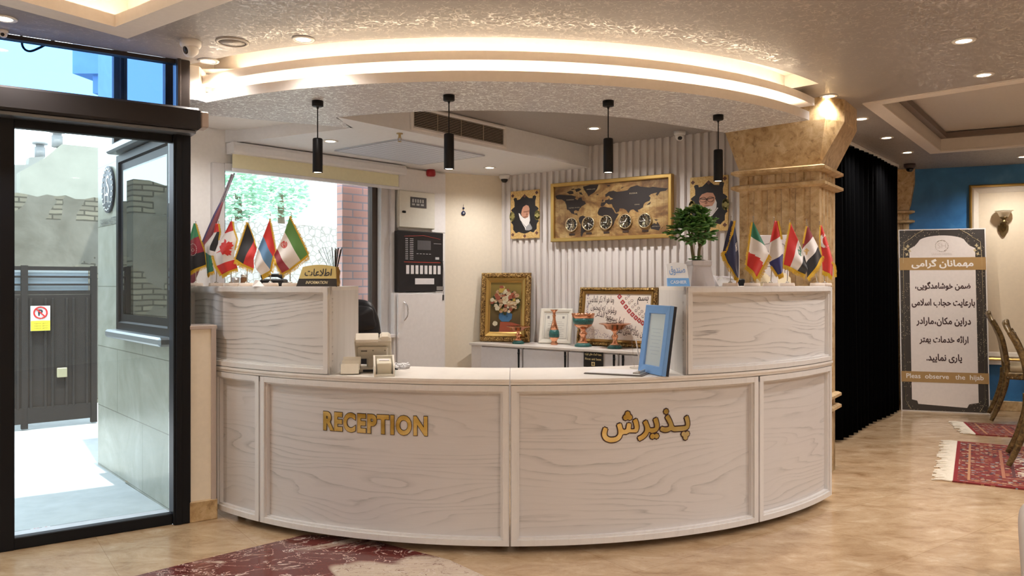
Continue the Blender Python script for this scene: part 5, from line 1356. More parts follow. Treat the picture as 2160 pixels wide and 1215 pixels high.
def flag(label, conv, Y, rows, colour, tip, base, edges, emblem=None, fold=0.012, nf=2.2, extra=None):
    """rows: (v, (xl,yl), (xr,yr)) across the hanging cloth; colour(u,v) -> key"""
    bx, by = conv(*base); b = at(bx, by, Y); b.z = UT
    tp = at(*conv(*tip), Y)
    t = thing('table_flag', label, 'table flag', b, 0, 'small table flags')
    MB().lathe([(0.043, 0), (0.044, 0.004), (0.042, 0.016), (0.040, 0.018)], 24, 0, None, True, 1.0, 0.6).build('base', BASEM, t)
    MB().lathe([(0.012, 0.018), (0.012, 0.022), (0.004, 0.026)], 12).tube([(0, 0, 0.02), (tp.x - b.x, 0.012, tp.z - b.z)], [0.0028, 0.0018], 8).ball((tp.x - b.x, 0.012, tp.z - b.z), 0.0035, 8, 6).build('pole', CH, t)
    nu, nv = 22, 30; keys = sorted(set(colour(i / 44 , j / 60) for i in range(45) for j in range(61)))
    def P(u, v, lift=0.0):
        for (v0, l0, r0), (v1, l1, r1) in zip(rows, rows[1:]):
            if v <= v1 + 1e-9:
                f = (v - v0) / (v1 - v0); break
        l = [l0[i] + (l1[i] - l0[i]) * f for i in (0, 1)]; r = [r0[i] + (r1[i] - r0[i]) * f for i in (0, 1)]
        q = conv(l[0] + (r[0] - l[0]) * u, l[1] + (r[1] - l[1]) * u)
        w = at(q[0], q[1], Y)
        a = min(1.0, v * 1.5)
        w.y += -0.006 - 0.012 * a + fold * a * math.sin(nf * 6.283 * u * 0.5 + v * 1.2) + fold * 0.6 * math.sin(5.5 * v + 2 * u) - lift
        return w - b
    mb = MB(); vs_ = [P(i / nu, j / nv) for j in range(nv + 1) for i in range(nu + 1)]
    mb.v = vs_
    for j in range(nv):
        for i in range(nu):
            a = j * (nu + 1) + i; mb.f.append((a, a + 1, a + nu + 2, a + nu + 1)); mb.sm.append(True)
            mb.mi.append(keys.index(colour((i + 0.5) / nu, (j + 0.5) / nv)))
    o = mb.build('cloth', [FC[k] for k in keys], t); m = o.modifiers.new('thick', 'SOLIDIFY'); m.thickness = 0.0012
    rnd = random.Random(len(label))
    cen = P(0.5, 0.55)
    mb = MB()
    for e in edges:
        kind, w = e[0], e[1]; lo, hi = (e[2], e[3]) if len(e) > 3 else (0, 1)
        n = 44
        if kind == 'path':
            pts = [at(*conv(*q), Y) - b + Vector((0, -0.016, 0)) for q in e[4]]; pts = smooth_pts(pts, 12); n = len(pts) - 1
        else:
            pts = []
            for i in range(n + 1):
                s_ = lo + (hi - lo) * i / n
                pts.append(P(s_, 0, .002) if kind == 'v0' else P(s_, 1, .002) if kind == 'v1' else P(0, s_, .002) if kind == 'u0' else P(1, s_, .002))
        for i in range(n):
            p, q = pts[i], pts[i + 1]; d = (q - p)
            if d.length < 1e-6: continue
            out = Vector((d.z, 0, -d.x)).normalized()
            mid = (p + q) / 2
            if out.dot(mid - cen) < 0: out = -out
            out = (out + Vector((0, 0, -0.7 if w > 0.012 else -0.2))).normalized()
            w_ = w * rnd.uniform(0.8, 1.15); ins = -out * 0.003
            j1, j2 = rnd.uniform(0, 0.3), rnd.uniform(0.7, 1.0)
            mb.add([p + ins, q + ins, q + out * w * 0.35, p + out * w * 0.35], [(0, 1, 2, 3)])
            mb.add([p + d * j1 + out * w * 0.3, p + d * j2 + out * w * 0.3, p + d * (j2 - 0.05) + out * w_ + Vector((0, -0.002, 0)), p + d * (j1 + 0.05) + out * w_ + Vector((0, -0.001, 0))], [(0, 1, 2, 3)])
    o = mb.build('fringe', FRINGE, t, recalc=False); m = o.modifiers.new('thick', 'SOLIDIFY'); m.thickness = 0.0014
    if emblem:
        nm, mat, polys = emblem
        mb = MB()
        for poly in polys:
            tri = [[poly[i] for i in x] for x in tessellate_polygon([[Vector((q[0], q[1], 0)) for q in poly]])]
            while tri:
                a_, b_, c_ = tri.pop()
                L = [math.dist(a_, b_), math.dist(b_, c_), math.dist(c_, a_)]; m_ = max(L)
                if m_ > 45:
                    if m_ == L[1]: a_, b_, c_ = b_, c_, a_
                    elif m_ == L[2]: a_, b_, c_ = c_, a_, b_
                    h_ = ((a_[0] + b_[0]) / 2, (a_[1] + b_[1]) / 2); tri += [(a_, h_, c_), (h_, b_, c_)]; continue
                mb.add([P(*inv(q, conv, P, b, Y), 0.0026) for q in (a_, b_, c_)], [(0, 1, 2)])
        mb.build(nm, mat, t, recalc=False)
    return t
def inv(q, conv, P, b, Y):
    """cloth coordinates of an image point, by Newton steps"""
    tx, ty = conv(*q); u = v = 0.5
    def proj(u, v):
        w = P(min(max(u, 0), 1), min(max(v, 0), 1)) + b; return (HX + w.x * FPX / w.y, HY - (w.z - EYE) * FPX / w.y)
    for _ in range(12):
        x, y = proj(u, v); e = 0.01
        xu, yu = proj(u + e, v); xv, yv = proj(u, v + e)
        a, c_, b_, d = (xu - x) / e, (xv - x) / e, (yu - y) / e, (yv - y) / e; det = a * d - b_ * c_
        if abs(det) < 1e-6: break
        dx, dy = tx - x, ty - y
        u += max(-.3, min(.3, (d * dx - c_ * dy) / det)); v += max(-.3, min(.3, (a * dy - b_ * dx) / det))
        u = min(max(u, 0.0), 0.985); v = min(max(v, 0.0), 0.985)
    return u, v
cl = lambda x, y: (400 + x / 6.75, 440 + y / 6.75)
cr = lambda x, y: (1380 + x / 4.674, 400 + y / 4.674)
def circ(cx, cy, rx, ry=None, n=16): return [(cx + rx * math.cos(2 * math.pi * i / n), cy + (ry or rx) * math.sin(2 * math.pi * i / n)) for i in range(n)]
def stroke(pts, w):
    out = []
    for (x0, y0), (x1, y1) in zip(pts, pts[1:]):
        d = math.hypot(x1 - x0, y1 - y0) or 1; nx, ny = -(y1 - y0) / d * w, (x1 - x0) / d * w
        out.append([(x0 + nx, y0 + ny), (x1 + nx, y1 + ny), (x1 - nx, y1 - ny), (x0 - nx, y0 - ny)])
    return out
S3 = lambda a, b, c, p=0.333, q=0.667: (lambda u, v: a if v < p else b if v < q else c)
YL = 4.32
flag('black red and green table flag, leftmost by the door post', cl, 4.66, [(0, (62, 208), (88, 212)), (0.33, (-15, 462), (150, 392)), (0.67, (-40, 705), (225, 612)), (1, (-30, 930), (242, 800))],
     lambda u, v: 'G' if v < 0.33 else 'D' if v < 0.67 else 'K', (75, 185), (90, 1075), [('u1', 0.008), ('v1', 0.020)],
     ('emblem', M('emblem_white', (0.75, 0.62, 0.58), 0.6), [circ(48, 590, 22)] + [c_ for i in range(20) for c_ in stroke([(48 + 52 * math.cos(i * .314), 585 + 85 * math.sin(i * .314)), (48 + 52 * math.cos((i + .6) * .314), 585 + 85 * math.sin((i + .6) * .314))], 4)]))
flag('white black red and green table flag half hidden behind the maple leaf flag', cl, 4.50, [(0, (372, 213), (412, 215)), (0.3, (340, 360), (442, 345)), (0.62, (222, 520), (405, 570)), (0.8, (248, 690), (380, 770)), (1, (262, 945), (350, 890))],
     lambda u, v: 'R' if v < 0.28 else 'E' if v > 0.72 and u < 0.9 - (0.9 * (1 - v)) else 'K' if u > 0.55 and v < 0.66 else 'W', (400, 170), (380, 1055), [('u1', 0.008, 0, 0.45), ('v1', 0.018)])
leaf = [(380, 630), (440, 592), (425, 540), (450, 520), (455, 490), (490, 480), (500, 430), (525, 455), (522, 495), (560, 465), (575, 480), (612, 478), (605, 505), (632, 525), (590, 560), (622, 570), (560, 588), (602, 610), (585, 640), (595, 665), (555, 658), (550, 676), (500, 645), (470, 660), (440, 610), (382, 634)]
flag('red and white maple leaf table flag', cl, 4.38, [(0, (590, 180), (614, 184)), (0.2, (500, 355), (640, 312)), (0.42, (415, 500), (690, 440)), (0.75, (350, 690), (652, 620)), (0.82, (388, 808), (645, 715)), (1, (470, 948), (690, 850))],
     lambda u, v: 'R' if v < 0.2 or v > 0.82 else 'W', (588, 130), (590, 1060), [('u1', 0.008, 0, 0.7), ('v1', 0.020), ('u0', 0.012, 0.72, 1)], ('maple_leaf', FC['R'], [leaf]), 0.008)
flag('black and red table flag leaning to the left', cl, 4.28, [(0, (830, 195), (648, 720)), (0.42, (925, 440), (770, 792)), (1, (966, 560), (912, 862))],
     lambda u, v: 'K' if v < 0.42 else 'R', (836, 105), (815, 1060), [('v0', 0.009), ('u1', 0.024), ('u0', 0.003)])
flag('red blue and white table flag', cl, 4.18, [(0, (1146, 145), (1222, 610)), (0.36, (1050, 390), (1200, 690)), (0.68, (984, 580), (1158, 885)), (1, (930, 790), (1026, 955))],
     S3('R', 'B', 'W', 0.36, 0.68), (1138, 75), (1150, 1060), [('v0', 0.009), ('u1', 0.022)])
emb = stroke([(1350, 460), (1310, 490), (1302, 520), (1325, 550), (1350, 558)], 5) + stroke([(1375, 470), (1388, 500), (1380, 535), (1355, 558)], 5) + stroke([(1345, 470), (1330, 500), (1340, 540)], 5) + stroke([(1365, 480), (1372, 510), (1352, 545)], 5) + stroke([(1352, 465), (1348, 556)], 5)
flag('green white and red table flag with a red emblem, beside the information sign', cl, 4.11, [(0, (1428, 110), (1690, 655)), (0.34, (1352, 340), (1590, 748)), (0.66, (1255, 575), (1436, 865)), (1, (1212, 665), (1310, 930))],
     lambda u, v: 'L' if v < 0.34 else 'W' if v < 0.66 else 'D', (1440, 62), (1430, 1065), [('v0', 0.010), ('u1', 0.022), ('v1', 0.012, 0.2, 1)], ('emblem', FC['R'], emb))
flag('navy blue table flag with white script, next to the plant', cr, 4.26, [(0, (750, 305), (786, 308)), (0.4, (700, 490), (808, 480)), (0.66, (668, 612), (828, 655)), (0.85, (712, 722), (830, 790)), (1, (800, 850), (828, 905))],
     lambda u, v: 'N', (765, 265), (750, 930), [('v1', 0.02), ('u0', 0.022, 0.66, 1), ('path', 0.012, 0, 0, [(790, 310), (768, 420), (740, 540), (712, 600), (668, 625), (690, 700)])],
     ('script', FC['W'], stroke([(802, 530), (806, 610)], 2.5) + stroke([(812, 520), (815, 600)], 2.5) + stroke([(798, 550), (818, 590)], 2.5)))
flag('green white and red table flag with plain white band, in front of the column', cr, 4.22, [(0, (962, 322), (980, 322)), (0.33, (945, 455), (1086, 556)), (0.58, (922, 600), (1124, 640)), (0.76, (910, 640), (1074, 742)), (1, (900, 745), (1012, 872))],
     lambda u, v: 'E' if v < 0.33 else 'W' if v < (0.64 + 0.12 * u) else 'R', (984, 265), (965, 930), [('u0', 0.010), ('v1', 0.022), ('u1', 0.024, 0.58, 1)])
flag('red white and blue table flag', cr, 4.30, [(0, (1186, 308), (1218, 308)), (0.33, (1140, 522), (1240, 456)), (0.55, (1120, 615), (1255, 570)), (0.68, (1126, 728), (1264, 638)), (1, (1208, 848), (1266, 815))],
     lambda u, v: 'R' if v < 0.33 else 'W' if v < 0.68 else 'P', (1188, 275), (1150, 935), [('v1', 0.022), ('u1', 0.008, 0, 0.4), ('u0', 0.014, 0.75, 1)])
flag('red white and black table flag with green script', cr, 4.40, [(0, (1340, 325), (1268, 742)), (0.42, (1415, 490), (1326, 765)), (0.74, (1470, 650), (1405, 806)), (1, (1494, 740), (1490, 842))],
     S3('R', 'W', 'K', 0.42, 0.74), (1344, 290), (1310, 930), [('v0', 0.010), ('u1', 0.022)],
     ('script', FC['E'], stroke([(1432, 560), (1445, 600), (1440, 640)], 4) + stroke([(1415, 590), (1440, 610)], 4) + stroke([(1425, 630), (1448, 655)], 4) + stroke([(1420, 600), (1428, 640)], 3)))
eagle = [(1500, 575), (1515, 590), (1530, 605), (1512, 610), (1508, 640), (1495, 645), (1488, 612), (1468, 605), (1485, 592)]
flag('red white and black table flag with a gold eagle', cr, 4.62, [(0, (1500, 362), (1520, 362)), (0.33, (1456, 588), (1556, 462)), (0.66, (1490, 716), (1606, 562)), (1, (1500, 878), (1652, 662))],
     S3('M', 'W', 'K', 0.33, 0.66), (1508, 296), (1608, 925), [('v1', 0.022), ('u0', 0.008, 0.0, 0.25)], ('eagle', M('eagle_gold', (0.62, 0.42, 0.18), 0.5), [eagle]))
moon = [(1700 + 58 * math.cos(a) - 20, 505 + 70 * math.sin(a)) for a in [0.9 + i * 4.5 / 16 for i in range(17)]] + [(1700 + 40 * math.cos(a) - 2, 505 + 52 * math.sin(a)) for a in [5.2 - i * 4.1 / 16 for i in range(17)]]
flag('red crescent table flag at the curtain end of the counter', cr, 4.72, [(0, (1632, 352), (1652, 352)), (0.45, (1632, 560), (1712, 560)), (0.72, (1640, 655), (1755, 700)), (1, (1652, 800), (1756, 862))],
     lambda u, v: 'R', (1636, 316), (1680, 925), [('v1', 0.022), ('u0', 0.007, 0, 0.7), ('path', 0.012, 0, 0, [(1645, 655), (1700, 680), (1745, 720), (1768, 790), (1766, 860)])], ('crescent', FC['W'], [moon]))

# ------------------------------------------------------------------ signs on the raised counter ends
def tent_sign(name, label, px, Y, w0, w1, h, low_h, mats, fa_txt, en_txt, inks, rz, fa_size, en_size):
    b = at(px, 599, Y); b.z = UT
    t = thing(name, label, 'sign', b, 0, None, (R(-18), 0, rz))
    th = 0.008
    xw = lambda z: (w0 + (w1 - w0) * z / h) / 2
    MB().prism([(-xw(0), 0), (xw(0), 0), (xw(low_h), low_h), (-xw(low_h), low_h)], -th, 0, 0, Matrix.Rotation(R(90), 4, 'X')).build('lower_panel', mats[1], t)
    top = [(xw(h) * k, h + 0.012 * (1 - k * k)) for k in (1, 0.8, 0.6, 0.4, 0.2, 0, -0.2, -0.4, -0.6, -0.8, -1)]
    MB().prism([(-xw(low_h), low_h), (xw(low_h), low_h)] + top, -th, 0, 0, Matrix.Rotation(R(90), 4, 'X')).build('upper_panel', mats[0], t)
    MB().tube([(0, 0.006, h * 0.72), (0, 0.075, 0.030)], 0.005, 8).build('back_leg', mats[1], t)
    mb = MB(); letters(mb, fit(text2d(fa_txt, 0.012), *fa_size), 0, (h + low_h) / 2 + 0.002, -0.0012, 0, Matrix.Identity(4)); mb.build('heading', inks[0], t, recalc=False)
    mb = MB(); letters(mb, fit(text2d(en_txt, 0.010, 3, 0.15), *en_size), 0, low_h / 2, -0.0012); mb.build('lettering', inks[1], t, recalc=False)
    return t
tent_sign('information_sign', 'gold and black leaning information sign on the raised counter end', 667, 3.98, 0.222, 0.182, 0.105, 0.042,
          (NT('sign_gold_face', 0.3, 0.55, (0.52, 0.42, 0.17)).m, M('sign_black_face', (0.014, 0.011, 0.010), 0.3)), fa('اطلاعات'), 'INFORMATION', (INK, M('sign_pale_gold', (0.72, 0.62, 0.38), 0.4)), R(-12), (0.148, 0.040), (0.120, 0.016))
tent_sign('cashier_sign', 'white topped blue cashier sign at the inner corner of the right hand counter end', 1432, 4.27, 0.128, 0.115, 0.126, 0.047,
          (NT('sign_white_face', 0.12, 0.0, (0.86, 0.88, 0.92)).m, M('sign_blue_face', (0.18, 0.42, 0.82), 0.3)), fa('صندوق'), 'CASHIER', (M('sign_blue_ink', (0.25, 0.42, 0.75), 0.4), M('sign_white_ink', (0.9, 0.92, 0.95), 0.4)), R(8), (0.092, 0.053), (0.090, 0.019))

# reed diffuser behind the information sign
p = at(706, 598, 4.16); p.z = UT
t = thing('reed_diffuser', 'gold reed diffuser with dark sticks behind the information sign', 'reed diffuser', p)
MB().lathe([(0.026, 0), (0.030, 0.02), (0.026, 0.05), (0.030, 0.08), (0.022, 0.095), (0.024, 0.102), (0.017, 0.104)], 20).build('jar', GOLDDULL, t)
rnd = random.Random(2)
for i in range(13):
    a = -0.09 + 0.13 * (i / 12.0) if i > 4 else -0.10 + i * 0.02
    xt = (-0.092, -0.068, -0.048, -0.028, -0.014, 0.0, 0.004, 0.010, 0.014, 0.018, 0.024, 0.030, 0.036)[i]
    MB().tube([(xt * 0.12, rnd.uniform(-.006, .006), 0.06), (xt, rnd.uniform(-0.02, 0.02), 0.205 + rnd.uniform(-0.012, 0.008))], 0.0011 if i < 4 else 0.0024, 6).build('reed', M('dark_reed', (0.03, 0.02, 0.015), 0.7), t)

# small things half seen behind the flags
def small(name, label, cat, px, Y, parts, rz=0.0, z=UT, group=None):
    p = at(px, 600, Y); p.z = z
    t = thing(name, label, cat, p, rz, group)
    for nm, mb, mat in parts: mb.build(nm, mat, t)
    return t
small('silver_cup', 'silver grey cup behind the maple leaf and black red flags', 'cup', 497, 4.46, [('body', MB().lathe([(0.020, 0), (0.024, 0.05), (0.022, 0.05), (0.018, 0.004)], 20), M('silver_grey', (0.55, 0.53, 0.52), 0.3, 0.6))])
small('brown_jar', 'brown glass jar with metal lid behind the black and red flag', 'jar', 514, 4.44, [('body', MB().lathe([(0.017, 0), (0.018, 0.045), (0.014, 0.05)], 18), M('brown_glass', (0.18, 0.09, 0.04), 0.15)), ('lid', MB().lathe([(0.016, 0.05), (0.016, 0.066), (0, 0.067)], 18), CH)])
small('white_packet', 'white folded paper packet lying behind the black and red flag', 'packet', 545, 4.10, [('packet', MB().add([(-0.03, -0.015, 0), (0.03, -0.015, 0), (0.03, 0.02, 0), (-0.03, 0.02, 0), (-0.015, 0.0, 0.035), (0.005, 0.005, 0.03)], [(0, 1, 5, 4), (1, 2, 5), (2, 3, 4, 5), (3, 0, 4), (3, 2, 1, 0)]), PALEL)], 0.4)
small('phone_cradle', 'black telephone cradle behind the emblem flag', 'telephone', 578, 4.36, [('body', MB().box((0, 0, 0.02), (0.13, 0.10, 0.04), 0.008), BLACKM), ('handset', MB().tube([(-0.06, -0.03, 0.05), (-0.03, -0.03, 0.06), (0.03, -0.03, 0.06), (0.06, -0.03, 0.05)], [0.014, 0.01, 0.01, 0.014], 10), BLACKM)])
small('card_tray', 'clear and white card tray between the plant pot and the navy flag', 'card tray', 1531, 4.36, [('tray', MB().add([(-0.055, -0.04, 0), (0.06, -0.04, 0), (0.06, 0.05, 0), (-0.055, 0.05, 0), (-0.055, 0.05, 0.062), (-0.02, 0.0, 0.05), (0.02, -0.02, 0.045), (0.055, -0.03, 0.03)], [(0, 1, 2, 3), (0, 1, 7, 6, 5, 4), (1, 2, 7), (3, 0, 4)]), M('tray_grey', (0.62, 0.61, 0.62), 0.3)), ('cards', MB().box((0.0, 0.02, 0.03), (0.09, 0.015, 0.052), 0.001, 0, 0.1).box((0.02, 0.0, 0.024), (0.08, 0.012, 0.042), 0.001, 0, 0.1), PALEL)], R(6))
t = thing('computer_monitor', 'black back of a computer monitor behind the right counter end', 'monitor', (1.26, 5.02, 0.75), R(12))
MB().box((0, 0, 0.40), (0.50, 0.035, 0.32), 0.006).build('casing', BLACKM, t)
MB().box((0, 0.03, 0.14), (0.05, 0.03, 0.28), 0.004).box((0, 0.02, 0.01), (0.24, 0.18, 0.018), 0.004).build('stand', BLACKM, t)
t = thing('back_desk', 'brown wooden desk inside the counter under the monitor', 'desk', (1.22, 5.05, 0), R(30))
MB().box((0, 0, 0.735), (0.56, 0.30, 0.03), 0.004).build('desk_top', M('brown_desk', (0.16, 0.08, 0.04), 0.4), t)
for sx_ in (-1, 1): MB().box((sx_ * 0.26, 0, 0.36), (0.03, 0.28, 0.72), 0.002).build('side_panel', bpy.data.materials['brown_desk'], t)
for px, yt, w_, lab in ((1612, 572, 0.085, 'cream card with Persian print behind the red white and blue flag'), (1655, 574, 0.075, 'plain cream card between the script flag and the eagle flag')):
    p = at(px, 600, 4.52); p.z = UT
    t = thing('cream_card', lab, 'card', p, 0, 'cream cards', (R(-10), 0, 0)); hh = 0.078
    MB().prism([(-w_ / 2, 0), (w_ / 2, 0), (w_ / 2, hh * 0.6), (w_ * 0.1, hh), (-w_ * 0.2, hh * 0.9), (-w_ / 2, hh * 0.5)], -0.002, 0.002, 0, Matrix.Rotation(R(90), 4, 'X')).build('card', M('cream_card_stock', (0.80, 0.72, 0.52), 0.6), t)
    if px == 1612:
        mb = MB(); letters(mb, fit(text2d(fa('پذیرش'), 0.0), w=0.035), 0, 0.022, -0.0025); mb.build('print', INK, t)
p = at(1633, 600, 4.60); p.z = UT
t = thing('white_notice', 'white notice board with scrolled border standing against the gold column', 'notice', p, R(-8))
w_, h_ = 0.165, 0.30
MB().box((0, 0, h_ / 2), (w_, 0.008, h_), 0.002).build('board', PALEL, t)
pts = [(-0.06, 0.22), (-0.055, 0.245), (-0.03, 0.25), (-0.01, 0.27), (0.01, 0.27), (0.03, 0.25), (0.055, 0.245), (0.06, 0.22), (0.06, 0.06), (-0.06, 0.06), (-0.06, 0.22)]
mb = MB().tube([(x, -0.005, z) for x, z in pts], 0.0012, 5)
for i in range(4): mb.box((0, -0.0048, 0.205 - i * 0.03), (0.09 - 0.015 * (i % 2), 0.001, 0.003))
mb.build('printed_border', INK, t)

# ------------------------------------------------------------------ potted plant
p = at(1474, 599, 4.40); p.z = UT
t = thing('potted_jade_plant', 'bushy green jade plant in a square grey marble pot by the cashier sign', 'potted plant', p, R(6))
POT = wood_mat('grey_veined_pot', (0.60, 0.56, 0.57), (0.38, 0.35, 0.36), 'Object', 4.0, (5, 5, 2), 3, 0.7)
hp = 0.142
MB().add([(-.070, -.070, 0), (.070, -.070, 0), (.070, .070, 0), (-.070, .070, 0), (-.050, -.050, hp * .82), (.050, -.050, hp * .82), (.050, .050, hp * .82), (-.050, .050, hp * .82)], [(0, 1, 5, 4), (1, 2, 6, 5), (2, 3, 7, 6), (3, 0, 4, 7), (3, 2, 1, 0), (4, 5, 6, 7)]).box((0, 0, hp * .91), (0.118, 0.118, hp * .2), 0.005).build('pot', POT, t)
MB().lathe([(0.05, hp), (0.03, hp + 0.006), (0, hp + 0.008)], 16).build('soil', M('soil', (0.06, 0.04, 0.03), 0.95), t)
TRK = M('plant_trunk', (0.15, 0.12, 0.06), 0.8)
def leafmat():
    k = NT('jade_leaf', 0.32); n = k.noise(k.coord('Object'), 40, 2)
    k.set('Base Color', k.mix(n, (0.03, 0.12, 0.018), (0.12, 0.30, 0.06))); k.set('Subsurface Weight', 0.05); return k.m
LEAF = leafmat()
S = 4.40 / FPX
def pp(px, py, dy=0.0): return Vector(((px - 1474) * S, dy, (599 - py) * S))
br = [[(1463, 545, 0), (1459, 520, 0), (1457, 495, 0.01), (1450, 470, 0.02)], [(1459, 515, 0), (1447, 500, 0.02), (1437, 490, 0.03), (1430, 470, 0.05)], [(1474, 545, 0), (1474, 520, -0.01), (1480, 505, -0.02), (1486, 480, -0.03)],
      [(1475, 515, 0), (1470, 500, -0.02), (1466, 475, -0.05)], [(1457, 495, 0), (1462, 470, 0), (1464, 450, 0.01)], [(1480, 505, 0), (1490, 490, 0.02), (1498, 470, 0.03)], [(1450, 475, 0), (1440, 460, 0.0), (1436, 448, -0.02)]]
for q in br:
    pts = smooth_pts([pp(*x) for x in q], 5)
    n_ = len(pts); r0 = 0.010 if q[0][1] > 540 else 0.0065
    MB().tube(pts, [r0 * (1 - 0.6 * i / (n_ - 1)) for i in range(n_)], 9).build('branch', TRK, t)
rnd = random.Random(21); mb = MB()
def leaf(mb, base, d, L, wd, roll):
    d = d.normalized(); a = d.cross(Vector((0, 0, 1)));
    if a.length < 0.1: a = Vector((1, 0, 0))
    a.normalize(); a = Matrix.Rotation(roll, 3, d) @ a; nn = a.cross(d)
    prof = ((0.0, 0.12), (0.25, 0.55), (0.55, 0.95), (0.78, 0.95), (0.93, 0.55), (1.0, 0.05))
    vs_ = []; fs_ = []
    for s_, w_ in prof:
        c_ = base + d * L * s_ - nn * (L * 0.16 * s_ * s_)
        vs_ += [c_ - a * wd * w_ + nn * 0.002, c_ + nn * 0.0035 - nn * wd * 0.15 * w_, c_ + a * wd * w_ + nn * 0.002, c_ - nn * 0.002 - nn * wd * .15 * w_]
    for i in range(len(prof) - 1):
        for k_ in range(4): fs_.append((i * 4 + k_, i * 4 + (k_ + 1) % 4, i * 4 + 4 + (k_ + 1) % 4, i * 4 + 4 + k_))
    mb.add(vs_, fs_, 0, True)
heads = []
for i in range(42):
    a = rnd.uniform(0, 6.28); r = rnd.random() ** 0.5
    x = 1461 + 40 * r * math.cos(a); y = 468 + 30 * r * math.sin(a); heads.append((x, y, 0.085 * rnd.uniform(-1, 1) * (1 - 0.4 * r)))
heads += [(1425, 478, 0.0), (1432, 488, -0.03), (1496, 474, 0.0), (1500, 486, 0.02), (1440, 452, 0), (1462, 442, 0.0), (1484, 448, 0.0), (1472, 492, -0.05), (1428, 498, 0.0), (1442, 500, -0.04), (1460, 503, -0.05), (1484, 500, -0.03), (1500, 498, 0.0), (1420, 488, 0.03), (1478, 470, -0.08), (1450, 480, -0.08)]
for hx_, hy_, dy in heads:
    c_ = pp(hx_, hy_, dy); outd = (c_ - pp(1462, 492)).normalized()
    for k_ in range(8):
        a = 2 * math.pi * k_ / 8 + rnd.uniform(-0.3, 0.3)
        d = outd * rnd.uniform(0.25, 1.0) + Vector((math.cos(a), math.sin(a), rnd.uniform(-0.1, 0.6))) * 0.9
        leaf(mb, c_, d, rnd.uniform(0.042, 0.062), rnd.uniform(0.011, 0.0165), rnd.uniform(-0.5, 0.5))
for hx_, hy_ in ((1461, 543), (1478, 543), (1468, 538), (1452, 543), (1490, 500), (1497, 497)):
    for k_ in range(3):
        a = rnd.uniform(0, 6.28); leaf(mb, pp(hx_, hy_, -0.012), Vector((math.cos(a), -0.4 + 0.5 * math.sin(a), 0.25)), 0.03, 0.008, 0)
mb.build('foliage', LEAF, t)
# ------------------------------------------------------------------ on the worktop
OFFW = M('offwhite_plastic', (0.74, 0.70, 0.62), 0.4); TANW = M('warm_grey_plastic', (0.52, 0.47, 0.38), 0.45)
def top_pt(px, py): return ground(px, py, CT)
p = top_pt(788, 783)
t = thing('pos_terminal', 'off-white touch screen till seen from behind, screen tilted, on the worktop', 'till', p, R(8))
s = p.y / FPX
MB().box((-0.01, 0.0, 0.012), (0.16, 0.16, 0.024), 0.006).build('base', TANW, t)
MB().box((0.0, 0.03, 0.06), (0.07, 0.05, 0.10), 0.008, 0, 0, rotm(R(14))).build('neck', TANW, t)
sm = rotm(R(48), 0, 0, (0.0, -0.035, 0.125)) 
scr = MB().box((0, 0, 0), (0.185, 0.035, 0.135), 0.006, 0, 0, sm).box((0.0, -0.024, -0.01), (0.15, 0.018, 0.095), 0.008, 0, 0, sm).build('screen_back', TANW, t)
MB().box((-0.03, 0.005, 0.075), (0.115, 0.05, 0.02), 0.004, 0, 0, sm).build('customer_display', OFFW, t)
MB().box((0.06, 0.02, 0.055), (0.055, 0.05, 0.05), 0.012, 0, 0, sm).build('card_reader', OFFW, t)
MB().box((-0.045, -0.02, -0.004), (0.03, 0.003, 0.008), 0, 0, 0, sm @ Matrix.Translation((0, -0.014, 0.02))).cyl(sm @ Vector((0.0, -0.033, 0.02)), sm @ Vector((0.0, -0.036, 0.02)), 0.003).cyl(sm @ Vector((0.06, -0.033, 0.02)), sm @ Vector((0.06, -0.036, 0.02)), 0.003).build('screws', M('screw_dark', (0.12, 0.10, 0.08), 0.5), scr)
MB().box((-0.02, -0.082, 0.012), (0.06, 0.008, 0.012)).build('port_strip', BLACKM, t)
p = top_pt(806, 795)
t = thing('slip_dispenser', 'white sloping plastic slip dispenser in front of the till', 'dispenser', p + Vector((0, 0.055, 0)), R(12))
prof = [(-0.055, 0), (0.06, 0), (0.06, 0.095), (0.035, 0.098), (-0.045, 0.05), (-0.055, 0.03)]
for sx_ in (-1, 1):
    MB().prism(prof, -0.004, 0.004, 0, Matrix.Translation((sx_ * 0.046, 0, 0)) @ Matrix(((0, 0, 1, 0), (1, 0, 0, 0), (0, 1, 0, 0), (0, 0, 0, 1)))).build('side_plate', OFFW, t)
MB().box((0, 0.0, 0.006), (0.09, 0.11, 0.012), 0.002).box((0, 0.052, 0.05), (0.09, 0.012, 0.09), 0.002).build('body', OFFW, t)
mb = MB().box((0, 0.01, 0.045), (0.07, 0.06, 0.06), 0.003, 0, 0, Matrix.Translation((0, 0.0, 0)) @ Matrix.Rotation(R(20), 4, 'X')); mb.build('drawer', M('cream_plastic', (0.70, 0.66, 0.54), 0.4), t)
MB().box((0, 0.008, 0.074), (0.050, 0.018, 0.012), 0.002, 0, 0, Matrix.Rotation(R(12), 4, 'X')).build('paper_slot', PALEL, t)
p = top_pt(735, 791)
t = thing('card_holder', 'clear three tier card holder filled with cream cards left of the till', 'card holder', p + Vector((0, 0.04, 0)), R(10))
ACR = glass_mat('clear_acrylic', (0.93, 0.93, 0.92), 0.15)
MB().box((0, 0.03, 0.002), (0.10, 0.12, 0.004)).box((-0.05, 0.02, 0.03), (0.003, 0.10, 0.05), 0, 0, 0, Matrix.Rotation(R(0), 4, 'X')).box((0.05, 0.02, 0.03), (0.003, 0.10, 0.05)).build('holder', ACR, t)
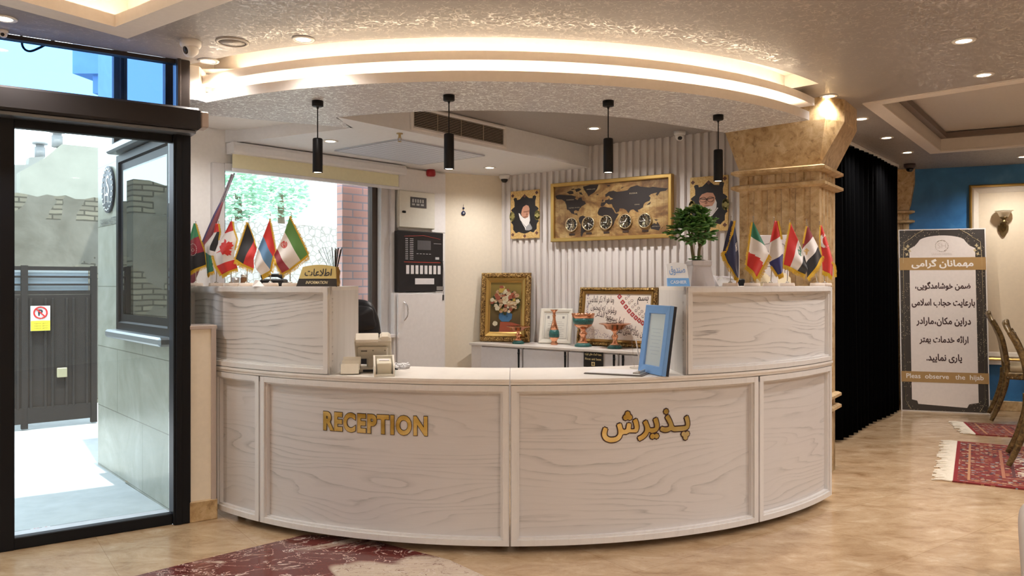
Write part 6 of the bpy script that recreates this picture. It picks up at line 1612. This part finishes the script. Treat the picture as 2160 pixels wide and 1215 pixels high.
for i in range(3):
    MB().box((0.0 + 0.004 * i, -0.025 + i * 0.038, 0.027 + i * 0.014), (0.088, 0.020, 0.050), 0.001, 0, 0, Matrix.Translation((0, -0.025 + i * 0.038, 0.027 + i * 0.014)) @ Matrix.Rotation(R(-20), 4, 'X') @ Matrix.Translation((0, 0.025 - i * 0.038, -0.027 - i * 0.014))).build('card_stack', M('cream_cards', (0.78, 0.73, 0.62), 0.6), t)
rnd = random.Random(6); c0 = top_pt(840, 778)
pts = []
for i in range(26):
    a = i * 1.1; pts.append(Vector((0.035 * math.cos(a) + rnd.uniform(-.02, .03), 0.04 * math.sin(a * 1.3) + rnd.uniform(-.02, .02), 0.006 + 0.012 * (1 + math.sin(a * 2.1)))))
t = thing('cable_tangle', 'tangle of white and black cable behind the slip dispenser', 'cable', c0)
MB().tube(smooth_pts(pts, 5), 0.0032, 6).build('white_cable', M('white_cable', (0.80, 0.80, 0.84), 0.4), t)
MB().tube(smooth_pts([(-0.05, 0.0, 0.03), (-0.02, -0.03, 0.010), (0.005, -0.055, 0.004), (-0.03, -0.05, 0.004)], 6), 0.003, 6).build('black_cable', BLACKM, t)
MB().box((0.045, 0.03, 0.012), (0.03, 0.022, 0.024), 0.006, 0, 0.4).build('plug', PALEL, t)
# clipboard with paper
a, b = top_pt(1262, 779), top_pt(1372, 796); ctr = (a + b) / 2
t = thing('clipboard', 'dark clipboard holding white sheets on the worktop beside the blue frame', 'clipboard', (ctr.x - 0.022, ctr.y + 0.005, CT), R(-24))
MB().box((0, 0, 0.003), (0.30, 0.215, 0.004), 0.001).build('board', M('clipboard_brown', (0.10, 0.075, 0.065), 0.5), t)
MB().box((-0.006, 0, 0.0072), (0.280, 0.20, 0.003)).build('paper', PALEL, t)
MB().box((0.11, -0.02, 0.012), (0.035, 0.11, 0.006), 0.002).cyl((0.125, -0.07, 0.017), (0.125, 0.03, 0.017), 0.005).build('clip', M('clip_steel', (0.45, 0.42, 0.38), 0.3, 0.8), t)
# blue photo frame
BL, BR_ = Vector((0.664, 4.02, CT)), Vector((0.747, 3.80, CT)); e = BR_ - BL; w_ = e.length; ang = math.atan2(e.y, e.x)
t = thing('photo_frame', 'blue wooden photo frame leaning against the right counter end', 'photo frame', (BL + BR_) / 2, 0, None, (R(-8), 0, ang))
h_ = 0.345; up = Matrix.Translation((0, 0, h_ / 2))
BLUEF = M('pale_blue_wood', (0.17, 0.36, 0.72), 0.35)
MB().frame(w_, h_, [(0, 0.0), (0, 0.018), (0.003, 0.021), (0.040, 0.018), (0.043, 0.010)], 0, up).build('frame', BLUEF, t)
MB().box((0, 0.008, h_ / 2), (w_ - 0.002, 0.018, h_ - 0.002)).build('dark_back', M('frame_black_edge', (0.012, 0.012, 0.02), 0.4), t)
k = NT('framed_print', 0.06, 0, (0.62, 0.72, 0.76)); k.set('Coat Weight', 0.5)
MB().box((0, -0.007, h_ / 2), (w_ - 0.084, 0.004, h_ - 0.084)).build('print', k.m, t)
mb = MB()
for i in range(8): mb.box((0, -0.0094, 0.10 + i * 0.018), ((w_ - 0.13) * (0.9 if i % 3 else 0.6), 0.0004, 0.003))
mb.build('print_lines', M('print_blue_grey', (0.40, 0.50, 0.58), 0.5), t)
# acrylic stand with pens
p = top_pt(1348, 778)
t = thing('pen_stand', 'clear acrylic pen stand with a white pen behind the clipboard', 'pen stand', p + Vector((0, 0.03, 0)), 0)
MB().lathe([(0.045, 0), (0.045, 0.006), (0.012, 0.010)], 20).tube([(-0.02, 0, 0.008), (-0.035, 0, 0.15)], 0.0025, 8).tube([(-0.035, 0, 0.15), (0.005, 0, 0.155)], 0.002, 6).build('stand', ACR, t)
MB().tube([(0.012, 0, 0.008), (-0.012, 0.0, 0.155)], [0.004, 0.003], 8).build('pen', M('white_pen', (0.75, 0.74, 0.76), 0.3), t)
MB().tube([(0.022, 0.0, 0.006), (0.018, 0.0, 0.13)], 0.0055, 8).build('pen_tube', M('grey_clear_tube', (0.50, 0.48, 0.50), 0.2), t)

# ------------------------------------------------------------------ office chair behind the counter
LEATH = NT('black_leather', 0.32, 0, (0.012, 0.012, 0.016)).m
px_, Yc = 775, 5.15
t = thing('office_chair', 'black leather office chair behind the counter in front of the window', 'office chair', ((px_ - HX) * Yc / FPX, Yc, 0), R(35))
def pad(name, prof, y0, th, mat, parent, mx=None):
    """a cushioned pad: outline in XZ, puffed along Y"""
    n = len(prof); vs_ = []; fs_ = []
    cx = sum(p[0] for p in prof) / n; cz_ = sum(p[1] for p in prof) / n
    for k_, (sc, d) in enumerate(((0.90, -1.0), (0.985, -0.72), (1.0, -0.2), (1.0, 0.3), (0.97, 0.8), (0.9, 1.0))):
        for x, z in prof: vs_.append((cx + (x - cx) * sc, y0 + d * th / 2, cz_ + (z - cz_) * sc))
    for j in range(5):
        for i in range(n): fs_.append((j * n + i, j * n + (i + 1) % n, (j + 1) * n + (i + 1) % n, (j + 1) * n + i))
    m0 = len(vs_); vs_.append((cx, y0 - th * 0.58, cz_)); vs_.append((cx, y0 + th * 0.58, cz_))
    for i in range(n): fs_.append((m0, i, (i + 1) % n)); fs_.append((m0 + 1, 5 * n + (i + 1) % n, 5 * n + i))
    return MB().add(vs_, fs_, 0, True, None, mx).build(name, mat, parent)
bk = [(p.x, p.z) for p in smooth_pts([(-0.20, 0, 0.52), (0.20, 0, 0.52), (0.245, 0, 0.70), (0.235, 0, 0.95), (0.21, 0, 1.10), (0.15, 0, 1.185), (0, 0, 1.20), (-0.15, 0, 1.185), (-0.21, 0, 1.10), (-0.235, 0, 0.95), (-0.245, 0, 0.70)], 4, True)]
pad('backrest', bk, 0.22, 0.11, LEATH, t, rotm(R(-6)))
pad('head_pillow', [(p.x, p.z) for p in smooth_pts([(-0.15, 0, 0.98), (0.15, 0, 0.98), (0.165, 0, 1.06), (0.13, 0, 1.14), (-0.13, 0, 1.14), (-0.165, 0, 1.06)], 4, True)], 0.155, 0.06, LEATH, t, rotm(R(-6)))
pad('seat', [(p.x, p.z) for p in smooth_pts([(-0.25, 0, -0.22), (0.25, 0, -0.22), (0.26, 0, 0.2), (0.0, 0, 0.25), (-0.26, 0, 0.2)], 4, True)], 0.0, 0.11, LEATH, t, Matrix.Translation((0, 0, 0.48)) @ Matrix.Rotation(R(90), 4, 'X'))
for sx_ in (-1, 1): MB().tube(smooth_pts([(sx_ * 0.27, 0.18, 0.50), (sx_ * 0.30, 0.15, 0.66), (sx_ * 0.30, -0.08, 0.69), (sx_ * 0.29, -0.16, 0.62), (sx_ * 0.26, -0.14, 0.48)], 5), 0.02, 10).build('armrest', BLACKM, t)
MB().cyl((0, 0, 0.07), (0, 0, 0.43), 0.03).build('gas_column', BLACKM, t)
for i in range(5):
    a = 2 * math.pi * i / 5; q = Vector((0.29 * math.cos(a), 0.29 * math.sin(a), 0.075))
    l = MB().tube([(0, 0, 0.11), q], [0.03, 0.018], 8).build('base_arm', BLACKM, t)
    MB().lathe([(0.028, -0.018), (0.028, 0.018)], 14, 0, Matrix.Translation((q.x, q.y, 0.028)) @ Matrix.Rotation(R(90), 4, 'X')).build('caster', BLACKM, l)

# ------------------------------------------------------------------ far right of the hall
# framed cream panel on the blue wall
V, tc, w, zc, h = onwall(BLUE, 2046, 388, 2300, 760, 0.0)
pl_ = struct(MB().box((0, -0.006, 0), (w, 0.012, h)).build('wall_panel', M('cream_stucco', (0.80, 0.68, 0.50), 0.6), None, V.p(tc, 0, zc), V.ang))
MB().frame(w + 0.02, h + 0.02, [(0, 0), (0, 0.03), (0.012, 0.04), (0.026, 0.026)], 0).build('panel_gold_trim', GOLD, pl_)
MB().frame(w - 0.032, h - 0.032, [(0, 0.02), (0.015, 0.03), (0.05, 0.018), (0.06, 0.012)], 0).build('panel_moulding', M('cream_moulding', (0.82, 0.74, 0.62), 0.5), pl_)
struct(MB().box((2.0, -0.015, zc - h / 2 - 0.03), (4.5, 0.03, 0.05), 0.006).build('trim_8', M('white_rail', (0.80, 0.76, 0.70), 0.5), None, BLUE.o, BLUE.ang))
struct(MB().box((2.0, -0.012, 0.05), (4.5, 0.024, 0.10), 0.004).build('baseboard_far', TRAV, None, BLUE.o, BLUE.ang))
def alab():
    k = NT('alabaster_glass', 0.3, 0, (0.86, 0.80, 0.68))
    tr = k.n('BsdfTranslucent', 0, Color=(0.9, 0.84, 0.72)); mx = k.n('MixShader', 0, i0=0.5, i1=k.b.outputs[0], i2=tr)
    k.t.links.new(mx, k.out.inputs['Surface']); return k.m
p = BLUE.p(BLUE.t(2115), -0.012, BLUE.z(2115, 478))
t = thing('wall_sconce', 'ornate brass wall sconce with white bell glass shade on the cream panel', 'wall sconce', p, BLUE.ang)
t.scale = (0.78, 0.78, 0.78)
BRASS = M('dark_brass', (0.20, 0.14, 0.06), 0.35, 0.75)
pts = [(p_.x, p_.z) for p_ in smooth_pts([(0, 0, 0.075), (0.03, 0, 0.06), (0.034, 0, 0.035), (0.058, 0, 0.03), (0.058, 0, -0.03), (0.042, 0, -0.05), (0.03, 0, -0.08), (0, 0, -0.115), (-0.03, 0, -0.08), (-0.042, 0, -0.05), (-0.058, 0, -0.03), (-0.058, 0, 0.03), (-0.034, 0, 0.035), (-0.03, 0, 0.06)], 3, True)]
MB().prism([(a, b - 0.02) for a, b in pts], 0, 0.022, 0, Matrix.Rotation(R(90), 4, 'X')).ball((0, -0.025, -0.025), (0.028, 0.014, 0.04), 14, 8).build('back_plate', BRASS, t)
MB().tube(smooth_pts([(0, -0.02, -0.02), (0, -0.06, -0.01), (0, -0.08, 0.02), (0, -0.08, 0.04)], 4), 0.010, 10).lathe([(0.014, 0.03), (0.042, 0.045), (0.044, 0.06), (0.020, 0.075), (0.020, 0.085), (0.036, 0.095), (0.050, 0.115), (0.045, 0.118)], 20, 0, Matrix.Translation((0, -0.08, 0))).build('arm', BRASS, t)
MB().lathe([(0.040, 0.115), (0.052, 0.125), (0.066, 0.16), (0.092, 0.19), (0.108, 0.196), (0.104, 0.198), (0.062, 0.165), (0.045, 0.13)], 32, 0, Matrix.Translation((0, -0.08, 0))).build('shade', alab(), t)

# printed banner on a stand
bl_, br__ = ground(1901, 866), ground(2089, 874); e = br__ - bl_; w = e.length; ang = math.atan2(e.y, e.x)
H_ = 1.84
t = thing('notice_banner', 'tall printed banner with Persian notice and gold bands leaning by the blue wall', 'banner', (bl_ + br__) / 2, 0, None, (R(-5), 0, ang))
def speck():
    k = NT('speckled_dark_border', 0.5); vo = k.n('TexVoronoi', 0, Vector=k.coord('Object'), Scale=62)
    nz = k.noise(k.coord('Object'), 4, 2)
    m_ = k.math('MULTIPLY', k.math('LESS_THAN', vo, 0.22), k.math('GREATER_THAN', nz, 0.46))
    k.set('Base Color', k.mix(m_, (0.042, 0.034, 0.028), (0.42, 0.36, 0.24))); return k.m
MB().box((0, 0.004, H_ / 2), (w, 0.008, H_), 0.001).build('backing', M('banner_white_edge', (0.74, 0.70, 0.66), 0.5), t)
MB().box((0, -0.001, H_ / 2), (w - 0.022, 0.002, H_ - 0.022)).build('dark_border', speck(), t)
MB().tube([(0, 0.02, 1.2), (0, 0.16, 0.03)], 0.008, 8).build('rear_strut', BLACKM, t)
fx = lambda zx: (zx - 612) / 446.0 * w           # zoomed layout: x 389..835 at the middle, skew removed
bz = lambda zy: (1010 - zy) / 870.0 * H_
cream = M('banner_cream', (0.76, 0.69, 0.64), 0.5); bgold = M('banner_gold_band', (0.40, 0.245, 0.095), 0.45); bink = M('banner_ink', (0.05, 0.022, 0.022), 0.5); bwhite = M('banner_white_ink', (0.85, 0.80, 0.75), 0.5)
x0, x1 = fx(445), fx(780)
top = [(x1, bz(278)), (x1, bz(235)), (fx(752), bz(222)), (fx(735), bz(205))]
arch = [(fx(612) + (fx(735) - fx(612)) * k_, bz(205) + (bz(172) - bz(205)) * math.sqrt(max(0, 1 - k_ * k_))) for k_ in [1 - i / 12 for i in range(25)]]
poly = [(x0, bz(278)), (x1, bz(278))] + top[1:] + arch[1:-1] + [(fx(489), bz(205)), (fx(472), bz(222)), (x0, bz(235))]
MB().prism(poly, 0.0025, 0.0035, 0, Matrix.Rotation(R(90), 4, 'X')).build('arched_header', cream, t)
MB().box((0, -0.003, (bz(338) + bz(822)) / 2), (x1 - x0, 0.002, bz(338) - bz(822))).build('message_panel', cream, t)
low_ = [(fx(458), bz(868)), (fx(458), bz(955)), (fx(485), bz(960)), (fx(490), bz(975)), (fx(735), bz(985)), (fx(745), bz(968)), (fx(792), bz(960)), (fx(792), bz(868))]
MB().prism([(a - fx(625) + 0, b) for a, b in low_], 0.0025, 0.0035, 0, Matrix.Rotation(R(90), 4, 'X')).build('lower_panel', cream, t)
MB().box((0, -0.004, (bz(278) + bz(338)) / 2), (w - 0.012, 0.002, bz(278) - bz(338))).build('gold_band', bgold, t)
MB().box((0, -0.004, (bz(822) + bz(872)) / 2), (w - 0.012, 0.002, bz(822) - bz(872))).build('gold_band', bgold, t)
mb = MB(); letters(mb, fit(text2d(fa('مهمانان گرامی'), 0.026), w=0.56, h=0.098), 0, (bz(278) + bz(338)) / 2, -0.0056); mb.build('heading', bwhite, t, recalc=False)
for txt, zy, ww_, hh_ in (('ضمن خوشامدگویی،', 415, 0.50, 0.092), ('بارعایت حجاب اسلامی', 497, 0.57, 0.092), ('دراین مکان،مارادر', 585, 0.49, 0.092), ('ارائه خدمات بهتر', 672, 0.44, 0.090), ('یاری نمایید.', 758, 0.32, 0.092)):
    letters(MB(), fit(text2d(fa(txt), 0.024), w=ww_, h=hh_), 0, bz(zy), -0.0045).build('message_line', bink, t, recalc=False)
mb = MB(); letters(mb, fit(text2d('Pleas  observe   the  hijab', 0.012), w=0.69, h=0.062), 0, (bz(822) + bz(872)) / 2, -0.0056); mb.build('lettering', bwhite, t, recalc=False)
faint = M('banner_faint_print', (0.58, 0.50, 0.44), 0.5)
mb = MB()
for i in range(22):
    a = 2 * math.pi * i / 22; mb.tube([(0.052 * math.cos(a), -0.0042, bz(222) + 0.052 * math.sin(a)), (0.062 * math.cos(a + .1), -0.0042, bz(222) + 0.062 * math.sin(a + .1))], 0.003, 5)
letters(mb, fit(text2d('SH', -0.01), h=0.05), 0, bz(222), -0.0042); letters(mb, fit(text2d('SARAN HOTEL', 0), w=0.19), 0, bz(262), -0.0042)
mb.build('hotel_emblem', faint, t, recalc=False)
bor = M('banner_gold_line', (0.55, 0.45, 0.26), 0.5)
mb = MB()
for sx_ in (-1, 1):
    X = w / 2
    mb.tube([(sx_ * (X - 0.24), -0.003, bz(142)), (sx_ * (X - 0.15), -0.003, bz(168)), (sx_ * (X - 0.12), -0.003, bz(182)), (sx_ * (X - 0.05), -0.003, bz(205)), (sx_ * (X - 0.04), -0.003, bz(300)), (sx_ * (X - 0.04), -0.003, bz(960)), (sx_ * (X - 0.09), -0.003, bz(1000))], 0.0025, 5)
    for k_, (dx, dz) in enumerate(((0.085, 222), (0.10, 245), (0.075, 262), (0.065, 235))):
        a = k_ * 1.3
        mb.add([(sx_ * (X - dx) + 0.02 * math.cos(b_ + a) * (0.45 if j % 2 else 1), -0.0045, bz(dz) + 0.022 * math.sin(b_ + a) * (0.45 if j % 2 else 1)) for j, b_ in enumerate([2 * math.pi * i / 8 for i in range(8)])], [tuple(range(8))])
mb.build('gold_scrolls', bor, t, recalc=False)

# rugs
def rug_mat():
    k = NT('red_persian_rug', 0.95)
    v = k.coord('UV'); sx = k.n('SeparateXYZ', 0, Vector=v); nd = k.t.nodes[-1]
    X = k.math('SUBTRACT', 1.0, k.math('ABSOLUTE', k.math('MULTIPLY_ADD', nd.outputs[0], 2.0)))
    k.t.nodes[-3].inputs[2].default_value = -1.0
    def edge(ch, L):
        a = k.math('SUBTRACT', nd.outputs[ch], 0.5); a = k.math('ABSOLUTE', a); return k.math('MULTIPLY', k.math('SUBTRACT', 0.5, a), L)
    d = k.math('MINIMUM', edge(0, 2.6), edge(1, 1.7))           # metres from the edge
    vo = k.n('TexVoronoi', 1, {'distance': 'CHEBYCHEV'}, Vector=k.coord('UV', (2.6, 1.7, 1)), Scale=34.0)
    vd = k.n('TexVoronoi', 0, Vector=k.coord('UV', (2.6, 1.7, 1)), Scale=34.0)
    rc = k.n('SeparateXYZ', 0, Vector=vo)
    pat = k.ramp(rc, (0.0, (0.20, 0.028, 0.02)), (0.30, (0.24, 0.05, 0.03)), (0.42, (0.05, 0.03, 0.04)), (0.58, (0.30, 0.12, 0.06)), (0.78, (0.44, 0.33, 0.22)), (0.90, (0.20, 0.22, 0.24)), mode='CONSTANT')
    pat = k.mix(k.math('GREATER_THAN', vd, 0.52), pat, (0.17, 0.022, 0.018))
    field = k.ramp(rc, (0.0, (0.16, 0.02, 0.02)), (0.3, (0.55, 0.46, 0.36)), (0.45, (0.22, 0.04, 0.035)), (0.6, (0.12, 0.14, 0.18)), (0.75, (0.50, 0.42, 0.32)), (0.9, (0.30, 0.10, 0.06)), mode='CONSTANT')
    c = k.mix(k.math('GREATER_THAN', d, 0.36), pat, field)
    for a, b_, col in ((0.0, 0.028, (0.22, 0.012, 0.014)), (0.085, 0.10, (0.42, 0.20, 0.10)), (0.28, 0.30, (0.36, 0.14, 0.08)), (0.34, 0.36, (0.10, 0.03, 0.03))):
        m_ = k.math('MULTIPLY', k.math('GREATER_THAN', d, a), k.math('LESS_THAN', d, b_)); c = k.mix(m_, c, col)
    k.set('Base Color', c); k.bump(k.noise(k.coord('Object'), 220, 2), 0.4, 0.004); return k.m
RUG = rug_mat()
def rug(corner, along, depth, L, W_, label):
    a = Vector(along).normalized().to_3d(); d_ = Vector((-a.y, a.x, 0)); c_ = Vector((*corner, 0)); th = 0.010
    t = thing('persian_rug', label, 'rug', c_, math.atan2(a.y, a.x), 'red Persian rugs')
    vs_ = [(0, 0, 0), (L, 0, 0), (L, W_, 0), (0, W_, 0), (0, 0, th), (L, 0, th), (L, W_, th), (0, W_, th)]
    MB().add(vs_, [(3, 2, 1, 0), (4, 5, 6, 7), (0, 1, 5, 4), (1, 2, 6, 5), (2, 3, 7, 6), (3, 0, 4, 7)], 0, False, [(0, 0), (1, 0), (1, 1), (0, 1)] * 2).build('pile', RUG, t)
    rnd = random.Random(int(L * 100 + corner[0] * 10)); mb = MB(); n = int(W_ / 0.012)
    for i in range(n):
        y = W_ * (i + 0.5) / n; l_ = rnd.uniform(0.07, 0.12); dy = rnd.uniform(-0.03, 0.03)
        mb.tube([(0.004, y, 0.006), (-l_ * 0.5, y + dy * 0.4, 0.010), (-l_, y + dy, 0.004)], [0.0055, 0.004, 0.0045], 5)
    o = mb.build('fringe', M('rug_fringe', (0.72, 0.64, 0.52), 0.9), t); o['kind'] = 'stuff'
rug((2.835, 5.04), (0.86, -0.51), 0, 2.6, 1.48, 'red Persian rug with white fringe, the nearer of two by the chairs')
rug((3.91, 6.60), (0.93, -0.36), 0, 2.6, 0.62, 'red Persian rug with fringe lying in front of the banner')

# gilded chairs
GILT = ornate('worn_gilt_wood'); 
k = NT('worn_gold_wood', 0.38, 0.35); f = k.noise(k.coord('Object'), 30, 4, 0.6, 0.8)
k.set('Base Color', k.ramp(f, (0.35, (0.055, 0.032, 0.012)), (0.55, (0.16, 0.10, 0.035)), (0.75, (0.30, 0.20, 0.08)))); GW = k.m
UPH = M('cream_brocade', (0.34, 0.26, 0.15), 0.8)
def dining_chair(loc, rz, label):
    t = thing('gilded_chair', label, 'chair', loc, rz, 'carved gilded chairs')
    # faces +X; back at -X
    sw, sd = 0.25, 0.23
    for sy in (-1, 1):
        MB().tube(smooth_pts([(-sd - 0.01, sy * sw * 0.92, 0.46), (-sd - 0.02, sy * sw * 0.92, 0.34), (-sd - 0.07, sy * sw * 0.95, 0.16), (-sd - 0.13, sy * sw, 0.012)], 5), [0.030 - 0.012 * i / 15 for i in range(16)], 10).build('leg', GW, t)
        MB().tube(smooth_pts([(sd, sy * sw, 0.46), (sd + 0.03, sy * (sw + 0.02), 0.34), (sd + 0.01, sy * (sw + 0.005), 0.16), (sd + 0.045, sy * (sw + 0.03), 0.014)], 5), [0.034 - 0.018 * i / 15 for i in range(16)], 10).build('leg', GW, t)
        pts = smooth_pts([(-sd, sy * sw * 0.90, 0.44), (-sd - 0.015, sy * sw * 0.93, 0.60), (-sd - 0.05, sy * sw * 0.97, 0.78), (-sd - 0.12, sy * sw * 0.92, 0.93)], 5)
        MB().tube(pts, 0.022, 10).build('back_post', GW, t)
    mb = MB().tube(smooth_pts([(-sd - 0.115, -sw * 0.93, 0.91), (-sd - 0.135, -sw * 0.6, 0.955), (-sd - 0.145, 0, 0.985), (-sd - 0.135, sw * 0.6, 0.955), (-sd - 0.115, sw * 0.93, 0.91)], 5), [0.012 + 0.012 * math.sin(math.pi * i / 20) for i in range(21)], 10)
    for i in range(9): mb.ball((-sd - 0.14, -0.12 + i * 0.03, 0.985 + 0.012 * math.cos((i - 4) * 0.4)), 0.017, 8, 6)
    mb.build('crest_rail', GW, t)
    mb = MB().box((0, 0, 0.43), (2 * sd + 0.03, 2 * sw + 0.02, 0.065), 0.012)
    for i in range(14): mb.ball((-sd + i * 2 * sd / 13, sw + 0.012, 0.41), 0.012, 8, 5).ball((-sd + i * 2 * sd / 13, -sw - 0.012, 0.41), 0.012, 8, 5)
    mb.build('seat_rail', GW, t)
    MB().box((0.0, 0, 0.487), (2 * sd, 2 * sw - 0.02, 0.06), 0.024, 0, 0, None, 3).build('seat', UPH, t)
    n = 6; vs_ = []; fs_ = []
    cur = [(-sd - 0.002, 0.53), (-sd - 0.02, 0.64), (-sd - 0.05, 0.76), (-sd - 0.085, 0.85), (-sd - 0.115, 0.92)]
    for x, z in cur:
        for sy, dx in ((-1, -0.018), (-1, 0.022), (1, 0.022), (1, -0.018)): vs_.append((x + dx, sy * sw * 0.86, z))
    for i in range(len(cur) - 1):
        for q in range(4): fs_.append((i * 4 + q, i * 4 + (q + 1) % 4, i * 4 + 4 + (q + 1) % 4, i * 4 + 4 + q))
    fs_ += [(0, 1, 2, 3), (19, 18, 17, 16)]
    MB().add(vs_, fs_).build('backrest', UPH, t)
    mb = MB()
    for sy in (-1, 1):
        for i in range(13):
            s_ = i / 12.0; z = 0.50 + 0.40 * s_; x = -sd - 0.006 - 0.10 * s_ ** 1.6
            mb.ball((x + 0.018, sy * sw * 0.90, z), 0.010, 8, 5)
    mb.build('beading', GILT, t)
dining_chair((3.857, 5.409, 0.013), R(-32), 'carved gilded chair on the nearer rug at the right edge')
dining_chair((4.82, 7.20, 0.013), R(-29), 'carved gilded chair on the farther rug in front of the banner')

# sofa arm in the bottom right corner
t = thing('cream_sofa', 'cream sofa with brown rolled arm in the bottom right corner', 'sofa', (1.80, 2.73, 0), R(-32)); t.scale = (1, 1, 0.86)
CS = M('cream_sofa_cloth', (0.50, 0.45, 0.41), 0.7); BLTH = NT('brown_leather', 0.4, 0, (0.055, 0.028, 0.018)).m
prof = smooth_pts([(0, 0, 0.06), (-0.015, 0, 0.22), (-0.005, 0, 0.34), (0.06, 0, 0.40), (0.16, 0, 0.40), (0.22, 0, 0.34), (0.22, 0, 0.06)], 14)
MB().prism([(p.x, p.z) for p in prof], -0.85, 0.0, 0, Matrix.Rotation(R(90), 4, 'X')).build('arm', CS, t)
MB().lathe([(0.0, -0.02), (0.075, -0.016), (0.082, 0.0)], 24, 0, Matrix.Translation((0.11, 0.85, 0.31)) @ Matrix.Rotation(R(-90), 4, 'X')).build('arm_roll_cap', BLTH, t)
MB().box((0.75, 0.44, 0.28), (1.1, 0.82, 0.30), 0.04, 0, 0, None, 2).build('seat', BLTH, t)
MB().box((0.75, 0.06, 0.55), (1.1, 0.18, 0.55), 0.05, 0, 0, None, 2).build('backrest', CS, t)
for x, y in ((0.08, 0.06), (0.08, 0.8), (1.25, 0.06), (1.25, 0.8)): MB().cyl((x, y, 0), (x, y, 0.14), 0.025, 0.03).build('foot', BLTH, t)
